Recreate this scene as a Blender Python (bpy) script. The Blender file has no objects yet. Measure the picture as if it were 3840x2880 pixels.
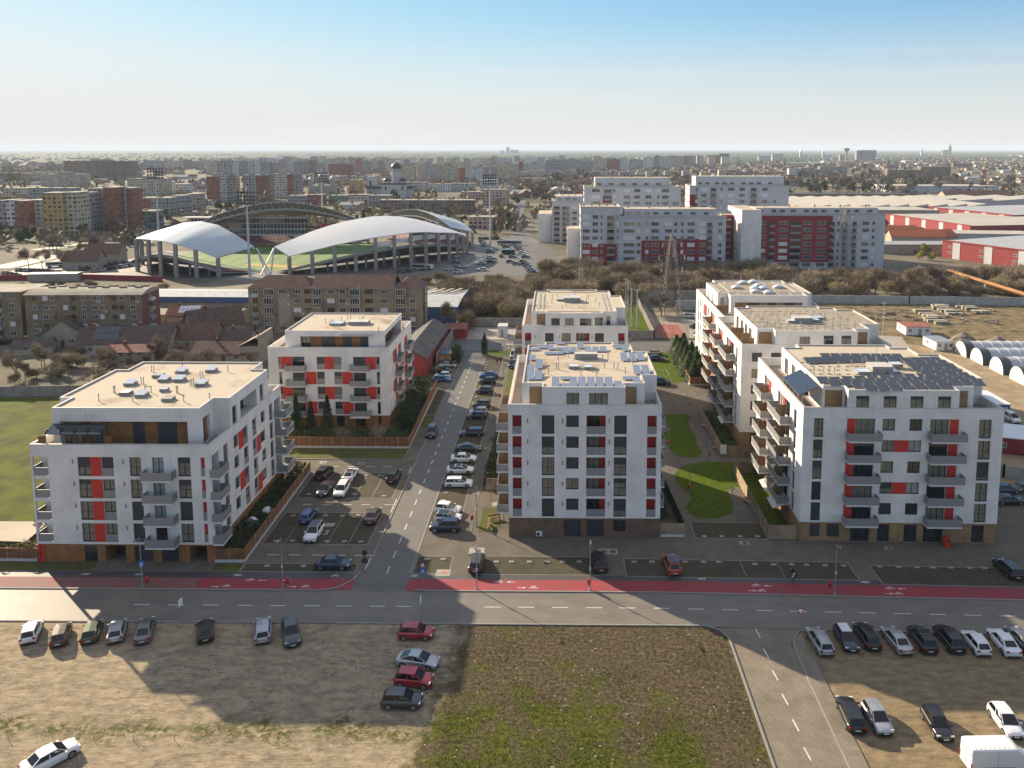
import bpy, bmesh, math, random
from mathutils import Vector, Matrix
R=math.radians; rnd=random.Random(7); PI=math.pi
sc=bpy.context.scene
# ---------------------------------------------------------------- camera
FPX,PPX,PPY,CH=2950.,2060.,896.,55.0           # focal length and principal point in pixels of the 3840 px photograph
PIT=math.atan(338/FPX); YAW=math.atan(35/FPX*math.cos(PIT))
cp,sp,cy_,sy_=math.cos(PIT),math.sin(PIT),math.cos(YAW),math.sin(YAW)
CR=(cy_,sy_,0.); CF=(-sy_*cp,cy_*cp,-sp); CU=(-sy_*sp,cy_*sp,cp)
cd=bpy.data.cameras.new('camera'); cam=bpy.data.objects.new('camera',cd); sc.collection.objects.link(cam)
cd.lens=FPX/3840*36; cd.sensor_width=36; cd.sensor_fit='HORIZONTAL'
cd.shift_x=-(PPX-1920)/3840; cd.shift_y=-(1440-PPY)/3840
cd.clip_start=1; cd.clip_end=40000
cam.matrix_world=Matrix(((CR[0],CU[0],-CF[0],0),(CR[1],CU[1],-CF[1],0),(CR[2],CU[2],-CF[2],CH),(0,0,0,1)))
sc.camera=cam
def G(x,y,z=0.):
    "plan position (metres) of a point of height z surveyed from the photograph"
    a=(x-PPX)/FPX; b=-(y-PPY)/FPX
    d=[CF[i]+a*CR[i]+b*CU[i] for i in range(3)]; t=(z-CH)/d[2]
    return (d[0]*t,d[1]*t)
# ---------------------------------------------------------------- sky, sun, exposure
EXPO=1.3
SUN_EL=R(23); SUN_AZ=math.atan2(-.747,.665)      # azimuth from +Y towards +X (negative: to the left)
w=bpy.data.worlds.new('World'); sc.world=w; w.use_nodes=True
nt=w.node_tree; nt.nodes.clear()
out=nt.nodes.new('ShaderNodeOutputWorld'); bg=nt.nodes.new('ShaderNodeBackground'); sky=nt.nodes.new('ShaderNodeTexSky')
sky.sky_type='NISHITA'; sky.sun_disc=False; sky.sun_elevation=SUN_EL; sky.sun_rotation=SUN_AZ
sky.air_density=1.0; sky.dust_density=0.15; sky.ozone_density=2.0; sky.altitude=100
bg.inputs[1].default_value=0.07
L=nt.links.new
def WN(op,a,b=None,c=None):
    x=nt.nodes.new('ShaderNodeMath'); x.operation=op
    for i,v in enumerate((a,b,c)):
        if v is None: continue
        if isinstance(v,(int,float)): x.inputs[i].default_value=v
        else: L(v,x.inputs[i])
    return x.outputs[0]
def WR(v,a,b,c=0.,d=1.):
    x=nt.nodes.new('ShaderNodeMapRange'); x.interpolation_type='SMOOTHSTEP'; x.inputs[1].default_value=a; x.inputs[2].default_value=b; x.inputs[3].default_value=c; x.inputs[4].default_value=d; L(v,x.inputs[0]); return x.outputs[0]
def WM_(f,a,col):
    x=nt.nodes.new('ShaderNodeMix'); x.data_type='RGBA'; L(f,x.inputs[0]); L(a,x.inputs[6]); x.inputs[7].default_value=(*col,1); return x.outputs[2]
KD=bg.inputs[1].default_value*2**EXPO                # what one unit of sky radiance comes to in the exposed picture
tc=nt.nodes.new('ShaderNodeTexCoord'); sz=nt.nodes.new('ShaderNodeSeparateXYZ'); L(tc.outputs['Generated'],sz.inputs[0]); el=sz.outputs[2]
sep=nt.nodes.new('ShaderNodeSeparateColor'); L(sky.outputs[0],sep.inputs[0]); com=nt.nodes.new('ShaderNodeCombineColor')
for i in range(3):   # soft shoulder for the glare around the sun
    p=WN('POWER',WN('MULTIPLY',sep.outputs[i],KD),1.35); e=WN('EXPONENT',WN('MULTIPLY',p,[-1.0,-1.28,-1.75][i])); L(WN('DIVIDE',WN('SUBTRACT',1.,e),KD),com.inputs[i])
low=WM_(WR(el,.17,.0,0,.85),com.outputs[0],(.80/KD,.79/KD,.765/KD))       # pale air low over the plain
mp=nt.nodes.new('ShaderNodeMapping'); mp.inputs['Scale'].default_value=(1.1,1.1,26); L(tc.outputs['Generated'],mp.inputs[0])
no=nt.nodes.new('ShaderNodeTexNoise'); no.inputs['Scale'].default_value=1.7; no.inputs['Detail'].default_value=8; no.inputs['Roughness'].default_value=.62; L(mp.outputs[0],no.inputs['Vector'])
thin=WN('MULTIPLY',WR(no.outputs[0],.52,.74,0,.6),WR(el,.16,.04)); cl=WM_(thin,low,(.90/KD,.86/KD,.85/KD))
overhead_fill=WR(el,.30,.75,0,.4); cl=WM_(overhead_fill,cl,(1.5/KD,1.45/KD,1.42/KD))       # brightness added to the sky above the view, fills the shaded facades
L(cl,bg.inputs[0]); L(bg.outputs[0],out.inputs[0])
sd=bpy.data.lights.new('sun','SUN'); sd.energy=5.0; sd.angle=R(.5); sd.color=(1,.83,.60)
so=bpy.data.objects.new('sun',sd); sc.collection.objects.link(so)
sdir=Vector((math.sin(SUN_AZ)*math.cos(SUN_EL),math.cos(SUN_AZ)*math.cos(SUN_EL),math.sin(SUN_EL)))
so.rotation_euler=sdir.to_track_quat('Z','Y').to_euler()
sc.view_settings.view_transform='Standard'; sc.view_settings.look='None'; sc.view_settings.exposure=EXPO; sc.view_settings.gamma=1
sc.cycles.max_bounces=5; sc.cycles.diffuse_bounces=3; sc.cycles.glossy_bounces=3; sc.cycles.transmission_bounces=3; sc.cycles.volume_bounces=0
sc.cycles.caustics_reflective=False; sc.cycles.caustics_refractive=False
# ---------------------------------------------------------------- helpers: materials
MATS={}
def lin(h):
    "sRGB 0-255 triple to linear"
    return tuple(((c/255)/12.92 if c/255<=.04045 else ((c/255+.055)/1.055)**2.4) for c in h)
def mat(name,col,rough=.8,metal=0,n=0,ns=1.,col2=None,bump=0,bs=8.,coord='pos',stretch=None,spec=None,detail=5,ramp=(.35,.65)):
    "principled material; n/col2: noise mottling between two real colours of the stuff itself"
    if name in MATS: return MATS[name]
    m=bpy.data.materials.new(name); m.use_nodes=True; t=m.node_tree; b=t.nodes['Principled BSDF']; MATS[name]=m
    b.inputs['Roughness'].default_value=rough; b.inputs['Metallic'].default_value=metal
    b.inputs['Specular IOR Level'].default_value=spec if spec is not None else (.12 if rough>=.9 else .5)
    b.inputs['Base Color'].default_value=(*col,1)
    m.diffuse_color=(*col,1)
    if n or bump:
        if coord=='pos': g=t.nodes.new('ShaderNodeNewGeometry'); v=g.outputs['Position']
        else: g=t.nodes.new('ShaderNodeTexCoord'); v=g.outputs['Object']
        if stretch:
            q=t.nodes.new('ShaderNodeMapping'); q.inputs['Scale'].default_value=stretch; t.links.new(v,q.inputs[0]); v=q.outputs[0]
    if n:
        x=t.nodes.new('ShaderNodeTexNoise'); x.inputs['Scale'].default_value=ns; x.inputs['Detail'].default_value=detail; x.inputs['Roughness'].default_value=.62
        t.links.new(v,x.inputs['Vector'])
        r=t.nodes.new('ShaderNodeValToRGB'); e=r.color_ramp.elements; e[0].position,e[1].position=ramp
        c2=col2 or tuple(c*(1-n) for c in col)
        e[0].color=(*c2,1); e[1].color=(*col,1)
        t.links.new(x.outputs[0],r.inputs[0]); t.links.new(r.outputs[0],b.inputs['Base Color'])
    if bump:
        y=t.nodes.new('ShaderNodeTexNoise'); y.inputs['Scale'].default_value=bs; y.inputs['Detail'].default_value=6
        t.links.new(v,y.inputs['Vector']); u=t.nodes.new('ShaderNodeBump'); u.inputs['Strength'].default_value=bump; u.inputs['Distance'].default_value=.1
        t.links.new(y.outputs[0],u.inputs['Height']); t.links.new(u.outputs[0],b.inputs['Normal'])
    return m
def nodes(m): return m.node_tree.nodes,m.node_tree.links,m.node_tree.nodes['Principled BSDF']
def stripes(name,col,col2,period,axis='Z',coord='pos',duty=.5,rough=.8,bumpy=.5,n=.0):
    "planks, corrugation, seams: hard-edged bands of the stuff's own relief and joints"
    if name in MATS: return MATS[name]
    m=mat(name,col,rough); N,K,b=nodes(m)
    if coord=='pos': g=N.new('ShaderNodeNewGeometry').outputs['Position']
    else: g=N.new('ShaderNodeTexCoord').outputs['UV' if coord=='uv' else 'Object']
    s=N.new('ShaderNodeSeparateXYZ'); K.new(g,s.inputs[0]); v=s.outputs[{'X':0,'Y':1,'Z':2}[axis]]
    d=N.new('ShaderNodeMath'); d.operation='DIVIDE'; d.inputs[1].default_value=period; K.new(v,d.inputs[0])
    f=N.new('ShaderNodeMath'); f.operation='FRACT'; K.new(d.outputs[0],f.inputs[0])
    r=N.new('ShaderNodeValToRGB'); e=r.color_ramp.elements; e[0].position=0; e[0].color=(*col2,1); e[1].position=duty*.9; e[1].color=(*col2,1)
    k=e.new(duty); k.color=(*col,1); K.new(f.outputs[0],r.inputs[0])
    x=N.new('ShaderNodeTexNoise'); x.inputs['Scale'].default_value=.9; x.inputs['Detail'].default_value=6; K.new(g,x.inputs['Vector'])
    h=N.new('ShaderNodeHueSaturation'); mr=N.new('ShaderNodeMapRange'); mr.inputs[1].default_value=.3; mr.inputs[2].default_value=.7; mr.inputs[3].default_value=1-.3-n; mr.inputs[4].default_value=1.15+n
    K.new(x.outputs[0],mr.inputs[0]); K.new(mr.outputs[0],h.inputs['Value']); K.new(r.outputs[0],h.inputs['Color']); K.new(h.outputs[0],b.inputs['Base Color'])
    if bumpy:
        u=N.new('ShaderNodeBump'); u.inputs['Strength'].default_value=bumpy; u.inputs['Distance'].default_value=.04; K.new(r.outputs[0],u.inputs['Height']); K.new(u.outputs[0],b.inputs['Normal'])
    return m
# ---------------------------------------------------------------- helpers: mesh
class MB:
    def __init__(s): s.v=[];s.f=[];s.m=[];s.mats=[];s.uv={};s.T=None
    def mi(s,m):
        if m not in s.mats: s.mats.append(m)
        return s.mats.index(m)
    def face(s,pts,m,uv=None):
        k=len(s.v)
        if s.T: pts=[s.T@Vector(p) for p in pts]
        s.v+= [tuple(p) for p in pts]; s.f.append(tuple(range(k,k+len(pts)))); s.m.append(s.mi(m))
        if uv: s.uv[len(s.f)-1]=uv
    def grid(s,rows,m,closed=False):
        "rows of equal length point lists, shared vertices (for smooth shading)"
        k=len(s.v); n=len(rows[0]); q=s.mi(m)
        for r in rows: s.v+=[tuple(s.T@Vector(p)) if s.T else tuple(p) for p in r]
        for i in range(len(rows)-1):
            for j in range(n if closed else n-1):
                s.f.append((k+i*n+j,k+i*n+(j+1)%n,k+(i+1)*n+(j+1)%n,k+(i+1)*n+j)); s.m.append(q)
    def box(s,x0,x1,y0,y1,z0,z1,m,top=None,bot=True):
        if x1<x0:x0,x1=x1,x0
        if y1<y0:y0,y1=y1,y0
        a=[(x0,y0,z0),(x1,y0,z0),(x1,y1,z0),(x0,y1,z0)]; b=[(x0,y0,z1),(x1,y0,z1),(x1,y1,z1),(x0,y1,z1)]
        for i in range(4):
            j=(i+1)%4; s.face([a[i],a[j],b[j],b[i]],m)
        s.face(b,top or m)
        if bot: s.face(a[::-1],m)
    def prism(s,poly,z0,z1,m,top=None,bot=True):
        "poly counter-clockwise"
        n=len(poly)
        for i in range(n):
            a,b=poly[i],poly[(i+1)%n]; s.face([(*a,z0),(*b,z0),(*b,z1),(*a,z1)],m)
        s.face([(*p,z1) for p in poly],top or m)
        if bot: s.face([(*p,z0) for p in poly][::-1],m)
    def tube(s,pts,r,m,n=6,r2=None,cap=True):
        P=[Vector(p) for p in pts]; rows=[]
        for i,p in enumerate(P):
            d=(P[min(i+1,len(P)-1)]-P[max(i-1,0)]).normalized()
            a=d.orthogonal().normalized() if abs(d.z)>.99 else Vector((0,0,1)).cross(d).normalized()
            if abs(d.z)>.99: a=Vector((1,0,0))
            b=d.cross(a); t=i/(len(P)-1) if len(P)>1 else 0; rr=r+(r2-r)*t if r2 is not None else r
            rows.append([p+a*math.cos(2*PI*k/n)*rr+b*math.sin(2*PI*k/n)*rr for k in range(n)])
        s.grid(rows,m,closed=True)
        if cap: s.face(rows[0][::-1],m); s.face(rows[-1],m)
    def lathe(s,prof,m,n=10,o=(0,0,0)):
        rows=[[(o[0]+r*math.cos(2*PI*k/n),o[1]+r*math.sin(2*PI*k/n),o[2]+z) for k in range(n)] for r,z in prof]
        s.grid(rows,m,closed=True)
    def mesh(s,name,smooth=False,norm=True):
        me=bpy.data.meshes.new(name); me.from_pydata(s.v,[],s.f)
        for m in s.mats: me.materials.append(m)
        me.polygons.foreach_set('material_index',s.m)
        if s.uv:
            ul=me.uv_layers.new(name='UVMap').data
            for fi,uv in s.uv.items():
                p=me.polygons[fi]
                for k,li in enumerate(p.loop_indices): ul[li].uv=uv[k]
        if smooth: me.polygons.foreach_set('use_smooth',[True]*len(s.f))
        me.update(); return me
    def obj(s,name,parent=None,loc=(0,0,0),rz=0,smooth=False): return link(name,s.mesh(name,smooth),parent,loc,rz)
COL=sc.collection
def link(name,me,parent=None,loc=(0,0,0),rz=0):
    o=bpy.data.objects.new(name,me); COL.objects.link(o); o.location=loc
    if rz: o.rotation_euler=(0,0,rz)
    if parent: o.parent=parent
    return o
def tag(o,label,cat,group=None):
    o['label']=label; o['category']=cat
    if group: o['group']=group
    return o
def thing(name,label,cat,loc=(0,0,0),rz=0,group=None): return tag(link(name,None,None,loc,rz),label,cat,group)
def struct(o,kind='structure'): o['kind']=kind; return o
def copy_tree(o,parent=None):
    c=o.copy(); COL.objects.link(c)
    if parent: c.parent=parent
    for ch in o.children: copy_tree(ch,c)
    return c
ORD=['first','second','third','fourth','fifth','sixth','seventh','eighth','ninth','tenth','eleventh','twelfth','thirteenth','fourteenth','fifteenth','sixteenth','seventeenth','eighteenth','nineteenth','twentieth']
def ordn(i):
    if i<20: return ORD[i]
    T=['twenty','thirty','forty','fifty','sixty','seventy','eighty','ninety']; n=i+1
    if n%10==0: return {20:'twentieth',30:'thirtieth',40:'fortieth',50:'fiftieth',60:'sixtieth',70:'seventieth',80:'eightieth',90:'ninetieth'}.get(n,'%dth'%n)
    return (T[n//10-2]+'-'+ORD[n%10-1]) if n<100 else '%dth'%n
def inset(poly,d):
    "inset of a counter-clockwise polygon"
    n=len(poly); o=[]
    for i in range(n):
        p,a,b=Vector(poly[i]),Vector(poly[i-1]),Vector(poly[(i+1)%n])
        u=(p-a).normalized(); v=(b-p).normalized(); n1=Vector((-u.y,u.x)); n2=Vector((-v.y,v.x))
        k=n1+n2; o.append(tuple(p+k*(d/max(.2,(1+n1.dot(n2))))))
    return o
# ---------------------------------------------------------------- materials
def white_render():
    m=mat('white_render',(.8,.8,.79),.9); N,K,b=nodes(m)
    g=N.new('ShaderNodeNewGeometry').outputs['Position']
    x=N.new('ShaderNodeTexNoise'); x.inputs['Scale'].default_value=.35; x.inputs['Detail'].default_value=8; K.new(g,x.inputs['Vector'])
    q=N.new('ShaderNodeMapping'); q.inputs['Scale'].default_value=(3.5,3.5,14); K.new(g,q.inputs[0])
    y=N.new('ShaderNodeTexNoise'); y.inputs['Scale'].default_value=1; y.inputs['Detail'].default_value=3; K.new(q.outputs[0],y.inputs['Vector'])
    r=N.new('ShaderNodeValToRGB'); e=r.color_ramp.elements; e[0].position=.3; e[0].color=(.60,.575,.54,1); e[1].position=.6; e[1].color=(.715,.69,.655,1)
    K.new(x.outputs[0],r.inputs[0]); h=N.new('ShaderNodeHueSaturation'); mr=N.new('ShaderNodeMapRange'); mr.inputs[1].default_value=.3; mr.inputs[2].default_value=.7; mr.inputs[3].default_value=.9; mr.inputs[4].default_value=1.06
    K.new(y.outputs[0],mr.inputs[0]); K.new(mr.outputs[0],h.inputs['Value']); K.new(r.outputs[0],h.inputs['Color'])
    q2=N.new('ShaderNodeMapping'); q2.inputs['Scale'].default_value=(2.2,2.2,.12); K.new(g,q2.inputs[0]); y2=N.new('ShaderNodeTexNoise'); y2.inputs['Scale'].default_value=1; y2.inputs['Detail'].default_value=6; K.new(q2.outputs[0],y2.inputs['Vector'])
    r2=N.new('ShaderNodeValToRGB'); e=r2.color_ramp.elements; e[0].position=.30; e[0].color=(.90,.89,.87,1); e[1].position=.42; e[1].color=(1,1,1,1); K.new(y2.outputs[0],r2.inputs[0]); mz=N.new('ShaderNodeMix'); mz.data_type='RGBA'; mz.blend_type='MULTIPLY'; mz.inputs[0].default_value=1
    K.new(h.outputs[0],mz.inputs[6]); K.new(r2.outputs[0],mz.inputs[7]); K.new(mz.outputs[2],b.inputs['Base Color'])
    return m
M_W=white_render()
M_RED=mat('red_panel',(.52,.028,.018),.6,n=.15,ns=2); M_ORG=mat('orange_panel',(.62,.12,.02),.6)
M_WOOD=stripes('wood_cladding',(.36,.165,.055),(.15,.062,.02),.14)
M_WOODL=stripes('pale_slat_wood',(.42,.26,.12),(.12,.07,.035),.13)
M_WOODG=stripes('grey_brown_cladding',(.2,.125,.08),(.085,.05,.034),.16)
M_FRAME=mat('anthracite_frame',(.028,.032,.038),.45); M_SHUT=stripes('anthracite_shutter',(.05,.052,.058),(.025,.026,.03),.05,rough=.5)
M_GLASS=mat('window_glass',(.018,.024,.028),.06,spec=.9)
M_CURT=stripes('curtained_glass',(.27,.25,.19),(.13,.12,.09),.22,'X',coord='obj',rough=.35,bumpy=0)
M_CURW=stripes('white_curtained_glass',(.42,.42,.40),(.2,.2,.19),.17,'X',coord='obj',rough=.35,bumpy=0)
M_RAIL=mat('perforated_grey_metal',(.27,.27,.275),.5,metal=.2,n=.2,ns=30); M_SLAB=mat('balcony_slab',(.62,.61,.6),.85,n=.12,ns=3)
M_ROOF=mat('roof_membrane',(.41,.355,.275),.9,n=1,ns=.13,col2=(.25,.195,.135),ramp=(.33,.47),bump=.2,bs=1.2)
M_ROOFC=mat('roof_gravel',(.32,.28,.22),.95,n=.35,ns=.5,bump=.3,bs=3)
M_CAP=mat('parapet_cap',(.42,.40,.37),.6); M_METAL=mat('galvanised_metal',(.35,.36,.37),.45,metal=.6); M_CONC=mat('concrete',(.33,.32,.3),.9,n=.3,ns=1.2,bump=.2,bs=6)
M_DARK=mat('dark_interior',(.02,.02,.022),.9); M_BLACK=mat('black_plastic',(.012,.012,.013),.5); M_PLAST=mat('white_plastic',(.6,.6,.6),.5)
M_SKYL=mat('skylight_dome',(.5,.55,.6),.12,spec=.8); M_TERR=mat('terrace_tile',(.3,.24,.2),.8,n=.3,ns=2)
# ================================================================ new apartment blocks
def facade(mb,O,U,Ln,z0,z1,holes,m):
    "wall plane with real recessed openings; holes: (u0,u1,v0,v1,depth,reveal material)"
    U=Vector((U[0],U[1],0)); O=Vector((O[0],O[1],0)); I=Vector((-U.y,U.x,0))   # I points inwards
    hs=[h for h in holes if h[2]<z1-.01 and h[3]>z0+.01 and h[1]<Ln+.01]
    hs=[(h[0],h[1],max(h[2],z0),min(h[3],z1),h[4],h[5] or m) for h in hs]
    us=sorted({0,Ln,*[h[0] for h in hs],*[h[1] for h in hs]}); vs=sorted({z0,z1,*[h[2] for h in hs],*[h[3] for h in hs]})
    P=lambda u,v,d=0:tuple(O+U*u+I*d+Vector((0,0,v)))
    for j in range(len(vs)-1):
        a=vs[j]; b=vs[j+1]; s=None
        for i in range(len(us)):
            solid=i<len(us)-1 and not any(h[0]<=us[i]+1e-6 and h[1]>=us[i+1]-1e-6 and h[2]<=a+1e-6 and h[3]>=b-1e-6 for h in hs)
            if solid and s is None: s=us[i]
            if not solid and s is not None: mb.face([P(s,a),P(us[i],a),P(us[i],b),P(s,b)],m); s=None
    for u0,u1,v0,v1,d,rm in hs:
        mb.face([P(u0,v0,d),P(u0,v1,d),P(u0,v1),P(u0,v0)],rm); mb.face([P(u1,v0),P(u1,v1),P(u1,v1,d),P(u1,v0,d)],rm)
        mb.face([P(u0,v1),P(u0,v1,d),P(u1,v1,d),P(u1,v1)],rm); mb.face([P(u0,v0),P(u1,v0),P(u1,v0,d),P(u0,v0,d)],M_CAP if v0>z0 else rm)
WM={}
def frame_mesh(w,h,door=False):
    k=('f',round(w,2),round(h,2),door)
    if k in WM: return WM[k]
    mb=MB(); t=.07; y0,y1=0,.09; m=M_FRAME
    mb.box(0,w,y0,y1,0,t,m); mb.box(0,w,y0,y1,h-t,h,m); mb.box(0,t,y0,y1,t,h-t,m); mb.box(w-t,w,y0,y1,t,h-t,m)
    nv=1 if w<2.1 else 2
    if w<.95: nv=0
    if h>2.1 and w>1.2 and not door: mb.box(t,w-t,y0+.01,y1-.01,h*.42,h*.42+t,m)
    for i in range(nv):
        x=w*(i+1)/(nv+1); mb.box(x-.04,x+.04,y0-.004,y1-.02,t,h-t,m)
    mb.box(-.04,w+.04,-.16,y0-.002,-.03,.0,m)
    WM[k]=mb.mesh('window'); return WM[k]
def pane_mesh(w,h,m):
    k=('p',round(w,2),round(h,2),m.name)
    if k in WM: return WM[k]
    mb=MB(); mb.face([(.03,0,0),(w-.03,0,0),(w-.03,0,h),(.03,0,h)],m); WM[k]=mb.mesh('pane'); return WM[k]
def shut_mesh(w,h,s):
    k=('s',round(w,2),round(h,2),round(s,2))
    if k in WM: return WM[k]
    mb=MB(); mb.box(.02,w-.02,-.035,-.006,h*(1-s)+.02,h-.01,M_SHUT); WM[k]=mb.mesh('shutter'); return WM[k]
def rail_mesh(w,h=1.05,mm=None):
    k=('r',round(w,2),round(h,2),mm.name if mm else 0)
    if k in WM: return WM[k]
    mb=MB(); mb.box(0,w,-.03,0,0.05,h,mm or M_RAIL); mb.box(-.02,w+.02,-.05,.02,h,h+.05,M_METAL)
    n=max(1,round(w/1.2))
    for i in range(n+1): mb.box(w*i/n-.02,w*i/n+.02,-.045,-.031,0,h,M_METAL)
    WM[k]=mb.mesh('railing'); return WM[k]
class Face:
    def __init__(s,root,O,U): s.root=root; s.O=Vector((*O,0)); s.U=Vector((*U,0)); s.I=Vector((-s.U.y,s.U.x,0)); s.rz=math.atan2(s.U.y,s.U.x); s.holes=[]
    def at(s,u,v,d=0): return s.O+s.U*u+s.I*d+Vector((0,0,v))
    def put(s,name,me,u,v,d=0,parent=None,loc=None):
        o=bpy.data.objects.new(name,me); COL.objects.link(o)
        if parent: o.parent=parent; o.location=loc or (0,0,0)
        else: o.parent=s.root; o.location=s.at(u,v,d); o.rotation_euler=(0,0,s.rz)
        return o
    def win(s,u0,u1,v0,v1,sh=0,gl=None,rail=False,depth=.22,hole=True,door=False):
        w,h=u1-u0,v1-v0
        if hole: s.holes.append((u0,u1,v0,v1,depth+.12,None))
        f=s.put('window',frame_mesh(w,h,door),u0,v0,depth)
        g=gl or rnd.choice([M_GLASS,M_GLASS,M_CURT,M_CURT,M_CURW])
        if sh<.97: s.put('pane',pane_mesh(w,h,g),0,0,parent=f,loc=(0,.05,0))
        if sh>0: s.put('shutter',shut_mesh(w,h,sh),0,0,parent=f)
        if rail: s.put('guard_panel',rail_mesh(w-.02,1.0),0,0,parent=f,loc=(.01,-.14,0))
        return f
    def red(s,u0,u1,v0,v1,m=None,d=.03):
        mb=MB(); mb.box(0,u1-u0,0,.1,0,v1-v0,m or M_RED); s.put('coloured_panel' if not m else 'wall_panel',mb.mesh('panel'),u0,v0,-.0+d-.06)
    def loggia(s,u0,u1,v0,v1,d=1.3,red=(.3,.75),gl=None):
        s.holes.append((u0,u1,v0,v1,d+.1,M_W))
        mb=MB(); w,h=u1-u0,v1-v0; mb.box(0,w,0,.08,0,h,M_RED); s.put('coloured_panel',mb.mesh('panel'),u0,v0,d)
        if red and w>1.6:
            s.win(u0+red[0],u1-red[1],v0,v1-.1,depth=d-.1,hole=False,gl=gl,door=True)
        s.put('railing',rail_mesh(w-.02),u0+.01,v0,.06)
    def balcony(s,u0,u1,v,dp=1.35,th=.22,divider=None,ac=None):
        "projecting slab with railing on three sides"
        w=u1-u0; k=('b',round(w,2),dp)
        if k not in WM:
            mb=MB(); mb.box(0,w,-dp,-.005,-th,0,M_SLAB); WM[k]=mb.mesh('balcony')
            mb=MB()
            for (x0,x1,y0,y1) in ((0,w,-dp,-dp+.03),(0,.03,-dp+.03,-.02),(w-.03,w,-dp+.03,-.02)):
                mb.box(x0,x1,y0,y1,.02,1.05,M_RAIL)
            for (x0,x1,y0,y1) in ((-.02,w+.02,-dp-.02,-dp+.05),(-.02,.05,-dp+.05,-.01),(w-.05,w+.02,-dp+.05,-.01)): mb.box(x0,x1,y0,y1,1.052,1.1,M_METAL)
            n=max(1,round(w/1.3))
            for i in range(n+1): x=w*i/n; mb.box(x-.02,x+.02,-dp-.02,-dp-.001,-th*.5,1.05,M_METAL)
            WM[k+('r',)]=mb.mesh('railing')
        b=s.put('balcony',WM[k],u0,v); s.put('railing',WM[k+('r',)],0,0,parent=b)
        if divider is not None:
            mb=MB(); a=dp*.92; mb.face([(divider,-.01,0),(divider,-a,0),(divider,-a,1.2),(divider,-a*.75,1.85),(divider,-.01,1.85)],M_WOODL)
            mb.face([(divider+.06,-.01,0),(divider+.06,-.01,1.85),(divider+.06,-a*.75,1.85),(divider+.06,-a,1.2),(divider+.06,-a,0)],M_WOODL)
            s.put('divider',mb.mesh('divider'),0,0,parent=b)
        if ac is not None: s.put('air_conditioner',ac_mesh(),0,0,parent=b,loc=(ac,-.45,.05))
        return b
def ac_mesh():
    if 'ac' in WM: return WM['ac']
    mb=MB(); mb.box(0,.85,0,.32,0,.62,M_PLAST); mb.T=Matrix.Translation((.33,-.001,.31))@Matrix.Rotation(R(90),4,'X'); mb.lathe([(0,.0),(.24,.0),(.24,.012)],M_BLACK,12); mb.T=None
    WM['ac']=mb.mesh('air_conditioner'); return WM['ac']
def body(root,W,D,zsp,zp,faces,zf,wood,th=.28):
    "main volume: cladding below zsp, white above to parapet zp, terrace floor zf"
    mb=MB(); mc=MB()
    for f,Ln in faces:
        facade(mb,f.O.xy,f.U.xy,Ln,zsp,zp,f.holes,M_W); 
    # inner parapet + cap
    for (x0,x1,y0,y1) in ((0,W,0,th),(0,W,D-th,D),(0,th,th,D-th),(W-th,W,th,D-th)):
        mb.face([(x0-.02,y0-.02,zp+.03),(x1+.02,y0-.02,zp+.03),(x1+.02,y1+.02,zp+.03),(x0-.02,y1+.02,zp+.03)],M_CAP)
    for a,b in (((th,th),(W-th,th)),((W-th,th),(W-th,D-th)),((W-th,D-th),(th,D-th)),((th,D-th),(th,th))):
        mb.face([(*b,zf),(*a,zf),(*a,zp+.03),(*b,zp+.03)],M_W)
    for a,b in (((-.02,-.02),(W+.02,-.02)),((W+.02,-.02),(W+.02,D+.02)),((W+.02,D+.02),(-.02,D+.02)),((-.02,D+.02),(-.02,-.02))):
        mb.face([(*a,zp-.03),(*b,zp-.03),(*b,zp+.03),(*a,zp+.03)],M_CAP)
    mb.face([(0,0,zsp),(0,D,zsp),(W,D,zsp),(W,0,zsp)],M_W)
    mb.obj('wall',root)
    e=.06
    for f,Ln in faces:
        O=f.O+f.I*e+f.U*e
        hs=[(h[0]-e,h[1]-e,h[2],h[3],h[4]-e,h[5]) for h in f.holes]
        facade(mc,O.xy,f.U.xy,Ln-2*e,-.3,zsp-.002,hs,wood)
    mc.obj('cladding',root)
    mt=MB(); mt.face([(th,th,zf),(W-th,th,zf),(W-th,D-th,zf),(th,D-th,zf)],M_TERR); mt.obj('terrace',root)
def penthouse(root,poly,zf,zt,roofm,items,th=.25,lip=.22):
    "poly ccw; items: edge index -> list of fn(Face)"
    mb=MB(); n=len(poly); fs=[]
    for i in range(n):
        a,b=Vector(poly[i]),Vector(poly[(i+1)%n]); d=b-a; Ln=d.length; f=Face(root,(a.x,a.y),tuple(d/Ln)); f.len=Ln
        for fn in items.get(i,[]): fn(f)
        facade(mb,f.O.xy,f.U.xy,Ln,zf,zt,f.holes,M_W)
    q=inset(poly,th)
    for i in range(n):
        a,b,c,d=poly[i],poly[(i+1)%n],q[(i+1)%n],q[i]
        mb.face([(*a,zt),(*b,zt),(*c,zt),(*d,zt)],M_CAP); mb.face([(*c,zt-lip),(*d,zt-lip),(*d,zt),(*c,zt)],M_CAP)
    mb.obj('penthouse_wall',root)
    r=MB(); r.face([(*p,zt-lip) for p in q],roofm); return r.obj('roof',root)
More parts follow.
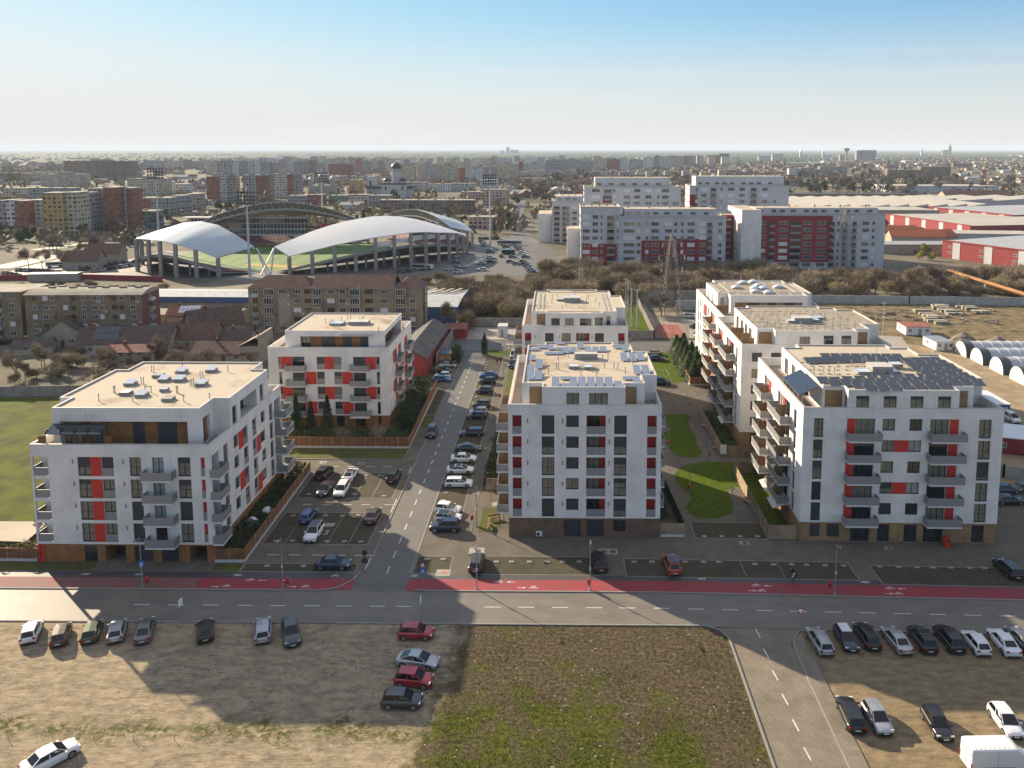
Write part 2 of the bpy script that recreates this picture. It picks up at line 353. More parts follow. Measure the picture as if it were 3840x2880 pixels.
def skylight(roof,x,y,z,w=1.3,rz=0,open_=0,cover=None):
    mb=MB(); mb.box(-w/2,w/2,-w/2,w/2,0,.38,M_CONC); o=mb.obj('skylight',roof,(x,y,z),rz)
    mb=MB(); t=.0 if not open_ else .35
    mb.face([(-w*.46,-w*.46,.42),(w*.46,-w*.46,.42),(w*.46,w*.46,.42+t),(-w*.46,w*.46,.42+t)],cover or M_SKYL)
    for (a,b,c,d) in ((-w*.52,w*.52,-w*.52,-w*.46),(-w*.52,w*.52,w*.46,w*.52),(-w*.52,-w*.46,-w*.46,w*.46),(w*.46,w*.52,-w*.46,w*.46)): mb.box(a,b,c,d,.385,.44,M_METAL)
    mb.obj('glazing',o)
def vents(roof,pts,z,h=.8,r=.07):
    for x,y in pts:
        k='vent%.1f'%h
        if k not in WM:
            mb=MB(); mb.tube([(0,0,0),(0,0,h)],r,M_METAL,6); mb.lathe([(r*1.7,h-.02),(r*1.7,h+.05),(0,h+.12)],M_CONC,6); WM[k]=mb.mesh('vent_pipe')
        link('vent_pipe',WM[k],roof,(x,y,z))
def panel_mesh(w,l,tilt,m):
    k=('pv',w,l,tilt,m.name)
    if k in WM: return WM[k]
    mb=MB(); dz=math.sin(tilt)*l; dy=math.cos(tilt)*l
    a=[(0,0,.12),(w,0,.12),(w,dy,.12+dz),(0,dy,.12+dz)]; b=[(x,y,z+.05) for x,y,z in a]
    mb.face(a[::-1],M_METAL)
    for i in range(4): j=(i+1)%4; mb.face([a[i],a[j],b[j],b[i]],M_METAL)
    mb.face(b,m,uv=[(0,0),(w,0),(w,l),(0,l)])
    for x in (.15,w-.15): mb.box(x-.02,x+.02,dy-.06,dy-.02,-.0,.12+dz,M_METAL); mb.box(x-.02,x+.02,.02,.06,0,.12,M_METAL)
    WM[k]=mb.mesh('solar_panel'); return WM[k]
def pv_mat(name,c,l):
    m=mat(name,c,.18,spec=.7); N,K,b=nodes(m); u=N.new('ShaderNodeTexCoord').outputs['UV']
    t=N.new('ShaderNodeTexBrick'); t.offset=0; t.inputs['Scale'].default_value=1; t.inputs['Brick Width'].default_value=.34; t.inputs['Row Height'].default_value=.34; t.inputs['Mortar Size'].default_value=.012
    t.inputs['Color1'].default_value=(*c,1); t.inputs['Color2'].default_value=(c[0]*1.2,c[1]*1.2,c[2]*1.2,1); t.inputs['Mortar'].default_value=(*l,1)
    K.new(u,t.inputs[0]); K.new(t.outputs[0],b.inputs['Base Color']); return m
M_PV=pv_mat('solar_cells',(.13,.16,.22),(.42,.45,.5)); M_PVD=pv_mat('dark_solar_cells',(.018,.022,.03),(.05,.055,.06))
def wallpack(f,u,v):
    if 'wp' not in WM:
        mb=MB()
        mb.box(-.05,.05,-.03,-.002,0,.62,M_CONC)
        for k in range(3): mb.box(-.1,.1,-.08,-.031,k*.24,k*.24+.14,M_CONC)
        WM['wp']=mb.mesh('vent_cap')
    f.put('vent_cap',WM['wp'],u,v)
def ground_dark(root,W,D):
    mb=MB(); mb.box(.6,W-.6,.6,D-.6,-.3,15,M_DARK); mb.obj('core',root)
# ---- plan of the upper storey, offsets in metres from the block's front-left corner
def plan(x0,x1,x2,x3,y0,y1,y2,y3,y4,xl,xr):
    return [(x0,y0),(x3,y0),(x3,y1),(xr[0],y1),(xr[0],y2-2),(xr[1],y2-2),(xr[1],y3),(xr[0],y3),(xr[0],y4-2.3),(x3,y4-2.3),(x3,y4),(x0,y4),(x0,y4-2.3),(xl,y4-2.3),(xl,y1),(x0,y1)]
def five_storey(name,label,X,Y,W,D,front,left,right,wood,pvs,pent_items=None,roofm=None,rz=0,px=(4.75,16.4),clad_extra=None,grp='white apartment blocks with red panels'):
    root=thing(name,label,'apartment block',(X,Y,0),rz,grp)
    F=Face(root,(0,0),(1,0)); Rr=Face(root,(W,0),(0,1)); B=Face(root,(W,D),(-1,0)); Lf=Face(root,(0,D),(0,-1))
    front(F,W); left(Lf,D); right(Rr,D)
    for k in range(5):
        for u in (3,8,13,18): B.win(u,u+1.7,3.1+3.04*k,5.8+3.04*k)
    body(root,W,D,2.9,19.5,[(F,W),(Rr,D),(B,W),(Lf,D)],18.2,wood)
    x0,x3=px; p=[(x0,.003),(x3,.003),(x3,1.95),(x3+2.9,1.95),(x3+2.9,6),(W-.003,6),(W-.003,19.5),(x3+2.9,19.5),(x3+2.9,D-2.6),(x3,D-2.6),(x3,D-.8),(x0,D-.8),(x0,D-2.8),(x0-2.85,D-2.8),(x0-2.85,1.95),(x0,1.95)]
    roof=penthouse(root,p,18.2,22.05,roofm or M_ROOF,pent_items or {})
    if clad_extra:
        for (a,b,c,d,z0,z1) in clad_extra: q=MB(); q.box(a,b,c,d,z0,z1,M_WOODL); q.obj('wood_cladding',root)
    pvs(roof)
    return root
# ---------------- block C: centre
def C_front(F,W):
    gl={}
    shut={(0,'t1'):1,(1,'t1'):0,(2,'t1'):0,(3,'t1'):.62,(4,'t1'):1,(0,'s'):1,(1,'s'):0,(2,'s'):1,(3,'s'):1,(4,'s'):1,(0,'t2'):.7,(1,'t2'):.3,(2,'t2'):.4,(3,'t2'):.6,(4,'t2'):1}
    for k in range(5):
        v=3.12+3.04*k; h=2.68
        F.loggia(.6,1.9,v,v+h,red=None); F.loggia(19.5,20.83,v,v+h,red=None)
        F.win(4.73,6.49,v,v+h,shut[k,'t1'],M_CURT); F.win(8.16,9.92,v+1.0,v+h,shut[k,'s'],M_CURT)
        F.loggia(11.0,13.71,v,v+h,red=(.25,.75),gl=M_GLASS if k in(0,4) else M_CURT); F.win(14.87,16.64,v,v+h,shut[k,'t2'],M_CURT)
        for u in (2.75,7.65,14.2): wallpack(F,u,v+1.6)
    for a,b in ((7.89,10.26),(11.13,13.51)): F.holes.append((a,b,-.3,2.55,.5,None)); garage(F,a,b)
    F.win(14.88,16.62,.97,2.6,.0,M_GLASS); F.put('air_conditioner',ac_mesh(),3.9,.35,-.36)
def garage(F,a,b,m=None):
    mb=MB(); w=b-a
    for i in range(8): mb.box(0,w,-.01*(i%2),.06,i*.33-.1,i*.33+.215,m or M_SHUT)
    F.put('garage_door',mb.mesh('garage_door'),a,0,.4)
def C_side(far=True):
    def fn(f,D):
        for k in range(5):
            v=3.12+3.04*k
            for u,w in ((D-6,4.6),(D-14,4.6)):
                f.balcony(u,u+w,v-.05,1.75,divider=w*.5,ac=.5); f.win(u+.4,u+2,v,v+2.5); f.red(u+2,u+2.8,v,v+2.5)
                f.win(u+2.9,u+4.2,v,v+2.5)
            f.win(4,5.6,v+.9,v+2.6)
    return fn
def C_right(f,D):
    for k in range(5):
        v=3.12+3.04*k
        for u,w in ((3.5,4.6),(12,4.6)):
            f.balcony(u,u+w,v-.05,1.0); f.win(u+.4,u+2.2,v,v+2.5); f.red(u+2.3,u+3.1,v,v+2.5)
        f.win(9.5,11,v+.9,v+2.6)
def C_roof(roof):
    z=21.85; C=(7.05,106.5)
    def P(x,y,zz=22.1): a=G(1800+x*.49729,1050+y*.49729,zz); return a[0]+C[0],a[1]-C[1]
    for x,y,n in [(395,525,1),(455,510,1),(530,520,2),(588,480,1),(645,540,2),(700,540,2),(757,510,2),(815,535,2),(873,535,2),(930,535,2),(590,520,1),(510,555,1),(570,555,1),(627,545,1),(1030,510,1),(1095,530,2),(392,600,2),(1090,605,3),(1155,605,3),(1215,600,3),(375,745,4),(443,660,3),(437,745,3),(1190,705,3),(1255,705,3),(568,800,3),(633,745,1),(637,798,1),(704,800,3),(770,800,3),(838,800,3),(905,800,3),(975,800,3),(1045,805,2),(1105,745,1),(1183,770,2)]:
        a,b=P(x,y); l=[1.0,1.0,2.1,3.2,5.2][n]
        link('solar_panel',panel_mesh(1.08 if n>1 else 1.7,l,R(9),M_PV),roof,(a-.5,b,z))
    a,b=P(780,580); q=MB(); q.box(a-1.4,a+2.2,b-.6,b+.8,z,z+.9,M_CONC,M_CAP); q.obj('stair_hood',roof)
    for x,y in ((705,650),(820,655)): a,b=P(x,y); skylight(roof,a,b,z,1.5)
    vents(roof,[P(x,y) for x,y in ((575,660),(590,660),(515,700),(762,710),(845,680),(940,650),(925,600),(965,590),(1095,695),(665,570),(590,600),(1150,620),(1040,665),(815,565),(880,725),(1010,655))],z,.9)
    link('roof_mast',mast_mesh(3),roof,(9.5,14,z))
def mast_mesh(h):
    k='mast%d'%h
    if k not in WM: mb=MB(); mb.tube([(0,0,0),(0,0,h)],.04,M_METAL,5,r2=.02); WM[k]=mb.mesh('roof_mast')
    return WM[k]
def pent_std(sh=(0,0)):
    def f0(f):
        f.win(3.45,5.2,19.4,21.2,0,M_CURT); f.win(6.6,9.2,19.4,21.2,0,M_CURT)
    return {0:[f0],13:[lambda f:(f.win(3,4.6,18.3,20.9),f.win(10,11.6,18.3,20.9))]}
bC=five_storey('apartment_building','white apartment block in the centre, bluish solar panels on its roof and grey-brown wood base',-7.05,106.5,21.5,26.5,C_front,C_side(),C_right,M_WOODG,C_roof,pent_std(),
  clad_extra=[(2.95,4.72,1.9,1.946,18.25,21.5),(16.45,18.15,1.9,1.946,18.25,21.5)])
# ---------------- block D: behind C, seen over its roof
def D_roof(roof):
    z=21.85
    q=MB(); q.box(8.6,12.2,12.2,14.6,z,z+1.0,M_CONC,M_CAP); q.obj('stair_hood',roof)
    for a,b in ((7.8,14.4),(10.6,15.4)): skylight(roof,a,b,z+.5 if a>9 else z,1.5)
    vents(roof,[(5,8),(6,16),(7.2,19),(12.8,9),(14,16),(15.5,12),(9,7),(4.4,13),(11,20),(6,11),(16,7),(13.5,12.8),(8.2,4.5)],z,.9)
    q=MB()   # ballast strips laid round the edge
    for (x0,x1,y0,y1) in ((3.0,3.5,5,23),(4.0,4.4,5,22),(5.2,16,2.4,2.8),(5.2,8,1.2,1.6),(14,16.3,1.2,1.6),(18,18.4,4,23),(17.2,17.5,4,22),(5,16,24,24.4)): q.box(x0,x1,y0,y1,z,z+.06,M_CONC)
    q.obj('ballast_strip',roof)
    link('roof_mast',mast_mesh(3),roof,(9.5,13.9,z+1))
def D_pent():
    def f0(f): f.win(1.2,2.9,19.2,21,1); f.win(4,5.7,19.2,21,0,M_GLASS); f.win(7,9.3,19.2,21,0,M_GLASS); f.win(10.0,11.6,18.9,21.2,0,M_GLASS)
    return {0:[f0],2:[lambda f:f.win(.8,1.6,18.5,21)],13:[lambda f:f.win(3,5,18.3,20.9)]}
def D_front(F,W):
    for k in range(5):
        v=3.12+3.04*k; h=2.68; F.loggia(.6,1.9,v,v+h,red=None); F.loggia(19.5,20.83,v,v+h,red=None)
        F.win(4.7,6.45,v+(0 if k==4 else 0),v+h,1 if k%2==0 else .4); F.win(8.1,9.9,v,v+h,0,M_CURT)
        F.loggia(11,13.7,v,v+h); F.win(14.8,16.6,v,v+h,1 if k==4 else .5)
        for u in (2.75,7.65,14.2): wallpack(F,u,v+1.6)
bD=five_storey('apartment_building','white apartment block behind the centre one, its pale roof ringed with ballast strips',-7.4,156.0,21.5,28,D_front,C_side(),C_right,M_WOODG,D_roof,D_pent(),roofm=M_ROOF,
  clad_extra=[(2.95,4.72,1.9,1.946,18.25,21.5)])
# ---------------- block E: front right
def E_front(F,W):
    sh={0:(1,1,.0,.9,.3),1:(0,.6,0,.6,.3),2:(.45,0,0,0,1),3:(.55,0,0,.3,0),4:(.1,0,.1,.1,0)}
    for k in range(5):
        v=3.12+3.04*k; h=2.68
        F.win(1.5,2.82,v,v+h,sh[k][0],M_CURT if k in(2,3,4) else M_GLASS)
        F.red(6.05,7.15,v,v+h); F.win(7.17,9.9,v,v+h,0,M_GLASS if k<4 and k!=1 else M_CURT,door=True); F.balcony(5.9,10.4,v-.05,1.5)
        F.win(10.9,12.65,v+1.0,v+h,sh[k][1],M_CURT); F.win(14.6,16.35,v+1.0,v+h,sh[k][2],M_CURW if k%2 else M_GLASS)
        if k in (1,3): F.red(12.66,14.59,v+1.0,v+h)
        F.win(17.4,20.0,v,v+h,0,M_GLASS if k%2 else M_CURT,door=True); F.red(20.05,21.3,v,v+h); F.balcony(17.1,21.9,v-.05,1.5)
        F.win(24.1,25.8,v,v+h,.0 if k!=2 else .85,M_CURT)
    for a,b,z in ((1.5,2.85,.8),(3.85,5.6,.8)): F.win(a,b,z,2.6,1)
    for a,b in ((7.2,9.8),(10.9,12.6),(14.6,16.4),(17.3,20.0),(24.0,25.7)): F.win(a,b,.02,2.6,0,M_GLASS,door=True,depth=.35)
def E_left(f,D):
    u=lambda y:D-y
    for k in range(5):
        v=3.12+3.04*k; h=2.68
        f.balcony(u(12.6),u(5.2),v-.05,1.75,divider=4.2,ac=4.9)
        f.win(u(13.1),u(9.8),v,v+h,0,M_CURW,door=True); f.red(u(9.7),u(8.9),v,v+h,d=-.05); f.win(u(8.8),u(6.4),v,v+h,0,M_GLASS,door=True)
        f.win(u(4.4),u(3.1),v,v+h,0,M_GLASS)
        f.balcony(u(22),u(16.5),v-.05,1.75,divider=3.5); f.win(u(21.5),u(18),v,v+h,0,M_CURW,door=True); f.red(u(17.9),u(17.1),v,v+h,d=-.05)
def E_right(f,D):
    for k in range(5):
        v=3.12+3.04*k; f.balcony(5,10,v-.05,1.5); f.win(5.5,9,v,v+2.6); f.win(13,14.7,v,v+2.6); f.win(18,19.7,v,v+2.6)
def E_pent():
    def f0(f):
        for a in (1.1,4.85,8.5,12.25): f.win(a,a+1.8,19.4,21.2,.3,M_CURT)
    return {0:[f0],15:[lambda f:f.win(.35,1.4,18.3,21,0)],13:[lambda f:None],14:[],
            12:[lambda f:None]}
def E_pent2(): 
    d=E_pent(); d[13]=[lambda f:None]
    def side(f):
        for a in (2,6,9.5,13): f.win(a,a+2.2,18.3,20.9,0,M_CURW)
    d[13]=[side]; return d
def PE(x,y,zz=22.1): a=G(2740+x*.49729,1300+y*.49729,zz); return a[0]-33.9,a[1]-105.6
def E_roof(roof):
    z=21.85
    def rowp(x0,y0,x1,y1,n):
        for i in range(n):
            t=i/(n-1) if n>1 else 0; a,b=PE(x0+(x1-x0)*t,y0+(y1-y0)*t); link('solar_panel',panel_mesh(1.5,2.0,R(13),M_PVD),roof,(a-.5,b-.8,z))
    rowp(690,262,1090,215,1); 
    rowp(690,268,1440,232,9); rowp(770,282,1500,262,9); rowp(950,302,1560,285,8); rowp(1040,318,1600,305,7)
    rowp(1470,215,1700,205,4); rowp(1500,238,1750,225,4); rowp(1560,262,1800,250,4); rowp(1600,285,1850,275,4)
    rowp(1310,112,1530,105,4); rowp(1340,135,1580,128,4); rowp(1380,165,1640,155,5)
    rowp(580,112,930,98,6); rowp(700,80,1240,82,8); rowp(960,98,1200,100,4)
    a,b=PE(1120,190); q=MB(); q.box(a-1.2,a+1.8,b-.3,b+2.4,z,z+1.1,M_CONC,M_CAP); q.obj('stair_hood',roof)
    a,b=PE(990,185); skylight(roof,a,b,z,2.0); a,b=PE(1210,185); skylight(roof,a,b,z,1.8); a,b=PE(1235,145); skylight(roof,a,b,z+.3,1.6)
    vents(roof,[PE(x,y) for x,y in ((625,190),(697,188),(738,190),(778,192),(805,148),(905,135),(985,115),(1010,112),(1065,245),(1295,245),(1435,190),(1520,192),(1600,190),(1630,290))],z,.9)
    q=MB(); rr=random.Random(3)
    for i in range(7):
        for j in range(9):
            x=3.2+j*1.35+(i%2)*.5; y=4+i*2.1
            if 2.5<x<13: q.box(x,x+.55,y,y+.22,z,z+.07,M_CONC)
    q.obj('ballast_strip',roof); link('roof_mast',mast_mesh(4),roof,(a-3,b,z+1))
bE=five_storey('apartment_building','white apartment block at the front right with dark solar panels covering its roof',33.9,105.75,27.4,26.2,E_front,E_left,E_right,M_WOODL,E_roof,E_pent2(),rz=R(-.7),px=(6.05,21.2),
  clad_extra=[(3.5,5.9,1.9,1.946,18.3,21.4),(21.4,23.3,1.9,1.946,18.3,21.4)])
q=MB()   # pergola of solar panels on the terrace of E
q.T=Matrix.Translation((.2,2.2,0))
for y in (0,2,4,6,8): q.box(.2,.28,y,y+.08,18.2,20.6,M_METAL)
q.obj('pergola_post',bE)
q=MB(); q.face([(-.1,2.0,20.6),(2.6,2.0,21.9),(2.6,10.6,21.9),(-.1,10.6,20.6)],M_PVD,uv=[(0,0),(2.7,0),(2.7,8.6),(0,8.6)]); q.face([(-.1,2.0,20.54),(-.1,10.6,20.54),(2.6,10.6,21.84),(2.6,2.0,21.84)],M_METAL); q.obj('pergola_roof',bE)
# ---------------- block F: behind E
def F_front(F,W):
    for k in range(5):
        v=3.12+3.04*k; h=2.68
        F.win(1.9,3.75,v+1.0,v+h,0 if k in(3,) else 1,M_CURT)
        F.win(5.4,7.1,v,v+h,1 if k==4 else .5); F.red(7.12,8.9,v,v+h); F.win(8.95,10.6,v,v+h,.2,M_GLASS,door=True)
        F.win(12.5,14.2,v+1,v+h,.4); F.win(16.5,18.2,v+1,v+h,.5); F.win(21,22.8,v,v+h,.2)
    F.win(2,3.9,.5,2.6,.0,M_GLASS); F.win(5.3,6.6,.1,2.6,0,M_GLASS)
def F_roof(roof):
    z=21.85
    def P(x,y): a=G(2600+x*.34358,1000+y*.34358,22.1); return a[0]-33.5,a[1]-140.9
    a,b=P(1190,600); q=MB(); q.box(a-1.6,a+1.9,b-.3,b+2.2,z,z+1.0,M_CONC,M_CAP); q.obj('stair_hood',roof)
    for x,y in ((1070,590),(1310,580),(1345,555)): a,b=P(x,y); skylight(roof,a,b,z,1.8)
    vents(roof,[P(x,y) for x,y in ((715,550),(760,590),(915,600),(935,600),(810,635),(835,635),(890,640),(1055,545),(1165,640),(1180,640),(1515,640),(1570,640),(1650,650),(1390,545),(1430,550),(1570,550))],z,.9)
    q=MB()
    for i in range(9):
        for j in range(15):
            x=3.0+j*1.4+(i%2)*.6; y=2.6+i*1.95
            if (i<6 or j<12) and not(7<x<15 and 8<y<14): q.box(x,x+.5,y,y+.2,z,z+.07,M_CAP if (i+j)%2 else M_METAL)
    q.obj('ballast_strip',roof)
def F_pent():
    def f0(f): f.win(4.4,6.3,18.3,21,0,M_CURT); f.win(8.8,10.6,19.4,21.2,.35,M_GLASS); f.win(12,13.8,19.4,21.2,.35,M_CURT)
    def side(f):
        for a in (2,6,9.5,13): f.win(a,a+2.2,18.3,20.9,0,M_CURW)
    return {0:[f0],13:[side]}
def F_left(f,D):
    E_left(f,D)
bF=five_storey('apartment_building','white apartment block directly behind the front right one, roof dotted with ballast blocks',33.5,141.0,27.2,24,F_front,F_left,E_right,M_WOODL,F_roof,F_pent(),roofm=M_ROOFC,rz=R(-.3),px=(6.05,21.0),
  clad_extra=[(3.5,5.9,1.9,1.946,18.3,21.4),(21.2,23.5,1.9,1.946,18.3,21.4)])
# terrace screens
for b_,ys in ((bF,(2.5,6.5,11)),(bE,(11.5,))):
    for y in ys: q=MB(); q.box(.35,2.9,y,y+.06,18.25,20.1,M_WOODL); q.obj('terrace_screen',b_)
# ---------------- block G: back right
def G_block():
    W,D=24.2,33.0; root=thing('apartment_building','white apartment block at the back right with orange panels, domed skylights on its roof','apartment block',(35.2,165.3,0),0,'white apartment blocks with red panels')
    F=Face(root,(0,0),(1,0)); Rr=Face(root,(W,0),(0,1)); B=Face(root,(W,D),(-1,0)); Lf=Face(root,(0,D),(0,-1))
    u=lambda y:D-y
    for k in range(5):
        v=3.12+3.04*k
        Lf.balcony(u(14.6),u(7),v-.1,1.75,divider=3.2,ac=4); Lf.win(u(14),u(10.6),v,v+2.6,0,M_CURW,door=True); Lf.red(u(10.5),u(9.3),v,v+2.6,M_ORG,d=-.05); Lf.win(u(6),u(4.6),v,v+2.6)
        Lf.win(u(23),u(21.6),v,v+2.6); Lf.red(u(21.5),u(20.2),v,v+2.6,M_ORG if k%2 else M_RED,d=-.02); Lf.win(u(20.1),u(18.6),v,v+2.6); Lf.win(u(17.4),u(16),v+.9,v+2.6)
        Lf.win(u(30),u(28.6),v,v+2.6); Lf.win(u(27.4),u(26),v+.9,v+2.6); Lf.red(u(3.8),u(2.8),v,v+2.6,M_ORG)
        for a in (3,9,15,20): F.win(a,a+1.7,v,v+2.6); Rr.win(a,a+1.7,v,v+2.6); B.win(a,a+1.7,v,v+2.6)
    body(root,W,D,2.9,19.5,[(F,W),(Rr,D),(B,W),(Lf,D)],18.2,M_WOODL)
    p=[(3.7,10.2),(21.1,10.2),(21.1,13.6),(23.0,13.6),(23.0,28),(21.1,28),(21.1,31.5),(3.7,31.5),(3.7,28),(1.5,28),(1.5,13.6),(3.7,13.6)]
    def f0(f):
        f.holes.append((1,16.2,18.3,20.5,.6,None))
        for a,b,w in ((1,4.1,1),(4.1,6.6,0),(6.6,8.6,1),(8.6,10.3,0),(10.3,12.3,1),(12.3,14.7,0),(14.7,16.2,1)):
            if w: q=MB(); q.box(0,b-a,0,.06,0,2.2,M_WOODL); f.put('wood_cladding',q.mesh('c'),a,18.3,.5)
            else: f.win(a,b,18.3,20.5,.2 if a<5 else 1,M_GLASS,depth=.48,hole=False)
    def sd(f): f.win(3,4.2,18.6,20.8); f.win(8,9.2,18.6,20.8)
    rf=penthouse(root,p,18.2,22.05,M_ROOFC,{0:[f0],9:[sd],10:[lambda f:f.win(.6,1.4,18.3,21)]})
    def P(x,y): a=G(2600+x*.34358,1000+y*.34358,22.1); return a[0]-35.2,a[1]-165.3
    for x,y in ((470,225),(540,175),(655,165),(710,205),(670,235),(765,235),(675,270),(820,280),(925,220)):
        a,b=P(x,y); mb=MB(); mb.box(-1.1,1.1,-.9,.9,0,.4,M_CAP); mb.lathe([(1.05,.4),(.9,.62),(.5,.8),(0,.85)],M_SKYL,8); mb.obj('skylight',rf,(a,b,21.85))
    vents(rf,[P(x,y) for x,y in ((520,140),(715,140),(440,175),(810,190),(600,255),(500,195),(735,285),(910,255),(960,300))],21.85,1.0)
    q=MB()
    for y in (11,12.3,14.2,15.4,30.5): q.box(4.2,20.5,y,y+.35,21.85,21.92,M_CAP)
    for x in (2.2,4.4,19.8,21.8): q.box(x,x+.35,15.5,27.5,21.85,21.93,M_CAP)
    for x in (6,9,12,15,18): q.box(x,x+.3,12.8,14,21.85,21.92,M_CAP); q.box(x,x+.3,27,30,21.85,21.92,M_CAP)
    q.obj('ballast_strip',rf); link('roof_mast',mast_mesh(4),rf,(12,18,21.85))
    q=MB(); q.box(.35,3.0,9,9.06,18.25,20.1,M_WOODL); q.obj('terrace_screen',root)
    return root
bG=G_block()
# ---------------- block A: front left
def A_block():
    W,D=23.85,26.6; X,Y=-69.7,99.1
    root=thing('apartment_building','white apartment block at the front left with a skylit beige roof and brown timber base','apartment block',(X,Y,0),0,'white apartment blocks with red panels')
    F=Face(root,(0,0),(1,0)); Rr=Face(root,(W,0),(0,1)); B=Face(root,(W,D),(-1,0)); Lf=Face(root,(0,D),(0,-1))
    sA={3:(.55,.7,0,0,.35),2:(.3,0,0,0,.35),1:(0,.1,1,0,1),0:(0,0,.85,1,0)}
    for k in range(4):
        v=2.83+3.06*k; h=2.6; s=sA[k]
        # open corner loggia on the left
        F.holes.append((.25,2.3,v,v+h,.001,None)); Lf.holes.append((D-2.2,D-.3,v,v+h,.001,None)); q=MB()
        for pts in ([(.02,.02,v),(2.3,.02,v),(2.3,2.2,v),(.02,2.2,v)],[(.02,.02,v+h),(.02,2.2,v+h),(2.3,2.2,v+h),(2.3,.02,v+h)],[(.02,2.2,v),(2.3,2.2,v),(2.3,2.2,v+h),(.02,2.2,v+h)],[(2.3,2.2,v),(2.3,.02,v),(2.3,.02,v+h),(2.3,2.2,v+h)]): q.face(pts,M_W)
        q.box(.02,.25,.02,.3,v,v+h,M_W); q.obj('loggia_wall',root); q=MB(); q.box(0,.85,0,.06,0,h,M_RED); F.put('coloured_panel',q.mesh('p'),1.44,v,2.12); F.put('railing',rail_mesh(2.0),.27,v,.06); Lf.put('railing',rail_mesh(1.85),D-2.18,v,.06)
        F.win(6.2,7.9,v,v+h,s[0],M_CURT); F.red(7.92,9.38,v,v+h); F.win(9.4,11.0,v,v+h,s[1],M_CURT,rail=True)
        F.win(13.1,14.65,v,v+h,s[2],M_CURT); F.win(16.1,17.65,v,v+h,0,M_CURW if k else M_GLASS,door=True); F.balcony(15.3,19.25,v-.05,1.5)
        F.win(19.5,21.2,v,v+h,s[4],M_CURT)
        F.holes.append((22.55,23.1,v,v+h,1.2,None)); q=MB(); q.box(0,.55,0,.06,0,h,M_RED); F.put('coloured_panel',q.mesh('p'),22.55,v,.36); F.put('railing',rail_mesh(.5),22.57,v,.06)
        # right side
        Rr.holes.append((.45,2.6,v,v+h,1.3,None)); q=MB(); q.box(0,2.15,0,.06,0,h,M_RED); Rr.put('coloured_panel',q.mesh('p'),.45,v,1.2)
        Rr.win(.7,1.7,v,v+h,0,M_GLASS,depth=1.1,hole=False); Rr.balcony(-.4,2.6,v-.05,1.35)
        Rr.win(4.1,5.5,v,v+h,.1,M_CURT)
        a=k%2==1
        if a:
            Rr.win(7.5,9.1,v+.9,v+h,.9); Rr.red(9.15,10.9,v,v+h); Rr.win(10.95,12.5,v,v+h,.5,rail=True)
            Rr.win(14.3,15.8,v,v+h,.4,rail=True); Rr.win(17.7,19.3,v+.9,v+h,.5)
        else:
            Rr.win(7.5,9.1,v+.9,v+h,.6); Rr.win(10.9,12.5,v,v+h,.2,rail=True)
            Rr.win(14.3,15.7,v,v+h,.5,rail=True); Rr.red(15.75,17.3,v,v+h); Rr.win(17.4,19.2,v+.9,v+h,.3)
        Rr.win(21.2,22.6,v,v+h,.7)
        Rr.holes.append((23.4,26.0,v,v+h,1.4,None)); Rr.balcony(23.2,26.8,v-.05,1.9)
        for u in (3,8,14,20): B.win(u,u+1.6,v,v+h); Lf.win(u,u+1.6,v,v+h)
        for u in (5.6,12.3): wallpack(F,u,v+1.7)
    # ground floor openings
    for a,b in ((13.0,15.5),(16.65,19.0)): F.holes.append((a,b,-.3,2.3,.5,None)); garage(F,a,b)
    F.win(6.3,8.0,.1,2.3,.5,M_GLASS)
    F.holes.append((9.15,11.85,-.3,2.3,3,None)); F.win(10.0,11.6,0,2.2,0,M_GLASS,hole=False,depth=2.7,door=True)
    F.holes.append((20.45,22.8,-.3,2.3,6,None)); q=MB(); q.box(0,2.35,0,.1,0,2.3,M_DARK); F.put('garage_door',q.mesh('g'),20.45,0,5.8)
    q=MB(); q.box(0,.95,-.06,0,0,2.35,M_RED)
    for i,z in enumerate((.5,1.0,1.5)): q.box(.25,.35,-.075,-.061,z,z+.35,M_BLACK); q.box(.25,.65,-.075,-.061,z+.12,z+.2,M_BLACK)
    q.box(.3,.4,-.075,-.061,1.95,2.25,M_BLACK); q.box(.55,.65,-.075,-.061,1.95,2.25,M_BLACK)
    F.put('entrance_sign',q.mesh('entrance_sign'),.1,0,0)
    body(root,W,D,2.5,16.3,[(F,W),(Rr,D),(B,W),(Lf,D)],15.1,M_WOOD)
    p=[(1.7,2.4),(21.6,2.4),(21.6,6.8),(W-.003,6.8),(W-.003,21.2),(21.5,21.2),(21.5,25.4),(1.9,25.4),(1.9,20.8),(.003,20.8),(.003,6.8),(1.7,6.8)]
    def f0(f):
        f.holes.append((.9,18.2,15.15,18.6,1.2,None))
        for a,b,w in ((6.6,10.2,1),(10.2,11.8,0),(11.8,13.6,1),(13.6,16.2,0),(16.2,18.2,1),(.9,3.2,0),(3.2,4.4,1),(4.4,6.6,0)):
            if w: q=MB(); q.box(0,b-a,0,.06,0,3.45,M_WOOD); f.put('wood_cladding',q.mesh('c'),a,15.15,1.12)
            else: f.win(a,b,15.15,18.5,1 if a>10 else 0,M_CURT,depth=1.1,hole=False)
    def f1(f): f.holes.append((.9,3.0,15.15,18.8,.5,None)); q=MB(); q.box(0,.9,0,.06,0,3.6,M_WOOD); f.put('wood_cladding',q.mesh('c'),2.1,15.15,.42); f.win(.9,2.1,15.15,18.7,0,M_GLASS,depth=.4,hole=False)
    def f3(f):
        f.win(.7,2.2,16.2,18.9,0,M_GLASS); f.holes.append((3.5,9.6,16.3,18.9,2,None)); f.win(10.9,12.3,16.3,18.9,.7)
        q=MB(); q.box(0,6.1,0,.08,0,2.6,M_W); f.put('loggia_wall',q.mesh('l'),3.5,16.3,1.9); f.win(7,9,16.3,18.7,0,M_GLASS,depth=1.8,hole=False)
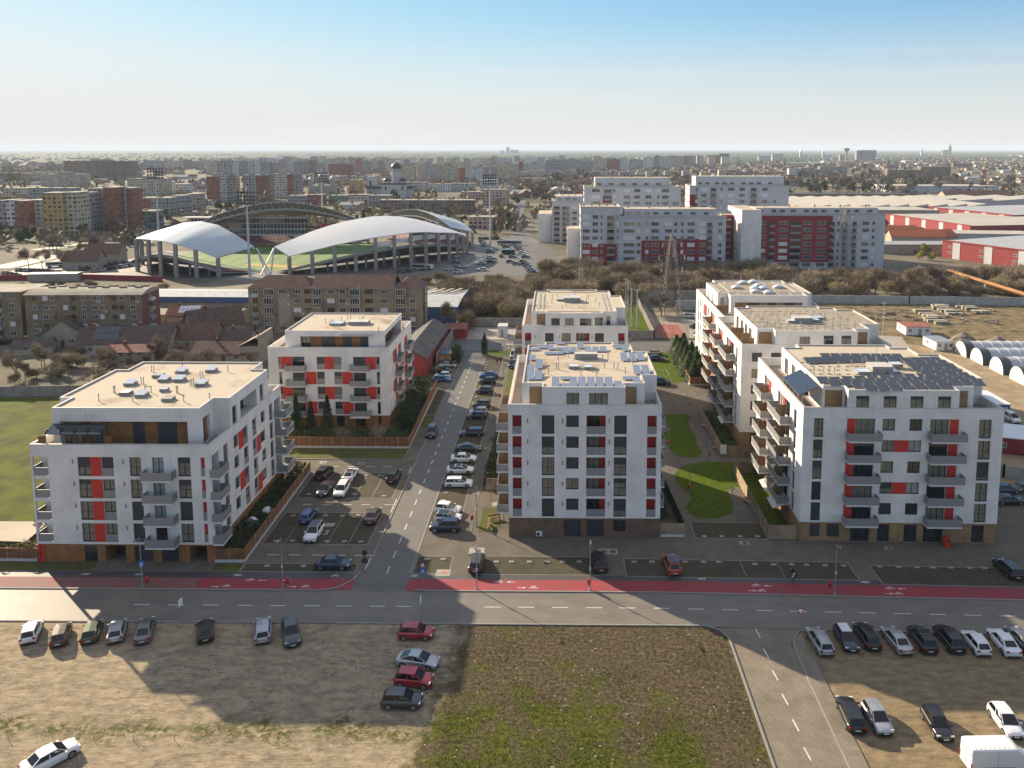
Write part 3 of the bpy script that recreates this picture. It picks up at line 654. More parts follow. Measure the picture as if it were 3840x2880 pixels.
    rf=penthouse(root,p,15.1,20.5,M_ROOF,{0:[f0],1:[f1],3:[f3]},lip=.25)
    z=20.27
    def P(x,y,zz=20.5): a=G(x*.49729,1300+y*.49729,zz); return a[0]-X,a[1]-Y
    for x,y,o in ((985,275,1),(1240,245,1),(1355,245,1),(1370,185,1),(1595,175,1),(1520,278,1),(1070,360,1),(1240,322,0)): a,b=P(x,y); skylight(rf,a,b,z,1.45 if o else 1.0,0,o)
    for x,y in ((1195,215),(1270,390),(950,345)): a,b=P(x,y); skylight(rf,a,b,z,1.4,0,0,M_CONC if x!=950 else M_PLAST)
    vents(rf,[P(x,y) for x,y in ((1143,178),(1160,178),(1065,268),(1083,268),(858,335),(868,335),(1000,400),(1140,335),(1330,335),(1340,335),(1435,285),(1447,280),(1460,275),(1528,220),(1376,165),(1095,335),(745,398),(1385,400),(1580,390),(1718,178),(1337,215),(1510,225))],z,.9,.06)
    # glass pergola on the terrace
    q=MB()
    for x in (1.9,5.6,9.0):
        q.box(x-.05,x+.05,.35,.45,15.1,17.6,M_FRAME)
    q.obj('pergola_frame',root); q=MB(); q.face([(1.7,.3,17.6),(9.2,.3,17.6),(9.2,2.39,18.3),(1.7,2.39,18.3)],M_GLASS); q.face([(1.7,.3,17.54),(1.7,2.39,18.24),(9.2,2.39,18.24),(9.2,.3,17.54)],M_FRAME)
    for x in (1.7,3.6,5.5,7.3,9.1): q.box(x,x+.08,.3,2.38,17.9,18.0,M_FRAME)
    q.obj('pergola_roof',root)
    for x0,x1 in ((-.0,1.4),(9.3,10.2)): q=MB(); q.box(max(x0,.35),x1,1.2,1.26,15.15,17.0,M_WOOD); q.obj('terrace_screen',root)
    return root
bA=A_block()
# ---------------- block B: behind the left car park
def B_block():
    W,D=23.8,24.0; X,Y=-57.2,150.6
    root=thing('apartment_building','white apartment block behind the left car park with a checkered red and white front','apartment block',(X,Y,0),0,'white apartment blocks with red panels')
    F=Face(root,(0,0),(1,0)); Rr=Face(root,(W,0),(0,1)); B=Face(root,(W,D),(-1,0)); Lf=Face(root,(0,D),(0,-1))
    for k in range(4):
        v=2.75+3.03*k; h=2.5
        if k%2==1:
            F.win(2.0,2.65,v,v+h,0,rail=True); F.red(2.66,4.7,v,v+h); F.win(4.72,7.2,v,v+h,.3,door=True); F.balcony(3.7,7.5,v-.05,1.4)
            F.win(9.6,11.15,v,v+h,.5,rail=True); F.red(11.17,13.0,v,v+h); F.win(13.02,14.5,v,v+h,0,rail=True)
            F.win(16.8,19.3,v,v+h,.6,door=True); F.balcony(16.4,20.1,v-.05,1.4); F.red(19.35,21.3,v,v+h); F.win(21.35,22.0,v,v+h,.3,rail=True)
        else:
            F.win(2.1,2.7,v,v+h,0,M_GLASS); F.win(4.8,7.2,v,v+h,.5,door=True); F.balcony(3.8,7.6,v-.05,1.4); F.red(7.3,9.5,v,v+h); F.win(9.6,11.1,v,v+h,.7,rail=True)
            F.win(13.0,14.5,v,v+h,.4,rail=True); F.red(14.55,16.7,v,v+h); F.win(16.8,19.3,v,v+h,.8,door=True); F.balcony(16.4,20.1,v-.05,1.4); F.win(21.4,22.05,v,v+h,.4)
        for u in (1.6,3.6): Rr.win(u,u+.5,v+.6,v+h,0)
        if k%2==1:
            Rr.red(4.3,5.9,v,v+h); Rr.win(6.0,8.0,v,v+h,0,M_GLASS,door=True); Rr.balcony(5.5,9.5,v-.05,1.3); Rr.red(9.3,10.9,v,v+h); Rr.win(11.0,12.6,v,v+h)
            Rr.red(15.9,17.6,v,v+h); Rr.win(17.7,19.4,v,v+h,0,M_GLASS,door=True); Rr.balcony(15.6,20,v-.05,1.3); Rr.win(21.8,22.4,v+.5,v+h)
        else:
            Rr.red(6.3,8.0,v,v+h); Rr.win(8.1,9.4,v,v+h,0,M_GLASS,door=True); Rr.balcony(5.9,9.5,v-.05,1.3); Rr.red(12.9,14.6,v,v+h); Rr.win(11.2,12.7,v,v+h)
            Rr.red(16.4,18.2,v,v+h); Rr.win(18.3,19.6,v,v+h,0,M_GLASS,door=True); Rr.balcony(15.6,20,v-.05,1.3); Rr.win(21.8,22.4,v+.5,v+h)
        for u in (3,8,14,20): B.win(u,u+1.6,v,v+h); Lf.win(u,u+1.6,v,v+h)
    for a,b in ((13.2,14.8),(17,19),(21.4,22.1)): F.win(a,b,.2,2.3,0,M_GLASS)
    body(root,W,D,2.45,16.25,[(F,W),(Rr,D),(B,W),(Lf,D)],15.0,M_WOOD)
    p=[(3.2,1.0),(W-.9,1.0),(W-.9,18.0),(3.2,18.0)]
    def f0(f):
        f.holes.append((3,16.5,15.05,18.2,.8,None))
        for a,b,w in ((3,4.8,0),(4.8,6.9,1),(6.9,9.7,0),(9.7,11.2,1),(11.2,13,0),(13,14.7,1),(14.7,16.5,0)):
            if w: q=MB(); q.box(0,b-a,0,.06,0,3.1,M_WOOD); f.put('wood_cladding',q.mesh('c'),a,15.1,.72)
            else: f.win(a,b,15.1,18.1,1 if a>3.5 else 0,M_GLASS,depth=.7,hole=False)
        q=MB(); q.box(0,6.6,-.5,-.02,0,.18,M_CAP); f.put('awning',q.mesh('a'),11,18.45)
    def f1(f):
        f.holes.append((.5,16,15.05,18.3,1.6,None))
        for a,b,w in ((.5,2.5,1),(2.5,6,0),(6,9,1),(9,13,0),(13,16,1)):
            if w: q=MB(); q.box(0,b-a,0,.06,0,3.2,M_WOOD); f.put('wood_cladding',q.mesh('c'),a,15.1,1.5)
            else: f.win(a,b,15.1,18.2,.3,M_GLASS,depth=1.45,hole=False)
    rf=penthouse(root,p,15.0,19.35,M_ROOF,{0:[f0],1:[f1]},lip=.25)
    def P(x,y): a=G(900+x*.49729,1100+y*.49729,19.3); return a[0]-X,a[1]-Y
    a,b=P(735,225); skylight(rf,a,b,19.1,2.6); a,b=P(905,225); q=MB(); q.box(a-2.2,a+1.8,b-1,b+1.4,19.1,19.8,M_CONC,M_CAP); q.obj('stair_hood',rf)
    vents(rf,[P(x,y) for x,y in ((645,220),(680,222),(700,225),(722,255),(745,258),(812,190),(835,190),(935,200),(925,205),(375,278),(1045,285),(537,165),(765,205))],19.1,.9,.06)
    link('roof_mast',mast_mesh(9),rf,(a,b,19.8))
    q=MB(); q.box(3.3,8,D-2.6,D-2.54,15.05,17,M_WOOD); q.obj('terrace_screen',root)
    return root
bB=B_block()
# ================================================================ plants (builders)
def leafmat(name,c1,c2,var=.35):
    m=mat(name,c1,.9,spec=.2); N,K,b=nodes(m)
    g=N.new('ShaderNodeNewGeometry'); oi=N.new('ShaderNodeObjectInfo'); x=N.new('ShaderNodeTexNoise'); x.inputs['Scale'].default_value=.55; x.inputs['Detail'].default_value=4; K.new(g.outputs['Position'],x.inputs['Vector'])
    r=N.new('ShaderNodeValToRGB'); e=r.color_ramp.elements; e[0].position=.38; e[0].color=(*c1,1); e[1].position=.62; e[1].color=(*c2,1); K.new(x.outputs[0],r.inputs[0])
    h=N.new('ShaderNodeHueSaturation'); a=N.new('ShaderNodeMapRange'); a.inputs[3].default_value=1-var; a.inputs[4].default_value=1+var; K.new(oi.outputs['Random'],a.inputs[0]); K.new(a.outputs[0],h.inputs['Value'])
    a2=N.new('ShaderNodeMapRange'); a2.inputs[3].default_value=.485; a2.inputs[4].default_value=.515; K.new(oi.outputs['Random'],a2.inputs[0]); K.new(a2.outputs[0],h.inputs['Hue'])
    K.new(r.outputs[0],h.inputs['Color']); K.new(h.outputs[0],b.inputs['Base Color']); return m
M_BARK=mat('bark',(.11,.085,.065),.95,n=.4,ns=3); M_BARKP=mat('pale_bark',(.2,.17,.14),.95,n=.3,ns=3)
M_TWIG=leafmat('bare_twigs',(.19,.145,.10),(.31,.245,.18)); M_OLIVE=leafmat('budding_twigs',(.175,.135,.07),(.29,.23,.115))
M_EVER=leafmat('evergreen_leaves',(.018,.035,.014),(.045,.075,.025)); M_HEDGE=leafmat('hedge_leaves',(.03,.045,.018),(.065,.09,.035)); M_YEL=leafmat('young_leaves',(.2,.19,.03),(.33,.29,.05))
M_FARW=leafmat('far_wood_twigs',(.11,.085,.06),(.18,.145,.1),.2)
def leaves(mb,r,n,blobs,size,m,flat=.6,up=0):
    for _ in range(n):
        cx,cy,cz,rx,ry,rz_=r.choice(blobs)
        while 1:
            a,b,c=r.uniform(-1,1),r.uniform(-1,1),r.uniform(-1,1); d=a*a+b*b+c*c
            if .15<d<1: break
        d=math.sqrt(d); k=(d**.4)/d; k*=r.uniform(.75,1.08); p=Vector((cx+a*k*rx*.95,cy+b*k*ry*.95,cz+c*k*rz_*.95))
        if p.z<.05: p.z=r.uniform(.05,.5)
        s=size*r.uniform(.6,1.4); u=Vector((r.gauss(0,1),r.gauss(0,1),r.gauss(0,1)+up)).normalized(); v=u.orthogonal().normalized(); v=Matrix.Rotation(r.uniform(0,6.28),3,u)@v
        t=v*s*flat; mb.face([p-u*s-t*.3,p+t,p+u*s+t*.2,p-t],m)
def limb(mb,r,p,d,l,rad,lev,tips,m):
    q=p+d*l; mid=p+d*l*.5+Vector((r.uniform(-1,1),r.uniform(-1,1),0))*l*.06
    mb.tube([p,mid,q],rad,m,5 if lev>1 else 4,r2=rad*.6,cap=False); 
    if lev==0: tips.append((q,d)); return
    for i in range(3 if lev>1 else 4):
        a=r.uniform(0,6.28); s=r.uniform(.45,.85); e=(d+Vector((math.cos(a)*s,math.sin(a)*s,r.uniform(-.05,.25)))).normalized()
        limb(mb,r,p+d*l*r.uniform(.6,1) if i else q,e,l*r.uniform(.55,.8),rad*.55,lev-1,tips,m)
def twigs(mb,r,tips,n,l,m,w=.035):
    for _ in range(n):
        q,d=r.choice(tips); e=(d*.8+Vector((r.gauss(0,.7),r.gauss(0,.7),r.gauss(.15,.5)))).normalized(); L_=l*r.uniform(.4,1.2); s=e.orthogonal().normalized()*w
        s=Matrix.Rotation(r.uniform(0,3.14),3,e)@s; q=q+Vector((r.gauss(0,.3),r.gauss(0,.3),r.gauss(0,.3)))
        mb.face([q-s,q+s,q+e*L_],m)
TREE={}
def tree_mesh(kind,vn):
    if (kind,vn) in TREE: return TREE[kind,vn]
    r=random.Random(sum(map(ord,kind))*7+vn); t=MB(); c=MB()
    if kind=='bare':
        tips=[]; limb(t,r,Vector((0,0,0)),Vector((0,0,1)),2.6,.17,4,tips,M_BARK); twigs(c,r,tips,2600,1.1,M_TWIG)
    elif kind=='young':
        tips=[]; limb(t,r,Vector((0,0,0)),Vector((0,0,1)),1.6,.07,3,tips,M_BARKP); twigs(c,r,tips,250,1.2,M_TWIG,.02)
    elif kind=='bush':      # twiggy budding thicket shrub, unit: 7 m wide, 5 m high
        tips=[]
        for k in range(5): a=k*1.256+r.random(); limb(t,r,Vector((math.cos(a)*.5,math.sin(a)*.5,0)),Vector((math.cos(a)*.4,math.sin(a)*.4,1)).normalized(),1.9,.08,2,tips,M_BARK)
        bl=[(r.uniform(-1.7,1.7),r.uniform(-1.7,1.7),r.uniform(1.8,3.2),r.uniform(1.3,2.1),r.uniform(1.3,2.1),r.uniform(1.1,1.9)) for _ in range(7)]
        leaves(c,r,3800,bl,.2,M_OLIVE,.28,.8); twigs(c,r,tips,700,1.5,M_TWIG)
    elif kind=='far':
        t.tube([(0,0,0),(0,0,3)],.2,M_BARK,4)
        bl=[(r.uniform(-1.7,1.7),r.uniform(-1.7,1.7),r.uniform(2.5,5.5),r.uniform(1.4,2.2),r.uniform(1.4,2.2),r.uniform(1.4,2.4)) for _ in range(5)]
        leaves(c,r,420,bl,.5,M_FARW,.45,.5)
    elif kind=='fargreen':
        t.tube([(0,0,0),(0,0,3)],.2,M_BARK,4)
        bl=[(r.uniform(-.8,.8),r.uniform(-.8,.8),r.uniform(2,7),r.uniform(1,1.8),r.uniform(1,1.8),r.uniform(1.4,2.4)) for _ in range(5)]
        leaves(c,r,420,bl,.5,M_EVER,.5,.5)
    elif kind=='yellow':
        t.tube([(0,0,0),(0,0,2)],.15,M_BARK,4); bl=[(r.uniform(-1.5,1.5),r.uniform(-1.5,1.5),r.uniform(2,4.5),1.6,1.6,1.5) for _ in range(6)]
        leaves(c,r,3200,bl,.17,M_YEL,.5)
    elif kind=='spruce':    # 10 m
        t.tube([(0,0,0),(0,0,9.6)],.16,M_BARK,5,r2=.03)
        for _ in range(2600):
            z=r.uniform(.4,10)**1.0; R_=(1-z/10.2)*2.3*r.uniform(.35,1.08)*(1+.15*math.sin(z*5)); a=r.uniform(0,6.28); p=Vector((math.cos(a)*R_,math.sin(a)*R_,z-.25*R_))
            o=Vector((math.cos(a),math.sin(a),-.25)); s=r.uniform(.18,.4); v=Vector((-math.sin(a),math.cos(a),r.uniform(-.4,.4)))*s*.4; c.face([p-o*s,p+v,p+o*s,p-v],M_EVER)
    elif kind=='column':    # slim cypress 5 m
        t.tube([(0,0,0),(0,0,1)],.08,M_BARK,5)
        for _ in range(1300):
            z=r.uniform(.15,5.2); R_=min(1,(5.3-z)/2.2)*.85*r.uniform(.6,1.05); a=r.uniform(0,6.28); p=Vector((math.cos(a)*R_,math.sin(a)*R_,z)); u=Vector((math.cos(a)*.4,math.sin(a)*.4,1)).normalized()*r.uniform(.12,.26); v=Vector((-math.sin(a),math.cos(a),0))*.08; c.face([p-u,p+v,p+u,p-v],M_EVER)
    elif kind=='shrub':     # dense green garden shrub 2 m
        t.tube([(0,0,0),(0,0,1)],.05,M_BARK,4); bl=[(r.uniform(-.5,.5),r.uniform(-.5,.5),r.uniform(.6,1.4),.7,.7,.7) for _ in range(5)]
        leaves(c,r,1100,bl,.12,M_HEDGE,.6)
    TREE[kind,vn]=(t.mesh('trunk'),c.mesh('crown')); return TREE[kind,vn]
def tree(kind,x,y,s=1,label='',cat='tree',group=None,v=None,name=None,sz=None,parts=True):
    v=rnd.randrange(3) if v is None else v; a,b=tree_mesh(kind,v)
    nm=name or {'bare':'bare_tree','young':'young_tree','bush':'bush','far':'tree','fargreen':'evergreen_tree','yellow':'budding_tree','spruce':'spruce_tree','column':'cypress_tree','shrub':'shrub'}[kind]
    t=thing(nm,label,cat,(x,y,0),rnd.uniform(0,6.28),group); t.scale=(s,s,sz or s)
    if parts: link('trunk',a,t)
    link('crown' if cat!='shrub' else 'foliage',b,t); return t
def hedge(poly,h,label,name='hedge',m=None,n=None,size=.14,wob=.25,seed=1):
    "leaf clump filling a plan polygon (bounding rows of small leaves)"
    r=random.Random(seed); xs=[p[0] for p in poly]; ys=[p[1] for p in poly]; mb=MB(); m=m or M_HEDGE
    def inside(x,y):
        c=False; j=len(poly)-1
        for i in range(len(poly)):
            if (poly[i][1]>y)!=(poly[j][1]>y) and x<(poly[j][0]-poly[i][0])*(y-poly[i][1])/(poly[j][1]-poly[i][1])+poly[i][0]: c=not c
            j=i
        return c
    A=(max(xs)-min(xs))*(max(ys)-min(ys)); n=n or int(A*h*22); k=0
    while k<n:
        x,y=r.uniform(min(xs),max(xs)),r.uniform(min(ys),max(ys))
        if not inside(x,y): k+=.3; continue
        hh=h*(1+wob*(math.sin(x*1.7+seed)+math.sin(y*2.3+x)+math.sin(y*.9))*.4); z=hh*(1-r.random()**2.2)
        s=size*r.uniform(.6,1.5); u=Vector((r.gauss(0,1),r.gauss(0,1),r.gauss(.4,1))).normalized(); w_=Matrix.Rotation(r.uniform(0,6.28),3,u)@u.orthogonal().normalized()*s*.6; p=Vector((x,y,z)); mb.face([p-u*s,p+w_,p+u*s,p-w_],m); k+=1
    o=link(name,None,None,(0,0,0)); tag(o,label,'hedge'); mb.obj('foliage',o); return o
# ================================================================ ground, roads, markings
def sheet(name,poly,z,m,kind='structure'):
    q=MB(); q.face([(*p,z) for p in poly],m); return struct(q.obj(name),kind)
def rect(x0,x1,y0,y1): return [(x0,y0),(x1,y0),(x1,y1),(x0,y1)]
def bend(x): return -(x-12)*.027 if x>12 else 0
def strip(name,x0,x1,y0,y1,z,m):
    xs=[x0]+[v for v in (12,40,70) if x0<v<x1]+[x1]; q=MB()
    for a,b in zip(xs,xs[1:]): q.face([(a,y0+bend(a),z),(b,y0+bend(b),z),(b,y1+bend(b),z),(a,y1+bend(a),z)],m)
    return struct(q.obj(name))
def terrain_mat():
    m=mat('city_ground',(.2,.17,.12),.95); N,K,b=nodes(m); g=N.new('ShaderNodeNewGeometry').outputs['Position']
    n1=N.new('ShaderNodeTexNoise'); n1.inputs['Scale'].default_value=.012; n1.inputs['Detail'].default_value=8; n1.inputs['Roughness'].default_value=.65; K.new(g,n1.inputs['Vector'])
    r1=N.new('ShaderNodeValToRGB'); e=r1.color_ramp.elements; e[0].position=.35; e[0].color=(.06,.06,.03,1); e[1].position=.7; e[1].color=(.22,.19,.15,1); k=e.new(.5); k.color=(.115,.1,.072,1); K.new(n1.outputs[0],r1.inputs[0])
    n3=N.new('ShaderNodeTexNoise'); n3.inputs['Scale'].default_value=.4; n3.inputs['Detail'].default_value=5; K.new(g,n3.inputs['Vector'])
    hv=N.new('ShaderNodeHueSaturation'); mm=N.new('ShaderNodeMapRange'); mm.inputs[3].default_value=.65; mm.inputs[4].default_value=1.35; K.new(n3.outputs[0],mm.inputs[0]); K.new(mm.outputs[0],hv.inputs['Value']); K.new(r1.outputs[0],hv.inputs['Color'])
    q=N.new('ShaderNodeMapping'); q.inputs['Scale'].default_value=(.0011,.0019,1); K.new(g,q.inputs[0])
    vo=N.new('ShaderNodeTexVoronoi'); vo.inputs['Scale'].default_value=1.; K.new(q.outputs[0],vo.inputs['Vector'])
    sx=N.new('ShaderNodeSeparateColor'); K.new(vo.outputs['Color'],sx.inputs[0])
    r2=N.new('ShaderNodeValToRGB'); e=r2.color_ramp.elements; e[0].position=0; e[0].color=(.025,.05,.015,1); e[1].position=1; e[1].color=(.09,.075,.045,1)
    k=e.new(.4); k.color=(.03,.07,.015,1); k=e.new(.6); k.color=(.05,.052,.025,1); r2.color_ramp.interpolation='CONSTANT'; K.new(sx.outputs[0],r2.inputs[0])
    s=N.new('ShaderNodeSeparateXYZ'); K.new(g,s.inputs[0]); n2=N.new('ShaderNodeTexNoise'); n2.inputs['Scale'].default_value=.0012; K.new(g,n2.inputs['Vector'])
    ad=N.new('ShaderNodeMath'); ad.operation='MULTIPLY_ADD'; ad.inputs[1].default_value=2600; K.new(n2.outputs[0],ad.inputs[0]); K.new(s.outputs[1],ad.inputs[2])
    mr=N.new('ShaderNodeMapRange'); mr.inputs[1].default_value=3700; mr.inputs[2].default_value=4100; K.new(ad.outputs[0],mr.inputs[0])
    mx=N.new('ShaderNodeMix'); mx.data_type='RGBA'; K.new(mr.outputs[0],mx.inputs[0]); K.new(hv.outputs[0],mx.inputs[6]); K.new(r2.outputs[0],mx.inputs[7]); K.new(mx.outputs[2],b.inputs['Base Color']); return m
q=MB(); q.face([(-16000,-400,0),(16000,-400,0),(16000,30000,0),(-16000,30000,0)],terrain_mat()); struct(q.obj('ground'))
def asphalt(name,c,c2,ns=.25):
    m=mat(name,c,.62,spec=.6,n=1,col2=c2,ns=ns,stretch=(1,2.2,1),bump=.15,bs=14,ramp=(.3,.7)); return m
M_ASPH=asphalt('road_asphalt',(.155,.135,.108),(.1,.09,.075)); M_ASPHS=asphalt('street_asphalt',(.105,.094,.078),(.072,.066,.057)); M_DASPH=asphalt('footway_asphalt',(.05,.053,.051),(.036,.038,.038),.6)
M_LINE=mat('road_marking_white',(.62,.62,.6),.7,n=.35,ns=3)
M_BIKE=mat('red_lane_paint',(.25,.025,.035),.8,n=1,ns=.35,col2=(.185,.035,.042),ramp=(.35,.6),bump=.1,bs=10); M_BIKEW=mat('worn_red_lane_paint',(.2,.065,.055),.85,n=1,ns=.5,col2=(.14,.09,.075),ramp=(.35,.6))
def paver(name,c,c2,w=.2,h=.1,mort=None,sc_=1,bump=.4,off=.5,ms=.012,rot=0):
    m=mat(name,c,.9); N,K,b=nodes(m); g=N.new('ShaderNodeNewGeometry').outputs['Position']; mp_=N.new('ShaderNodeMapping'); mp_.inputs['Rotation'].default_value=(0,0,rot); K.new(g,mp_.inputs[0])
    t=N.new('ShaderNodeTexBrick'); t.offset=off; t.inputs['Scale'].default_value=1; t.inputs['Brick Width'].default_value=w; t.inputs['Row Height'].default_value=h; t.inputs['Mortar Size'].default_value=ms
    t.inputs['Color1'].default_value=(*c,1); t.inputs['Color2'].default_value=(*c2,1); t.inputs['Mortar'].default_value=(*(mort or tuple(x*.5 for x in c)),1); K.new(mp_.outputs[0],t.inputs[0])
    x=N.new('ShaderNodeTexNoise'); x.inputs['Scale'].default_value=.35; x.inputs['Detail'].default_value=7; x.inputs['Roughness'].default_value=.65; K.new(g,x.inputs['Vector'])
    hh=N.new('ShaderNodeHueSaturation'); mr=N.new('ShaderNodeMapRange'); mr.inputs[1].default_value=.3; mr.inputs[2].default_value=.7; mr.inputs[3].default_value=.78; mr.inputs[4].default_value=1.18; K.new(x.outputs[0],mr.inputs[0]); K.new(mr.outputs[0],hh.inputs['Value']); K.new(t.outputs[0],hh.inputs['Color']); K.new(hh.outputs[0],b.inputs['Base Color'])
    u=N.new('ShaderNodeBump'); u.inputs['Strength'].default_value=bump; u.inputs['Distance'].default_value=.02; u.invert=True; K.new(t.outputs['Fac'],u.inputs['Height']); K.new(u.outputs[0],b.inputs['Normal']); return m
M_PAVE=paver('concrete_pavers',(.16,.14,.112),(.135,.12,.097)); M_BAY=paver('grass_pavers',(.125,.105,.078),(.108,.09,.068),.34,.28,(.03,.03,.016),ms=.055,bump=.8); M_SIDE=paver('beige_road_pavers',(.2,.17,.13),(.175,.15,.115),.8,.4,rot=.78)
M_KERB=mat('kerb_stone',(.23,.215,.195),.85,n=.25,ns=2); M_LAWN=mat('lawn',(.075,.105,.004),.95,n=1,ns=1.1,col2=(.035,.058,.004),bump=.6,bs=5); M_LAWNR=mat('rough_lawn',(.085,.105,.018),.95,n=1,ns=.45,col2=(.07,.058,.028),bump=.6,bs=4)
M_MEADOW=mat('bright_meadow',(.075,.092,.004),.95,n=1,ns=.22,col2=(.045,.047,.008),bump=.8,bs=2,ramp=(.4,.58)); M_PADC=mat('pale_concrete_pad',(.3,.27,.235),.85,n=.2,ns=1)
def field_mat():
    m=mat('vacant_lot',(.3,.25,.18),.97); N,K,b=nodes(m); g=N.new('ShaderNodeNewGeometry').outputs['Position']; s=N.new('ShaderNodeSeparateXYZ'); K.new(g,s.inputs[0])
    def noise(sc_,det=6,st=None,ro=.6):
        x=N.new('ShaderNodeTexNoise'); x.inputs['Scale'].default_value=sc_; x.inputs['Detail'].default_value=det; x.inputs['Roughness'].default_value=ro
        if st: p=N.new('ShaderNodeMapping'); p.inputs['Scale'].default_value=st[:3]; p.inputs['Rotation'].default_value=(0,0,st[3]); K.new(g,p.inputs[0]); K.new(p.outputs[0],x.inputs['Vector'])
        else: K.new(g,x.inputs['Vector'])
        return x.outputs[0]
    def ramp(v,*st):
        r=N.new('ShaderNodeValToRGB'); e=r.color_ramp.elements; e[0].position,e[0].color=st[0][0],(*st[0][1],1); e[1].position,e[1].color=st[-1][0],(*st[-1][1],1)
        for p,c in st[1:-1]: k=e.new(p); k.color=(*c,1)
        K.new(v,r.inputs[0]); return r.outputs[0]
    def mth(op,a,b_=None,c=None):
        x=N.new('ShaderNodeMath'); x.operation=op
        for i,v in enumerate((a,b_,c)):
            if v is None: continue
            if isinstance(v,(int,float)): x.inputs[i].default_value=v
            else: K.new(v,x.inputs[i])
        return x.outputs[0]
    def mix(f,a,b_):
        x=N.new('ShaderNodeMix'); x.data_type='RGBA'; K.new(f,x.inputs[0]); K.new(a,x.inputs[6]); K.new(b_,x.inputs[7]); return x.outputs[2]
    def rng(v,a,b_,c=0,d=1):
        x=N.new('ShaderNodeMapRange'); x.inputs[1].default_value=a; x.inputs[2].default_value=b_; x.inputs[3].default_value=c; x.inputs[4].default_value=d; K.new(v,x.inputs[0]); return x.outputs[0]
    gravel=ramp(noise(.9,10,(1,1.5,1,.9),.68),(.3,(.15,.118,.08)),(.5,(.27,.222,.152)),(.7,(.34,.285,.2)))
    ruts=rng(noise(.55,5,(1,11,1,-.62),.6),.40,.455,.62,1.); rm=rng(noise(.11,3),.46,.54); rmul=mth('ADD',1.,mth('MULTIPLY',rm,mth('SUBTRACT',ruts,1.)))
    tracks=ramp(noise(.3,5,(1,2.6,1,-.9),.6),(.40,(.80,.79,.78)),(.58,(1.08,1.05,1)))
    mm=N.new('ShaderNodeMix'); mm.data_type='RGBA'; mm.blend_type='MULTIPLY'; mm.inputs[0].default_value=1; K.new(gravel,mm.inputs[6]); K.new(tracks,mm.inputs[7]); gravel=mm.outputs[2]; hg=N.new('ShaderNodeHueSaturation'); K.new(rmul,hg.inputs['Value']); K.new(gravel,hg.inputs['Color']); gravel=hg.outputs[0]
    dry=ramp(noise(2.4,10,None,.72),(.34,(.028,.022,.012)),(.48,(.075,.058,.033)),(.68,(.155,.122,.072)))
    green=ramp(noise(2.2,9,None,.7),(.35,(.025,.03,.006)),(.5,(.062,.07,.009)),(.68,(.12,.125,.016)))
    gm=mth('ADD',noise(.22,7,None,.7),rng(s.outputs[1],82,66,-.12,.07)); gm=mth('ADD',gm,rng(s.outputs[0],5,18,0,-.09)); gf=rng(gm,.44,.57)
    field=mix(gf,dry,green)
    e=mth('ADD',s.outputs[0],mth('MULTIPLY',mth('SUBTRACT',noise(.5,6),.5),9)); e=mth('ADD',e,rng(s.outputs[1],60,86,2.5,-.5)); ef=rng(e,-12.4,-10.2)
    # weedy belt at the near left
    wv=mth('ADD',mth('ABSOLUTE',mth('SUBTRACT',s.outputs[1],68.6)),mth('MULTIPLY',mth('SUBTRACT',noise(.35,6),.5),9)); wf=mth('MULTIPLY',rng(wv,1.8,.3,0,.9),rng(noise(1.4,6),.42,.55))
    gravel=mix(wf,gravel,green)
    K.new(mix(ef,gravel,field),b.inputs['Base Color'])
    u=N.new('ShaderNodeBump'); u.inputs['Strength'].default_value=.55; u.inputs['Distance'].default_value=.16; K.new(mth('ADD',noise(3.2,8,None,.7),noise(.6,4,(1,4,1,.45))),u.inputs['Height']); K.new(u.outputs[0],b.inputs['Normal']); return m
sheet('vacant_lot_ground',rect(-90,19.3,50,85.6),.006,field_mat())
M_LOTR=mat('lot_gravel',(.245,.185,.11),.97,n=1,ns=.7,col2=(.125,.1,.062),bump=.5,bs=4,stretch=(1,2,1),detail=9)
q=MB(); q.face([(27.9,50,.006),(100,50,.006),(100,81.9,.006),(27.9,84.9,.006)],M_LOTR); struct(q.obj('gravel_car_park'))
strip('main_road',-110,120,85.8,92.45,.008,M_ASPH)
M_ASPHP=asphalt('patched_asphalt',(.135,.118,.096),(.1,.09,.076)); sheet('road_patch',[(-17.2,85.9),(-11.8,85.9),(-11.8,92.4),(-17.2,92.4)],.012,M_ASPHP); sheet('road_patch',[(-64.2,85.9),(-56,85.9),(-56,92.4),(-64.2,92.4)],.012,M_ASPHP)
q=MB(); q.face([(19.4,50,.01),(26,50,.01),(26,82.5,.01),(27.6,85.2,.01),(18.0,85.4,.01),(19.4,83.2,.01)],M_SIDE); struct(q.obj('side_road'))
sheet('side_path',[(26.15,50),(27.8,50),(27.8,84.6),(26.6,83.2),(26.15,81)],.1,M_SIDE)
strip('footway',-110,-26.5,95.35,96.75,.008,M_DASPH); strip('footway',-19,120,95.35,96.5,.008,M_DASPH)
strip('cycle_lane',-110,-56,92.75,95.35,.008,M_BIKEW); strip('cycle_lane',-56,-46,92.75,95.35,.008,M_BIKEW); strip('cycle_lane',-46,-26.0,92.75,95.35,.008,M_BIKE); strip('cycle_lane',-21,-19.2,92.75,95.35,.008,M_BIKEW); strip('cycle_lane',-19.2,120,92.75,95.35,.008,M_BIKE)
sheet('pavement',rect(-72,-25.1,96.75,134.3),.004,M_PAVE); sheet('pavement',rect(-19.3,33,96.5,212),.004,M_PAVE)
q=MB(); q.face([(33,96.2,.004),(110,93.9,.004),(110,106,.004),(62,130,.004),(33,130,.004)],M_PAVE); struct(q.obj('pavement'))
sheet('side_street',rect(-25.1,-19.3,92.45,212),.010,M_ASPHS); sheet('side_street',[(-29.5,92.45),(-18.8,92.45),(-18.8,97),(-27,97)],.0065,M_ASPHS)
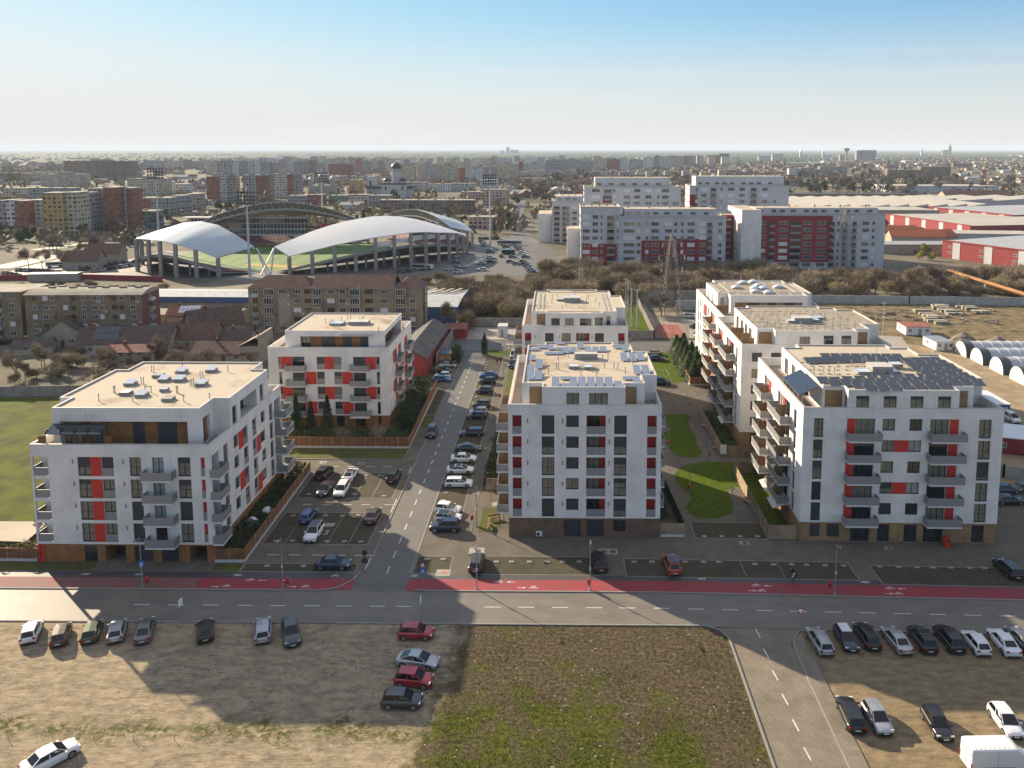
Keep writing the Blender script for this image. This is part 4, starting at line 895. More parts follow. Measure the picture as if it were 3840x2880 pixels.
sheet('cross_street',rect(-45,34,212,222.5),.010,M_ASPHS); sheet('paved_yard',rect(-28,-8,223.3,239),.012,M_PADC); sheet('pavement',rect(34,50,212,262),.006,M_PADC)
sheet('pavement',rect(-27.9,-25.1,134.3,212),.006,M_PAVE)
# parking bays
BAYS=[(-41.5,-26.4,118.9,128.3),(-41.4,-26.7,104.2,113.7),(-41.6,-26.7,96.95,98.9),(-19.2,-14.6,109.5,205),(-18.9,-14.3,96.8,101.0),(-10.3,5.4,96.6,101.1),(8.9,38.6,96.4,100.7),(41.4,70,95.6,100),(19.6,29.7,106.8,111.5),(-31,-25.7,158,176),(20,27,188,193)]
for i,(a,b,c,d) in enumerate(BAYS):
    k=bend(a)*.9; sheet('parking_bays',[(a,c+k),(b,c+bend(b)*.9),(b,d+bend(b)*.9),(a,d+k)],.012,M_BAY)
    q=MB(); t=.12
    for (x0,x1,y0,y1) in ((a-t,b+t,c-t,c),(a-t,b+t,d,d+t),(a-t,a,c,d),(b,b+t,c,d)): q.prism([(x0,y0+bend(x0)*.9),(x1,y0+bend(x1)*.9),(x1,y1+bend(x1)*.9),(x0,y1+bend(x0)*.9)],0,.03,M_KERB,bot=False)
    struct(q.obj('bay_edging'))
def lines(name,segs,w,z,m):
    q=MB()
    for x0,y0,x1,y1 in segs:
        d=Vector((x1-x0,y1-y0)).normalized(); n=Vector((-d.y,d.x))*w/2
        q.face([(x0-n.x,y0-n.y,z),(x1-n.x,y1-n.y,z),(x1+n.x,y1+n.y,z),(x0+n.x,y0+n.y,z)],m)
    return struct(q.obj(name))
lines('bay_lines',[(x,104.3,x,113.6) for x in (-38.4,-35.4,-32.4,-29.4)]+[(x,119,x,128.2) for x in (-38.4,-35.4,-32.4,-29.6)]+[(x,96.4,x,100.4) for x in (24.4,29.3)],.1,.017,M_KERB)
# kerbs: real steps
def kerb(pts,w=.15,h=.12):
    q=MB()
    for (x0,y0),(x1,y1) in zip(pts,pts[1:]):
        d=Vector((x1-x0,y1-y0)).normalized(); n=Vector((-d.y,d.x))*w/2; e=d*.0
        q.prism([(x0-n.x,y0-n.y),(x1-n.x,y1-n.y),(x1+n.x,y1+n.y),(x0+n.x,y0+n.y)],-.05,h,M_KERB,bot=False)
    return struct(q.obj('kerb'))
kerb([(-110,92.58),(-29.5,92.58),(-27.6,93.3),(-26.2,95.2),(-25.9,96.8)],.22,.12); kerb([(-18.0,92.75),(-16.2,92.6),(12,92.6),(120,92.6+bend(120))],.22,.12); kerb([(-25.15,98),(-25.15,212)],.18,.1); kerb([(-19.25,96.6),(-19.25,205)],.18,.04)
kerb([(-110,85.72),(-32.5,85.72)],.18,.12); kerb([(-26,85.72),(17.2,85.72),(18.6,84.9),(19.2,83.8),(19.35,82.5),(19.35,50)],.22,.14); kerb([(26.08,50),(26.08,81),(26.5,83.2),(27.6,84.8),(29,85.15),(100,85.55+bend(100))],.18,.12)
kerb([(-48,134.35),(-26,134.35),(-25.3,135.3)]); kerb([(-27.5,134.4),(-27.9,212)],.12,.1); kerb([(-26.9,104),(-25.2,104.2)],.1,.1); kerb([(-12.6,108),(-12.9,205)],.1,.06); kerb([(-45,222.9),(22,222.9)],.15,.12)
# markings
seg=[]
for x in (-96,-89.5,-83,-51.5,-47.3,-43.1,-38.9,-34.9,-30.8,-26.8,-22.8,-19.6): seg.append((x,89.25,x+1.9,89.25))
for i in range(22): x=-8.9+i*4.08; seg.append((x,89.25+bend(x),x+1.95,89.25+bend(x+1.95)))
for i in range(27): y=96.5+i*4.0; seg.append((-22.3,y,-22.3,y+(1.9 if i<6 else 1.7)))
for i in range(7): y=62+i*3.6; seg.append((22.9,y,22.75,y+1.6))
for x in (-39.7,-36.7,-33.5,-30.6,): seg.append((x,101.2,x+1.6,101.2)); seg.append((x,116.5,x+1.4,116.5)); seg.append((x,131.2,x+1.6,131.2))
seg+=[(-27.7,101.2,-24.9,101.2),(-27,116.5,-25.3,116.5),(-25.4,100.6,-25.4,97.6),(-25.5,118.5,-25.5,113.9),(-25.5,131.1,-25.5,128.6)]
lines('road_markings',seg,.13,.018,M_LINE)
q=MB()
def arrow(x,y,s):   # painted arrow, s=+1 right
    y+=bend(x); q.face([(x-.55*s,y-.05*s,.016),(x+.15*s,y-.05*s,.016),(x+.15*s,y+.05*s,.016),(x-.55*s,y+.05*s,.016)],M_LINE); q.face([(x+.15*s,y-.18*s,.016),(x+.6*s,y,.016),(x+.15*s,y+.18*s,.016)],M_LINE)
def bike(x,y):
    y+=bend(x)
    for cx in (x-.32,x+.32):
        for k in range(8):
            a,b=k*PI/4,(k+1)*PI/4; q.face([(cx+.24*math.cos(a),y+.24*math.sin(a),.016),(cx+.24*math.cos(b),y+.24*math.sin(b),.016),(cx+.19*math.cos(b),y+.19*math.sin(b),.016),(cx+.19*math.cos(a),y+.19*math.sin(a),.016)],M_LINE)
    for (x0,y0,x1,y1) in ((-.32,0,-.1,.38),(-.1,.38,.22,.38),(.22,.38,.32,0),(-.1,.38,.02,0),(.02,0,-.32,0),(.02,0,.22,.38)):
        d=Vector((x1-x0,y1-y0)).normalized(); n=Vector((-d.y,d.x))*.03; q.face([(x+x0-n.x,y+y0-n.y,.0165),(x+x1-n.x,y+y1-n.y,.0165),(x+x1+n.x,y+y1+n.y,.0165),(x+x0+n.x,y+y0+n.y,.0165)],M_LINE)
def walker(x,y):
    y+=bend(x)
    for (x0,y0,x1,y1,w) in ((-.5,.05,.1,.08,.1),(.1,.08,.55,.2,.06),(.1,.06,.5,-.18,.06),(-.3,.05,.0,-.22,.05),(-.3,.06,-.05,.3,.05)):
        d=Vector((x1-x0,y1-y0)).normalized(); n=Vector((-d.y,d.x))*w; q.face([(x+x0-n.x,y+y0-n.y,.0155),(x+x1-n.x,y+y1-n.y,.0155),(x+x1+n.x,y+y1+n.y,.0155),(x+x0+n.x,y+y0+n.y,.0155)],M_LINE)
    q.face([(x-.62,y-.06,.0155),(x-.52,y-.06,.0155),(x-.52,y+.06,.0155),(x-.62,y+.06,.0155)],M_LINE)
for x,s,y in ((-43.4,1,93.3),(-37.9,-1,94.8),(-33.6,1,93.4),(-34.8,-1,94.85),(-6.0,-1,94.8),(-4.6,1,93.5),(24.3,1,93.5),(26.6,-1,94.7),(41.2,1,93.5),(43.3,-1,94.7)): arrow(x,y,s)
for x,y in ((-42,93.4),(-39.5,94.85),(-32,93.4),(-7.6,94.8),(-3.1,93.5),(-28.9,96.0),(-18.6,96.0),(25.5,93.5),(25.1,94.7),(42.4,93.5),(41.8,94.7)): bike(x,y)
for x in (-61.5,-54.5,-41.6,18.5,39.2): walker(x,96.0)
struct(q.obj('painted_symbols'))
# manhole slabs
M_MAN=mat('manhole_iron',(.07,.065,.06),.7,n=.3,ns=6); M_MANR=mat('rusty_manhole',(.33,.12,.08),.8)
for i,(x,y,w,d,c,lb) in enumerate([(-11.2,102.6,2.1,1.7,M_MAN,'square pale manhole slab behind the black car parked on the paved forecourt'),(-15.0,96.9,1.9,1.6,M_MANR,'pale manhole slab with a red round cover beside the footway'),(6.9,102.6,2.6,1.6,M_MAN,'double manhole slab in front of the centre building'),(45.8,104.0,1.1,.9,M_MAN,'round manhole set in dark paving before the front right building'),(-34,107.6,1.7,1.4,M_MAN,'manhole slab in the middle of the left car park bays'),(-33.6,109.9,1.4,1.1,M_CONC,'small pale slab between bays of the left car park'),(-41.5,133,1.2,1.1,M_MAN,'manhole slab at the far left edge of the left car park aisle'),(-34.6,132.6,1.2,1.0,M_MAN,'manhole slab near the grass verge of the left car park'),(-13.3,120.8,.9,.8,M_MANR,'reddish manhole on the footpath left of the timber screen'),(-13.2,140,1,.9,M_MAN,'manhole slab on the footpath beside the row of white cars'),(-9.4,116.9,1.7,1.5,M_PADC,'pale square drain slab beside the small lawn with benches'),(26.1,105.2,1.4,.9,M_MAN,'green rimmed drain in the paving between the two courtyard fences'),(-14.3,173,1.2,1,M_MAN,'round cover in the lawn strip by the far end of the street')]):
    t=thing('manhole_cover',lb,'manhole cover',(x,y,0)); q=MB(); q.prism(rect(-w/2,w/2,-d/2,d/2),0,.022,M_PADC,bot=False); q.obj('slab',t); q=MB(); n=12
    for cx in ((-.65,.65) if w>2.4 else (w*.1,)): q.face([(cx+.42*min(1,w/1.6)*math.cos(k*PI/6),.42*min(1,w/1.6)*math.sin(k*PI/6),.027) for k in range(n)],c)
    q.obj('lid',t)
# lawns and green patches
sheet('lawn',rect(-48,-27.7,134.6,139.4),.02,M_LAWNR); sheet('lawn',rect(-30.8,-25.6,151,157.6),.02,M_LAWNR); sheet('lawn',rect(-90,-61.5,97.0,99.0),.02,M_LAWNR); sheet('lawn',rect(-45.6,-42.0,97.0,98.8),.02,M_LAWNR)
sheet('lawn',[(-11.5,107.9),(-8.9,107.9),(-8.9,115.6),(-11.5,115.6)],.02,M_LAWNR); sheet('lawn',rect(-12.3,-8.2,121.5,200),.016,M_LAWNR); sheet('lawn',rect(-19.0,-12.9,205.5,211),.02,M_LAWN)
sheet('meadow',rect(-140,-69.9,100,168),.01,M_MEADOW); sheet('garden_ground',rect(-45.6,-42.6,99.2,128.8),.012,M_LAWNR); sheet('garden_ground',rect(-58,-31.2,140,178),.012,M_LAWNR)
sheet('lawn',[(22.05,159.2),(22.0,150),(20.3,148),(20.55,143),(20.63,139.3),(21.2,137.2),(22.4,136.1),(24.02,135.9),(25.4,136.6),(26.1,138.1),(26.2,139.8),(25.9,142),(26.3,144.5),(26.6,146.6),(26.3,149),(25.9,151),(26.6,155),(27.2,159.3)][::-1],.02,M_LAWN)
zc=lambda x,y:G(2380+x*.33751,1500+y*.33751)
sheet('lawn',[zc(*p) for p in ((1100,690),(1100,820),(1165,965),(1090,965),(1040,990),(1040,1030),(1085,1110),(1110,1190),(1085,1260),(960,1305),(820,1320),(680,1305),(600,1255),(572,1200),(590,1140),(635,1100),(620,1050),(560,1010),(490,950),(445,880),(450,810),(500,760),(600,715),(740,690),(900,685))][::-1],.02,M_LAWN)
sheet('lawn',[(14.6,163),(22.3,163),(21.2,177),(14.6,180)],.02,M_LAWN); sheet('lawn',[(14.6,181),(27.8,181),(30.7,183),(30.7,209),(20,209),(20,187)],.018,M_LAWN)
sheet('lawn',rect(15.5,28,226.5,275),.02,M_LAWN); sheet('garden_ground',rect(30,33.8,106.6,129),.02,M_LAWN); sheet('garden_ground',rect(29.5,33.4,136.8,160),.02,M_LAWNR); sheet('garden_ground',rect(31.1,37,179.8,209),.02,M_LAWNR)
sheet('lawn',rect(28,46,222.9,225.6),.02,M_LAWNR)
sheet('sports_court',rect(28.5,38.2,226.6,243.5),.022,mat('red_court',(.27,.07,.05),.85,n=.2,ns=.8)); sheet('playground_ground',rect(28.8,40,244,262),.022,mat('sand',(.3,.25,.18),.95,n=.3,ns=1))
lines('court_lines',[(29,227,29,243),(37.6,227,37.6,243),(29,235,37.6,235),(29,227,37.6,227),(29,243,37.6,243),(33.3,229.5,33.3,240.5)],.08,.028,M_LINE)
M_YARD=mat('yard_earth',(.2,.15,.09),.97,n=1,ns=.3,col2=(.06,.055,.022),bump=.5,bs=2,detail=9,ramp=(.35,.6)); M_YARDP=mat('yard_hardstand',(.29,.225,.145),.95,n=1,ns=.25,col2=(.2,.155,.10),bump=.3,bs=3)
sheet('yard_ground',[(50,222),(62,140),(62,100),(75,96.5),(130,96.5),(260,160),(260,276),(50,278)],.003,M_YARD)
sheet('yard_ground',[(63,142),(66,132),(72,125),(80,118),(140,118),(115,150),(112,200),(108,212),(96,222),(88,222),(84,200),(62,185)],.009,M_YARDP)
sheet('yard_ground',[(87,206),(96,209),(101,228),(93,230),(88,222)],.013,M_PADC)
# ================================================================ vehicles
def paint(name,c,met=.35): 
    m=mat('paint_'+name,c,.32,metal=met,spec=.6); b=m.node_tree.nodes['Principled BSDF']; b.inputs['Coat Weight'].default_value=.6; b.inputs['Coat Roughness'].default_value=.12; return m
PAINT=dict(white=paint('white',(.62,.62,.62),0),silver=paint('silver',(.36,.37,.38),.6),grey=paint('grey',(.14,.145,.15),.5),dark=paint('dark_grey',(.045,.048,.052)),black=paint('black',(.012,.012,.014)),navy=paint('navy',(.015,.025,.05)),blue=paint('blue',(.03,.09,.24)),red=paint('red',(.3,.012,.014),.1),green=paint('green',(.045,.07,.035)),orange=paint('orange',(.35,.06,.015),.2),beige=paint('beige',(.3,.26,.2),.5),brown=paint('brown',(.06,.045,.035)),purple=paint('purple',(.14,.02,.07)),teal=paint('teal',(.02,.09,.1)),yellow=paint('yellow',(.55,.42,.02),0))
M_TYRE=mat('tyre_rubber',(.015,.015,.015),.85); M_RIM=mat('alloy_rim',(.3,.3,.31),.35,metal=.8); M_LAMP=mat('headlamp_glass',(.6,.62,.65),.1,spec=.9); M_TAIL=mat('tail_lamp_red',(.3,.008,.006),.25); M_CGL=mat('car_glass',(.006,.007,.008),.14,spec=.45)
M_PLATE=mat('number_plate_white',(.6,.6,.58),.5)
# kind: L,W,H, belt, hood z, rear deck z, (cabin x as fraction: rear base, rear roof, front roof, front base)
CK=dict(hatch=(4.0,1.8,1.5,.93,.93,.95,(.015,.12,.56,.76)),sedan=(4.6,1.87,1.46,.92,.92,1.02,(.13,.30,.58,.76)),coupe=(4.65,1.85,1.4,.93,.92,1.0,(.09,.33,.56,.76)),wagon=(4.6,1.88,1.52,.94,.93,.98,(.01,.09,.6,.77)),suv=(4.5,1.92,1.7,1.05,1.06,1.05,(.012,.1,.57,.74)),van=(4.7,1.85,1.85,1.1,1.1,1.1,(.0,.03,.66,.86)))
CM={}
def car_meshes(kind):
    if kind in CM: return CM[kind]
    L_,W,H,belt,hood,deck,(a,b_,c,d)=CK[kind]; M={}; hw=W/2; X=lambda t:-L_/2+t*L_
    def zt(t):
        if t<=a: return deck-.06*(1-t/max(a,.01))
        if t>=d: k=(t-d)/(1-d); return hood-.05-.2*k**2.2
        return belt
    st=[0,.02,.06,.12,.18,.24,.32,.42,.52,.62,.7,.76,.82,.88,.93,.97,.99,1]; q=MB(); rows=[]; P_=MATS['paint_white']
    for t in st:
        e=min(1,.80+.2*min(1,t/.06)**.5) if t<.06 else min(1,.72+.28*min(1,(1-t)/.09)**.55) if t>.91 else 1
        w=hw*e; z=zt(t); zb=.22+(.16 if t<.02 or t>.98 else 0)
        z2=z-(.16 if t in(0,1) else .05 if t in(.02,.99) else 0); r=[(w*.93,zb),(w,zb+.18),(w*1.0,z2*.72),(w*.97,z2-.1),(w*.88,z2),(w*.45,z2+.025),(0,z2+.03)]
        rows.append([(X(t),y,zz) for y,zz in r]+[(X(t),-y,zz) for y,zz in r[-2::-1]])
    q.grid(rows,P_); q.face(rows[0][::-1],P_); q.face(rows[-1],P_); q.face([(X(0),-hw*.7,.25),(X(0),hw*.7,.25),(X(1),hw*.7,.25),(X(1),-hw*.7,.25)],M_BLACK)
    # cabin
    bw,rw=hw*.9,hw*.70; zb=belt-.02
    B=[(X(a),bw*.93,max(zb,deck-.03 if a>.05 else zb)),(X(d),bw,zb)]; T=[(X(b_),rw*.96,H-.05),(X((b_+c)/2),rw,H),(X(c),rw*.97,H-.03)]
    s=lambda p:(p[0],-p[1],p[2])
    for f_,g_ in ((lambda p:p,1),(s,-1)):
        pts=[f_(B[0]),f_(B[1]),f_(T[2]),f_(T[1]),f_(T[0])]; q.face(pts if g_<0 else pts[::-1],P_)
    q.face([B[1],s(B[1]),s(T[2]),T[2]],P_); q.face([s(B[0]),B[0],T[0],s(T[0])],P_)
    q.face([T[0],T[1],(T[1][0],0,H+.025),(T[0][0],0,H-.03)],P_); q.face([(T[0][0],0,H-.03),(T[1][0],0,H+.025),s(T[1]),s(T[0])],P_); q.face([T[1],T[2],(T[2][0],0,H-.005),(T[1][0],0,H+.025)],P_); q.face([(T[1][0],0,H+.025),(T[2][0],0,H-.005),s(T[2]),s(T[1])],P_)
    # arches and sills, grille
    wx=(X(.19),X(.81)) ; r_=.34 if kind!='suv' else .37
    for x in wx:
        for sg in (1,-1):
            q.face([(x+(r_+.06)*math.cos(k*PI/8),sg*(hw+.004),r_+(r_+.06)*math.sin(k*PI/8)) for k in (range(9) if sg<0 else range(8,-1,-1))],M_BLACK)
    q.box(X(1)-.03,X(1)+.012,-hw*.5,hw*.5,.36,.56,M_BLACK); q.box(X(0)-.01,X(0)+.03,-hw*.75,hw*.75,.24,.40,M_BLACK)
    M['body']=q.mesh('body',False)
    me=M['body']; 
    for p in me.polygons: p.use_smooth=p.index<(len(st)-1)*12
    def lerp(p,q_,t): return tuple(p[i]+(q_[i]-p[i])*t for i in range(3))
    def quad(p00,p10,p11,p01,m,i0=.06,j0=.08,off=(0,0,0),j1=None):
        j1=j0 if j1 is None else j1
        def bl(u,v): return tuple(Vector(lerp(lerp(p00,p10,u),lerp(p01,p11,u),v))+Vector(off))
        return [bl(i0,j0),bl(1-i0,j0),bl(1-i0,1-j1),bl(i0,1-j1)]
    g=MB(); g.face(quad(B[1],s(B[1]),s(T[2]),T[2],0,.05,.03,(.02,0,.012)),M_CGL); M['windscreen']=g.mesh('windscreen')
    g=MB(); g.face(quad(s(B[0]),B[0],T[0],s(T[0]),0,.09,.1,(-.02,0,.01)),M_CGL); M['rear_window']=g.mesh('rear_window')
    for sg,nm in ((1,'side_window'),(-1,'side_window_')):
        g=MB(); o=(0,.012*sg,.004); Bm=lerp(B[0],B[1],.5); Tm=T[1]
        for (p,r1,u1,v1) in ((B[0],Bm,Tm,T[0]),(Bm,B[1],T[2],Tm)):
            f_=(lambda z:z) if sg>0 else s; pts=quad(f_(p),f_(r1),f_(u1),f_(v1),0,.05,.1,o,.12); g.face(pts[::-1] if sg>0 else pts,M_CGL)
        M[nm]=g.mesh('side_window')
    g=MB(); g.T=Matrix.Rotation(R(90),4,'X'); g.lathe([(0,-.1),(r_-.03,-.1),(r_,-.06),(r_,.08),(r_-.04,.1),(r_-.1,.1)],M_TYRE,14); g.T=None; M['wheel']=g.mesh('wheel')
    g=MB(); g.T=Matrix.Rotation(R(90),4,'X'); g.lathe([(0,.115),(r_*.3,.115),(r_*.72,.098)],M_RIM,10); g.T=None
    M['rim']=g.mesh('rim')
    g=MB(); g.box(-.16,.02,-.2,.14,-.07,.07,M_LAMP); M['headlight']=g.mesh('headlight'); g=MB(); g.box(-.02,.14,-.14,.16,-.08,.1,M_TAIL); M['tail_light']=g.mesh('tail_light')
    g=MB(); g.box(-.012,0,-.26,.26,-.055,.055,M_PLATE); M['number_plate']=g.mesh('number_plate'); g=MB(); g.box(-.08,.08,-.1,.1,-.06,.07,P_); M['mirror']=g.mesh('mirror')
    M['_p']=dict(wx=wx,r=r_,hw=hw,L=L_,belt=belt,hood=hood,deck=deck,xm=X(d)-.25)
    CM[kind]=M; return M
CARS=[]
def setpaint(o,col):
    for s_ in o.material_slots:
        if s_.material and s_.material.name=='paint_white': s_.link='OBJECT'; s_.material=PAINT[col]
def car(kind,x,y,deg,col,label,group=None,name=None,roofc=None,z=0.02):
    M=car_meshes(kind); P=M['_p']; t=thing(name or 'parked_car',label,'car',(x,y,z),R(deg),group)
    b=link('body',M['body'],t); setpaint(b,col)
    for k in ('windscreen','rear_window','side_window','side_window_'): link(k.strip('_'),M[k],t)
    for i,wx in enumerate(P['wx']):
        for sg in (1,-1):
            w=link('wheel',M['wheel'],t,(wx,sg*(P['hw']-.075),P['r']),PI if sg>0 else 0); link('rim',M['rim'],w)
    for sg in (1,-1):
        link('headlight',M['headlight'],t,(P['L']/2-.10,sg*P['hw']*.68,P['hood']*.74)); link('tail_light',M['tail_light'],t,(-P['L']/2+.005,sg*P['hw']*.72,P['deck']*.8)); m=link('mirror',M['mirror'],t,(P['xm'],sg*(P['hw']+.08),P['belt']+.03)); setpaint(m,col)
    link('number_plate',M['number_plate'],t,(-P['L']/2-.012,0,.55)); link('number_plate',M['number_plate'],t,(P['L']/2+.026,0,.45))
    if roofc:
        q=MB(); d=CK[kind]; X=lambda f:-d[0]/2+f*d[0]; a,b_=X(d[6][1])+.1,X(d[6][2])-.06; q.box(a,b_,-d[1]*.31,d[1]*.31,d[2]-.0,d[2]+.032,PAINT[roofc]); q.obj('roof',t)
    CARS.append(t); return t
def ends(zf,near,far,zf_=.8,zn=.3):
    a=G(*zf(*near),zn); b=G(*zf(*far),zf_); return a,b
def car_end(kind,zf,near,far,front,col,label,farz=None,group=None,**k):
    "near/far: middle of the near bumper and top of the far end"
    fz=farz if farz else (.85 if front=='far' else {'hatch':1.2,'wagon':1.25,'suv':1.4,'van':1.7}.get(kind,.95))
    a,b=ends(zf,near,far,fz); d=Vector((b[0]-a[0],b[1]-a[1])); L_=CK[kind][0]; d.normalize(); c=Vector(a)+d*L_/2
    ang=math.degrees(math.atan2(d.y,d.x)); return car(kind,c.x,c.y,ang if front=='far' else ang+180,col,label,group,**k)
def car_side(kind,zf,rw,fw,col,label,group=None,**k):
    a=Vector(G(*zf(*rw))); b=Vector(G(*zf(*fw))); d=(b-a).normalized(); n=Vector((-d.y,d.x)); 
    if n.y<0: n=-n
    c=(a+b)/2+n*CK[kind][1]/2; return car(kind,c.x,c.y,math.degrees(math.atan2(d.y,d.x)),col,label,group,**k)
def Zf(x0,y0,s): return lambda x,y:(x0+x*s,y0+y*s)
zl=Zf(0,2055,.49729); zl2=Zf(1000,2055,.49729); zq=Zf(2740,2055,.49729); zst=Zf(900,1680,.45208); zD=Zf(1480,2300,.2291); z2=Zf(900,1100,.49729); z4=Zf(1800,1500,.40687); zm=Zf(2380,1100,.27125); zn=Zf(1600,1100,.24108); z5=Zf(2740,1300,.49729); zcc=Zf(2380,1500,.33751); zr=Zf(3240,1060,.27125)
g1='cars parked nose to the road on the left gravel lot'
for k,n,f,fr,c,l in (('hatch',(205,722),(262,548),'far','white','white hatchback at the left end of the row on the gravel lot'),('hatch',(435,745),(480,562),'far','brown','brown hatchback between the white and the green cars on the gravel lot'),
  ('hatch',(665,722),(718,545),'far','green','olive green old hatchback on the gravel lot by the road'),('hatch',(865,715),(895,552),'far','silver','silver hatchback right of the olive green car on the gravel lot'),
  ('coupe',(1070,725),(1105,530),'far','grey','grey fastback, last of the five cars close together at the gravel lot edge'),('hatch',(1550,712),(1545,537),'far','black','black hatchback standing alone in the middle of the gravel lot row'),
  ('wagon',(1980,722),(1985,512),'far','silver','silver grey estate car left of the dark suv on the gravel lot'),('suv',(2212,745),(2178,512),'near','dark','dark grey suv facing the viewer at the right end of the gravel lot row')):
    car_end(k,zl,n,f,fr,c,l,group=g1)
g2='cars standing crosswise beside the overgrown field'
car_side('hatch',zD,(140,458),(512,470),'red','red hatchback nearest the road of the two red ones beside the field',g2)
car_side('coupe',zD,(118,908),(550,965),'silver','silver coupe standing between two red cars beside the field',g2)
car_side('hatch',zD,(72,1228),(478,1268),'red','red hatchback between the silver coupe and the dark one beside the field',g2)
car_side('hatch',zl2,(912,1230),(1108,1233),'dark','dark grey three door hatchback, nearest the viewer of the four beside the field',g2)
a=zl; p=Vector(G(*zl(515,1592))); 
car('sedan',p.x-1.6,p.y+.05,52,'white','white sedan cut by the lower left corner of the picture')
CARS[-1].location=(*(Vector(G(*zl(368,1640)))+Vector((0,.3))),.02)
g3='cars in the left bays among the timber fenced gardens'
for k,n,f,fr,c,l in (('suv',(655,264),(720,172),'far','black','black suv in the far left corner of the left car park'),('sedan',(672,405),(732,285),'near','black','black sedan facing the viewer left of the white estate car'),
  ('wagon',(815,408),(868,268),'near','white','white estate car facing the viewer in the back bays of the left car park'),('coupe',(885,280),(930,182),'far','white','white coupe with brown roof behind the white estate car'),
  ('suv',(1252,292),(1288,190),'far','black','black suv in the bay nearest the street of the back row'),('sedan',(1070,633),(1122,508),'far','brown','dark brown sedan in the bay nearest the street of the front row'),
  ('hatch',(527,628),(590,517),'far','blue','bright blue hatchback in the left car park'),('suv',(570,783),(648,606),'near','white','white suv with black roof facing the viewer in the left car park')):
    car_end(k,zst,n,f,fr,c,l,group=g3,roofc='black' if 'black roof' in l else 'brown' if 'brown roof' in l else None)
car_side('sedan',zst,(672,1020),(840,1022),'navy','dark blue sedan parked along the cycle lane at the left car park mouth')
g4='cars parked sideways along the right of the street'
for k,r_,f,c,l in (('sedan',(1785,128),(1917,127),'white','white sedan, farthest of the three white cars beside the street'),('coupe',(1758,225),(1888,224),'white','white coupe with black roof, middle of the three white cars beside the street'),
  ('wagon',(1740,336),(1880,336),'white','white estate car, nearest of the three white cars beside the street'),('hatch',(1640,548),(1785,562),'white','white hatchback behind the mini in the bays by the corner lawn'),
  ('hatch',(1655,628),(1780,632),'white','white small car with black roof squeezed between white hatchback and navy suv'),('suv',(1778,709),(1612,709),'navy','navy suv nearest the corner in the bays beside the street')):
    car_side(k,zst,r_,f,c,l,g4,roofc='black' if 'black roof' in l else None)
for k,r_,f,c,l in (('wagon',(1803,1083),(1692,1087),'navy','dark blue estate car up the street from the grey coupe'),('coupe',(1660,1201),(1782,1203),'dark','dark grey coupe just beyond the three white cars'),
  ('hatch',(1838,953),(1727,955),'black','black hatchback, nearest of the tight pair beside the street'),('hatch',(1852,920),(1745,925),'silver','silver car half hidden behind the black hatchback beside the street'),
  ('hatch',(1868,864),(1770,866),'brown','brown hatchback right of the street beyond the tight pair'),('hatch',(1887,758),(1795,760),'dark','dark blue grey hatchback standing alone between empty bays beside the street'),
  ('hatch',(1907,686),(1818,687),'black','black hatchback parked beside the blue sedan far up the street'),('sedan',(1920,640),(1832,642),'blue','blue sedan, farthest up the street of the right hand row')):
    car_side(k,z2,r_,f,c,l,g4)
g5='cars on the left of the street by the long shed'
for k,r_,f,c,l in (('sedan',(1465,672),(1560,674),'blue','blue sedan nearest in the row beside the long grey shed'),('hatch',(1567,645),(1480,645),'white','white hatchback behind the blue sedan beside the long shed'),
  ('suv',(1470,604),(1575,606),'black','black car under a cover beside the long grey shed'),('coupe',(1510,564),(1612,566),'silver','silver coupe beside the long grey shed'),('sedan',(1512,536),(1605,537),'dark','dark sedan behind the silver coupe by the long shed'),('wagon',(1525,512),(1610,514),'navy','navy estate car farthest in the row by the timber shed')):
    car_side(k,z2,r_,f,c,l,g5)
car('suv',-24.0,G(*z2(1440,1085))[1]+1.2,-88,'black','black suv driving down the street toward the viewer',name='moving_car',z=.02); CARS[-1].location.x=G(*z2(1440,1085))[0]
car_end('wagon',zl2,(1570,190),(1590,53),'far','brown','dark brown estate car sticking out of the paved bays left of the centre block')
car_end('suv',z4,(1120,1590),(1085,1430),'far','black','black suv with roof window parked in the grass pavers before the centre block')
car_end('suv',z4,(1800,1618),(1745,1450),'far','orange','orange suv with black roof parked in shade before the courtyard',roofc='black')
car_end('wagon',zq,(2170,240),(2045,100),'far','black','black estate car at the right picture edge in the shaded paver bays')
g6='cars parked at a slant along the road on the right gravel lot'
for k,n,f,fr,c,l in (('wagon',(732,815),(628,608),'far','silver','silver estate car with roof rails at the left end of the right lot row'),('hatch',(925,785),(838,586),'near','navy','dark small car with white roof facing the viewer in the right lot row'),
  ('wagon',(1088,775),(985,578),'far','black','black estate car third in the right lot row, with silver roof rails'),('sedan',(1330,808),(1198,608),'far','silver','silver sedan among black cars of the right lot row'),
  ('suv',(1512,800),(1398,602),'far','black','black suv with two roof bars in the right lot row'),('suv',(1722,795),(1598,605),'far','black','black boxy suv between the roof bar suv and the white crossover'),
  ('hatch',(1918,815),(1790,620),'far','white','white crossover right of the black boxy suv on the right lot'),('sedan',(2142,825),(2000,620),'far','white','white sedan near the right end of the right lot row'),('sedan',(2300,810),(2150,625),'far','grey','grey sedan cut by the picture edge in the right lot row')):
    t=car_end(k,zq,n,f,fr,c,l,group=g6,roofc='white' if 'white roof' in l else None)
    if 'rails' in l or 'roof bars' in l:
        q=MB(); d=CK[k]
        if 'bars' in l:
            for x in (-.9,.1): q.box(x,x+.06,-.62,.62,d[2]+.04,d[2]+.08,M_RIM)
        else:
            for s_ in (-1,1): q.box(-1.6,.4,s_*.58-.02,s_*.58+.02,d[2]-.0,d[2]+.05,M_RIM)
        q.obj('roof_rack',t)
g7='cars in the sunny part of the right gravel lot'
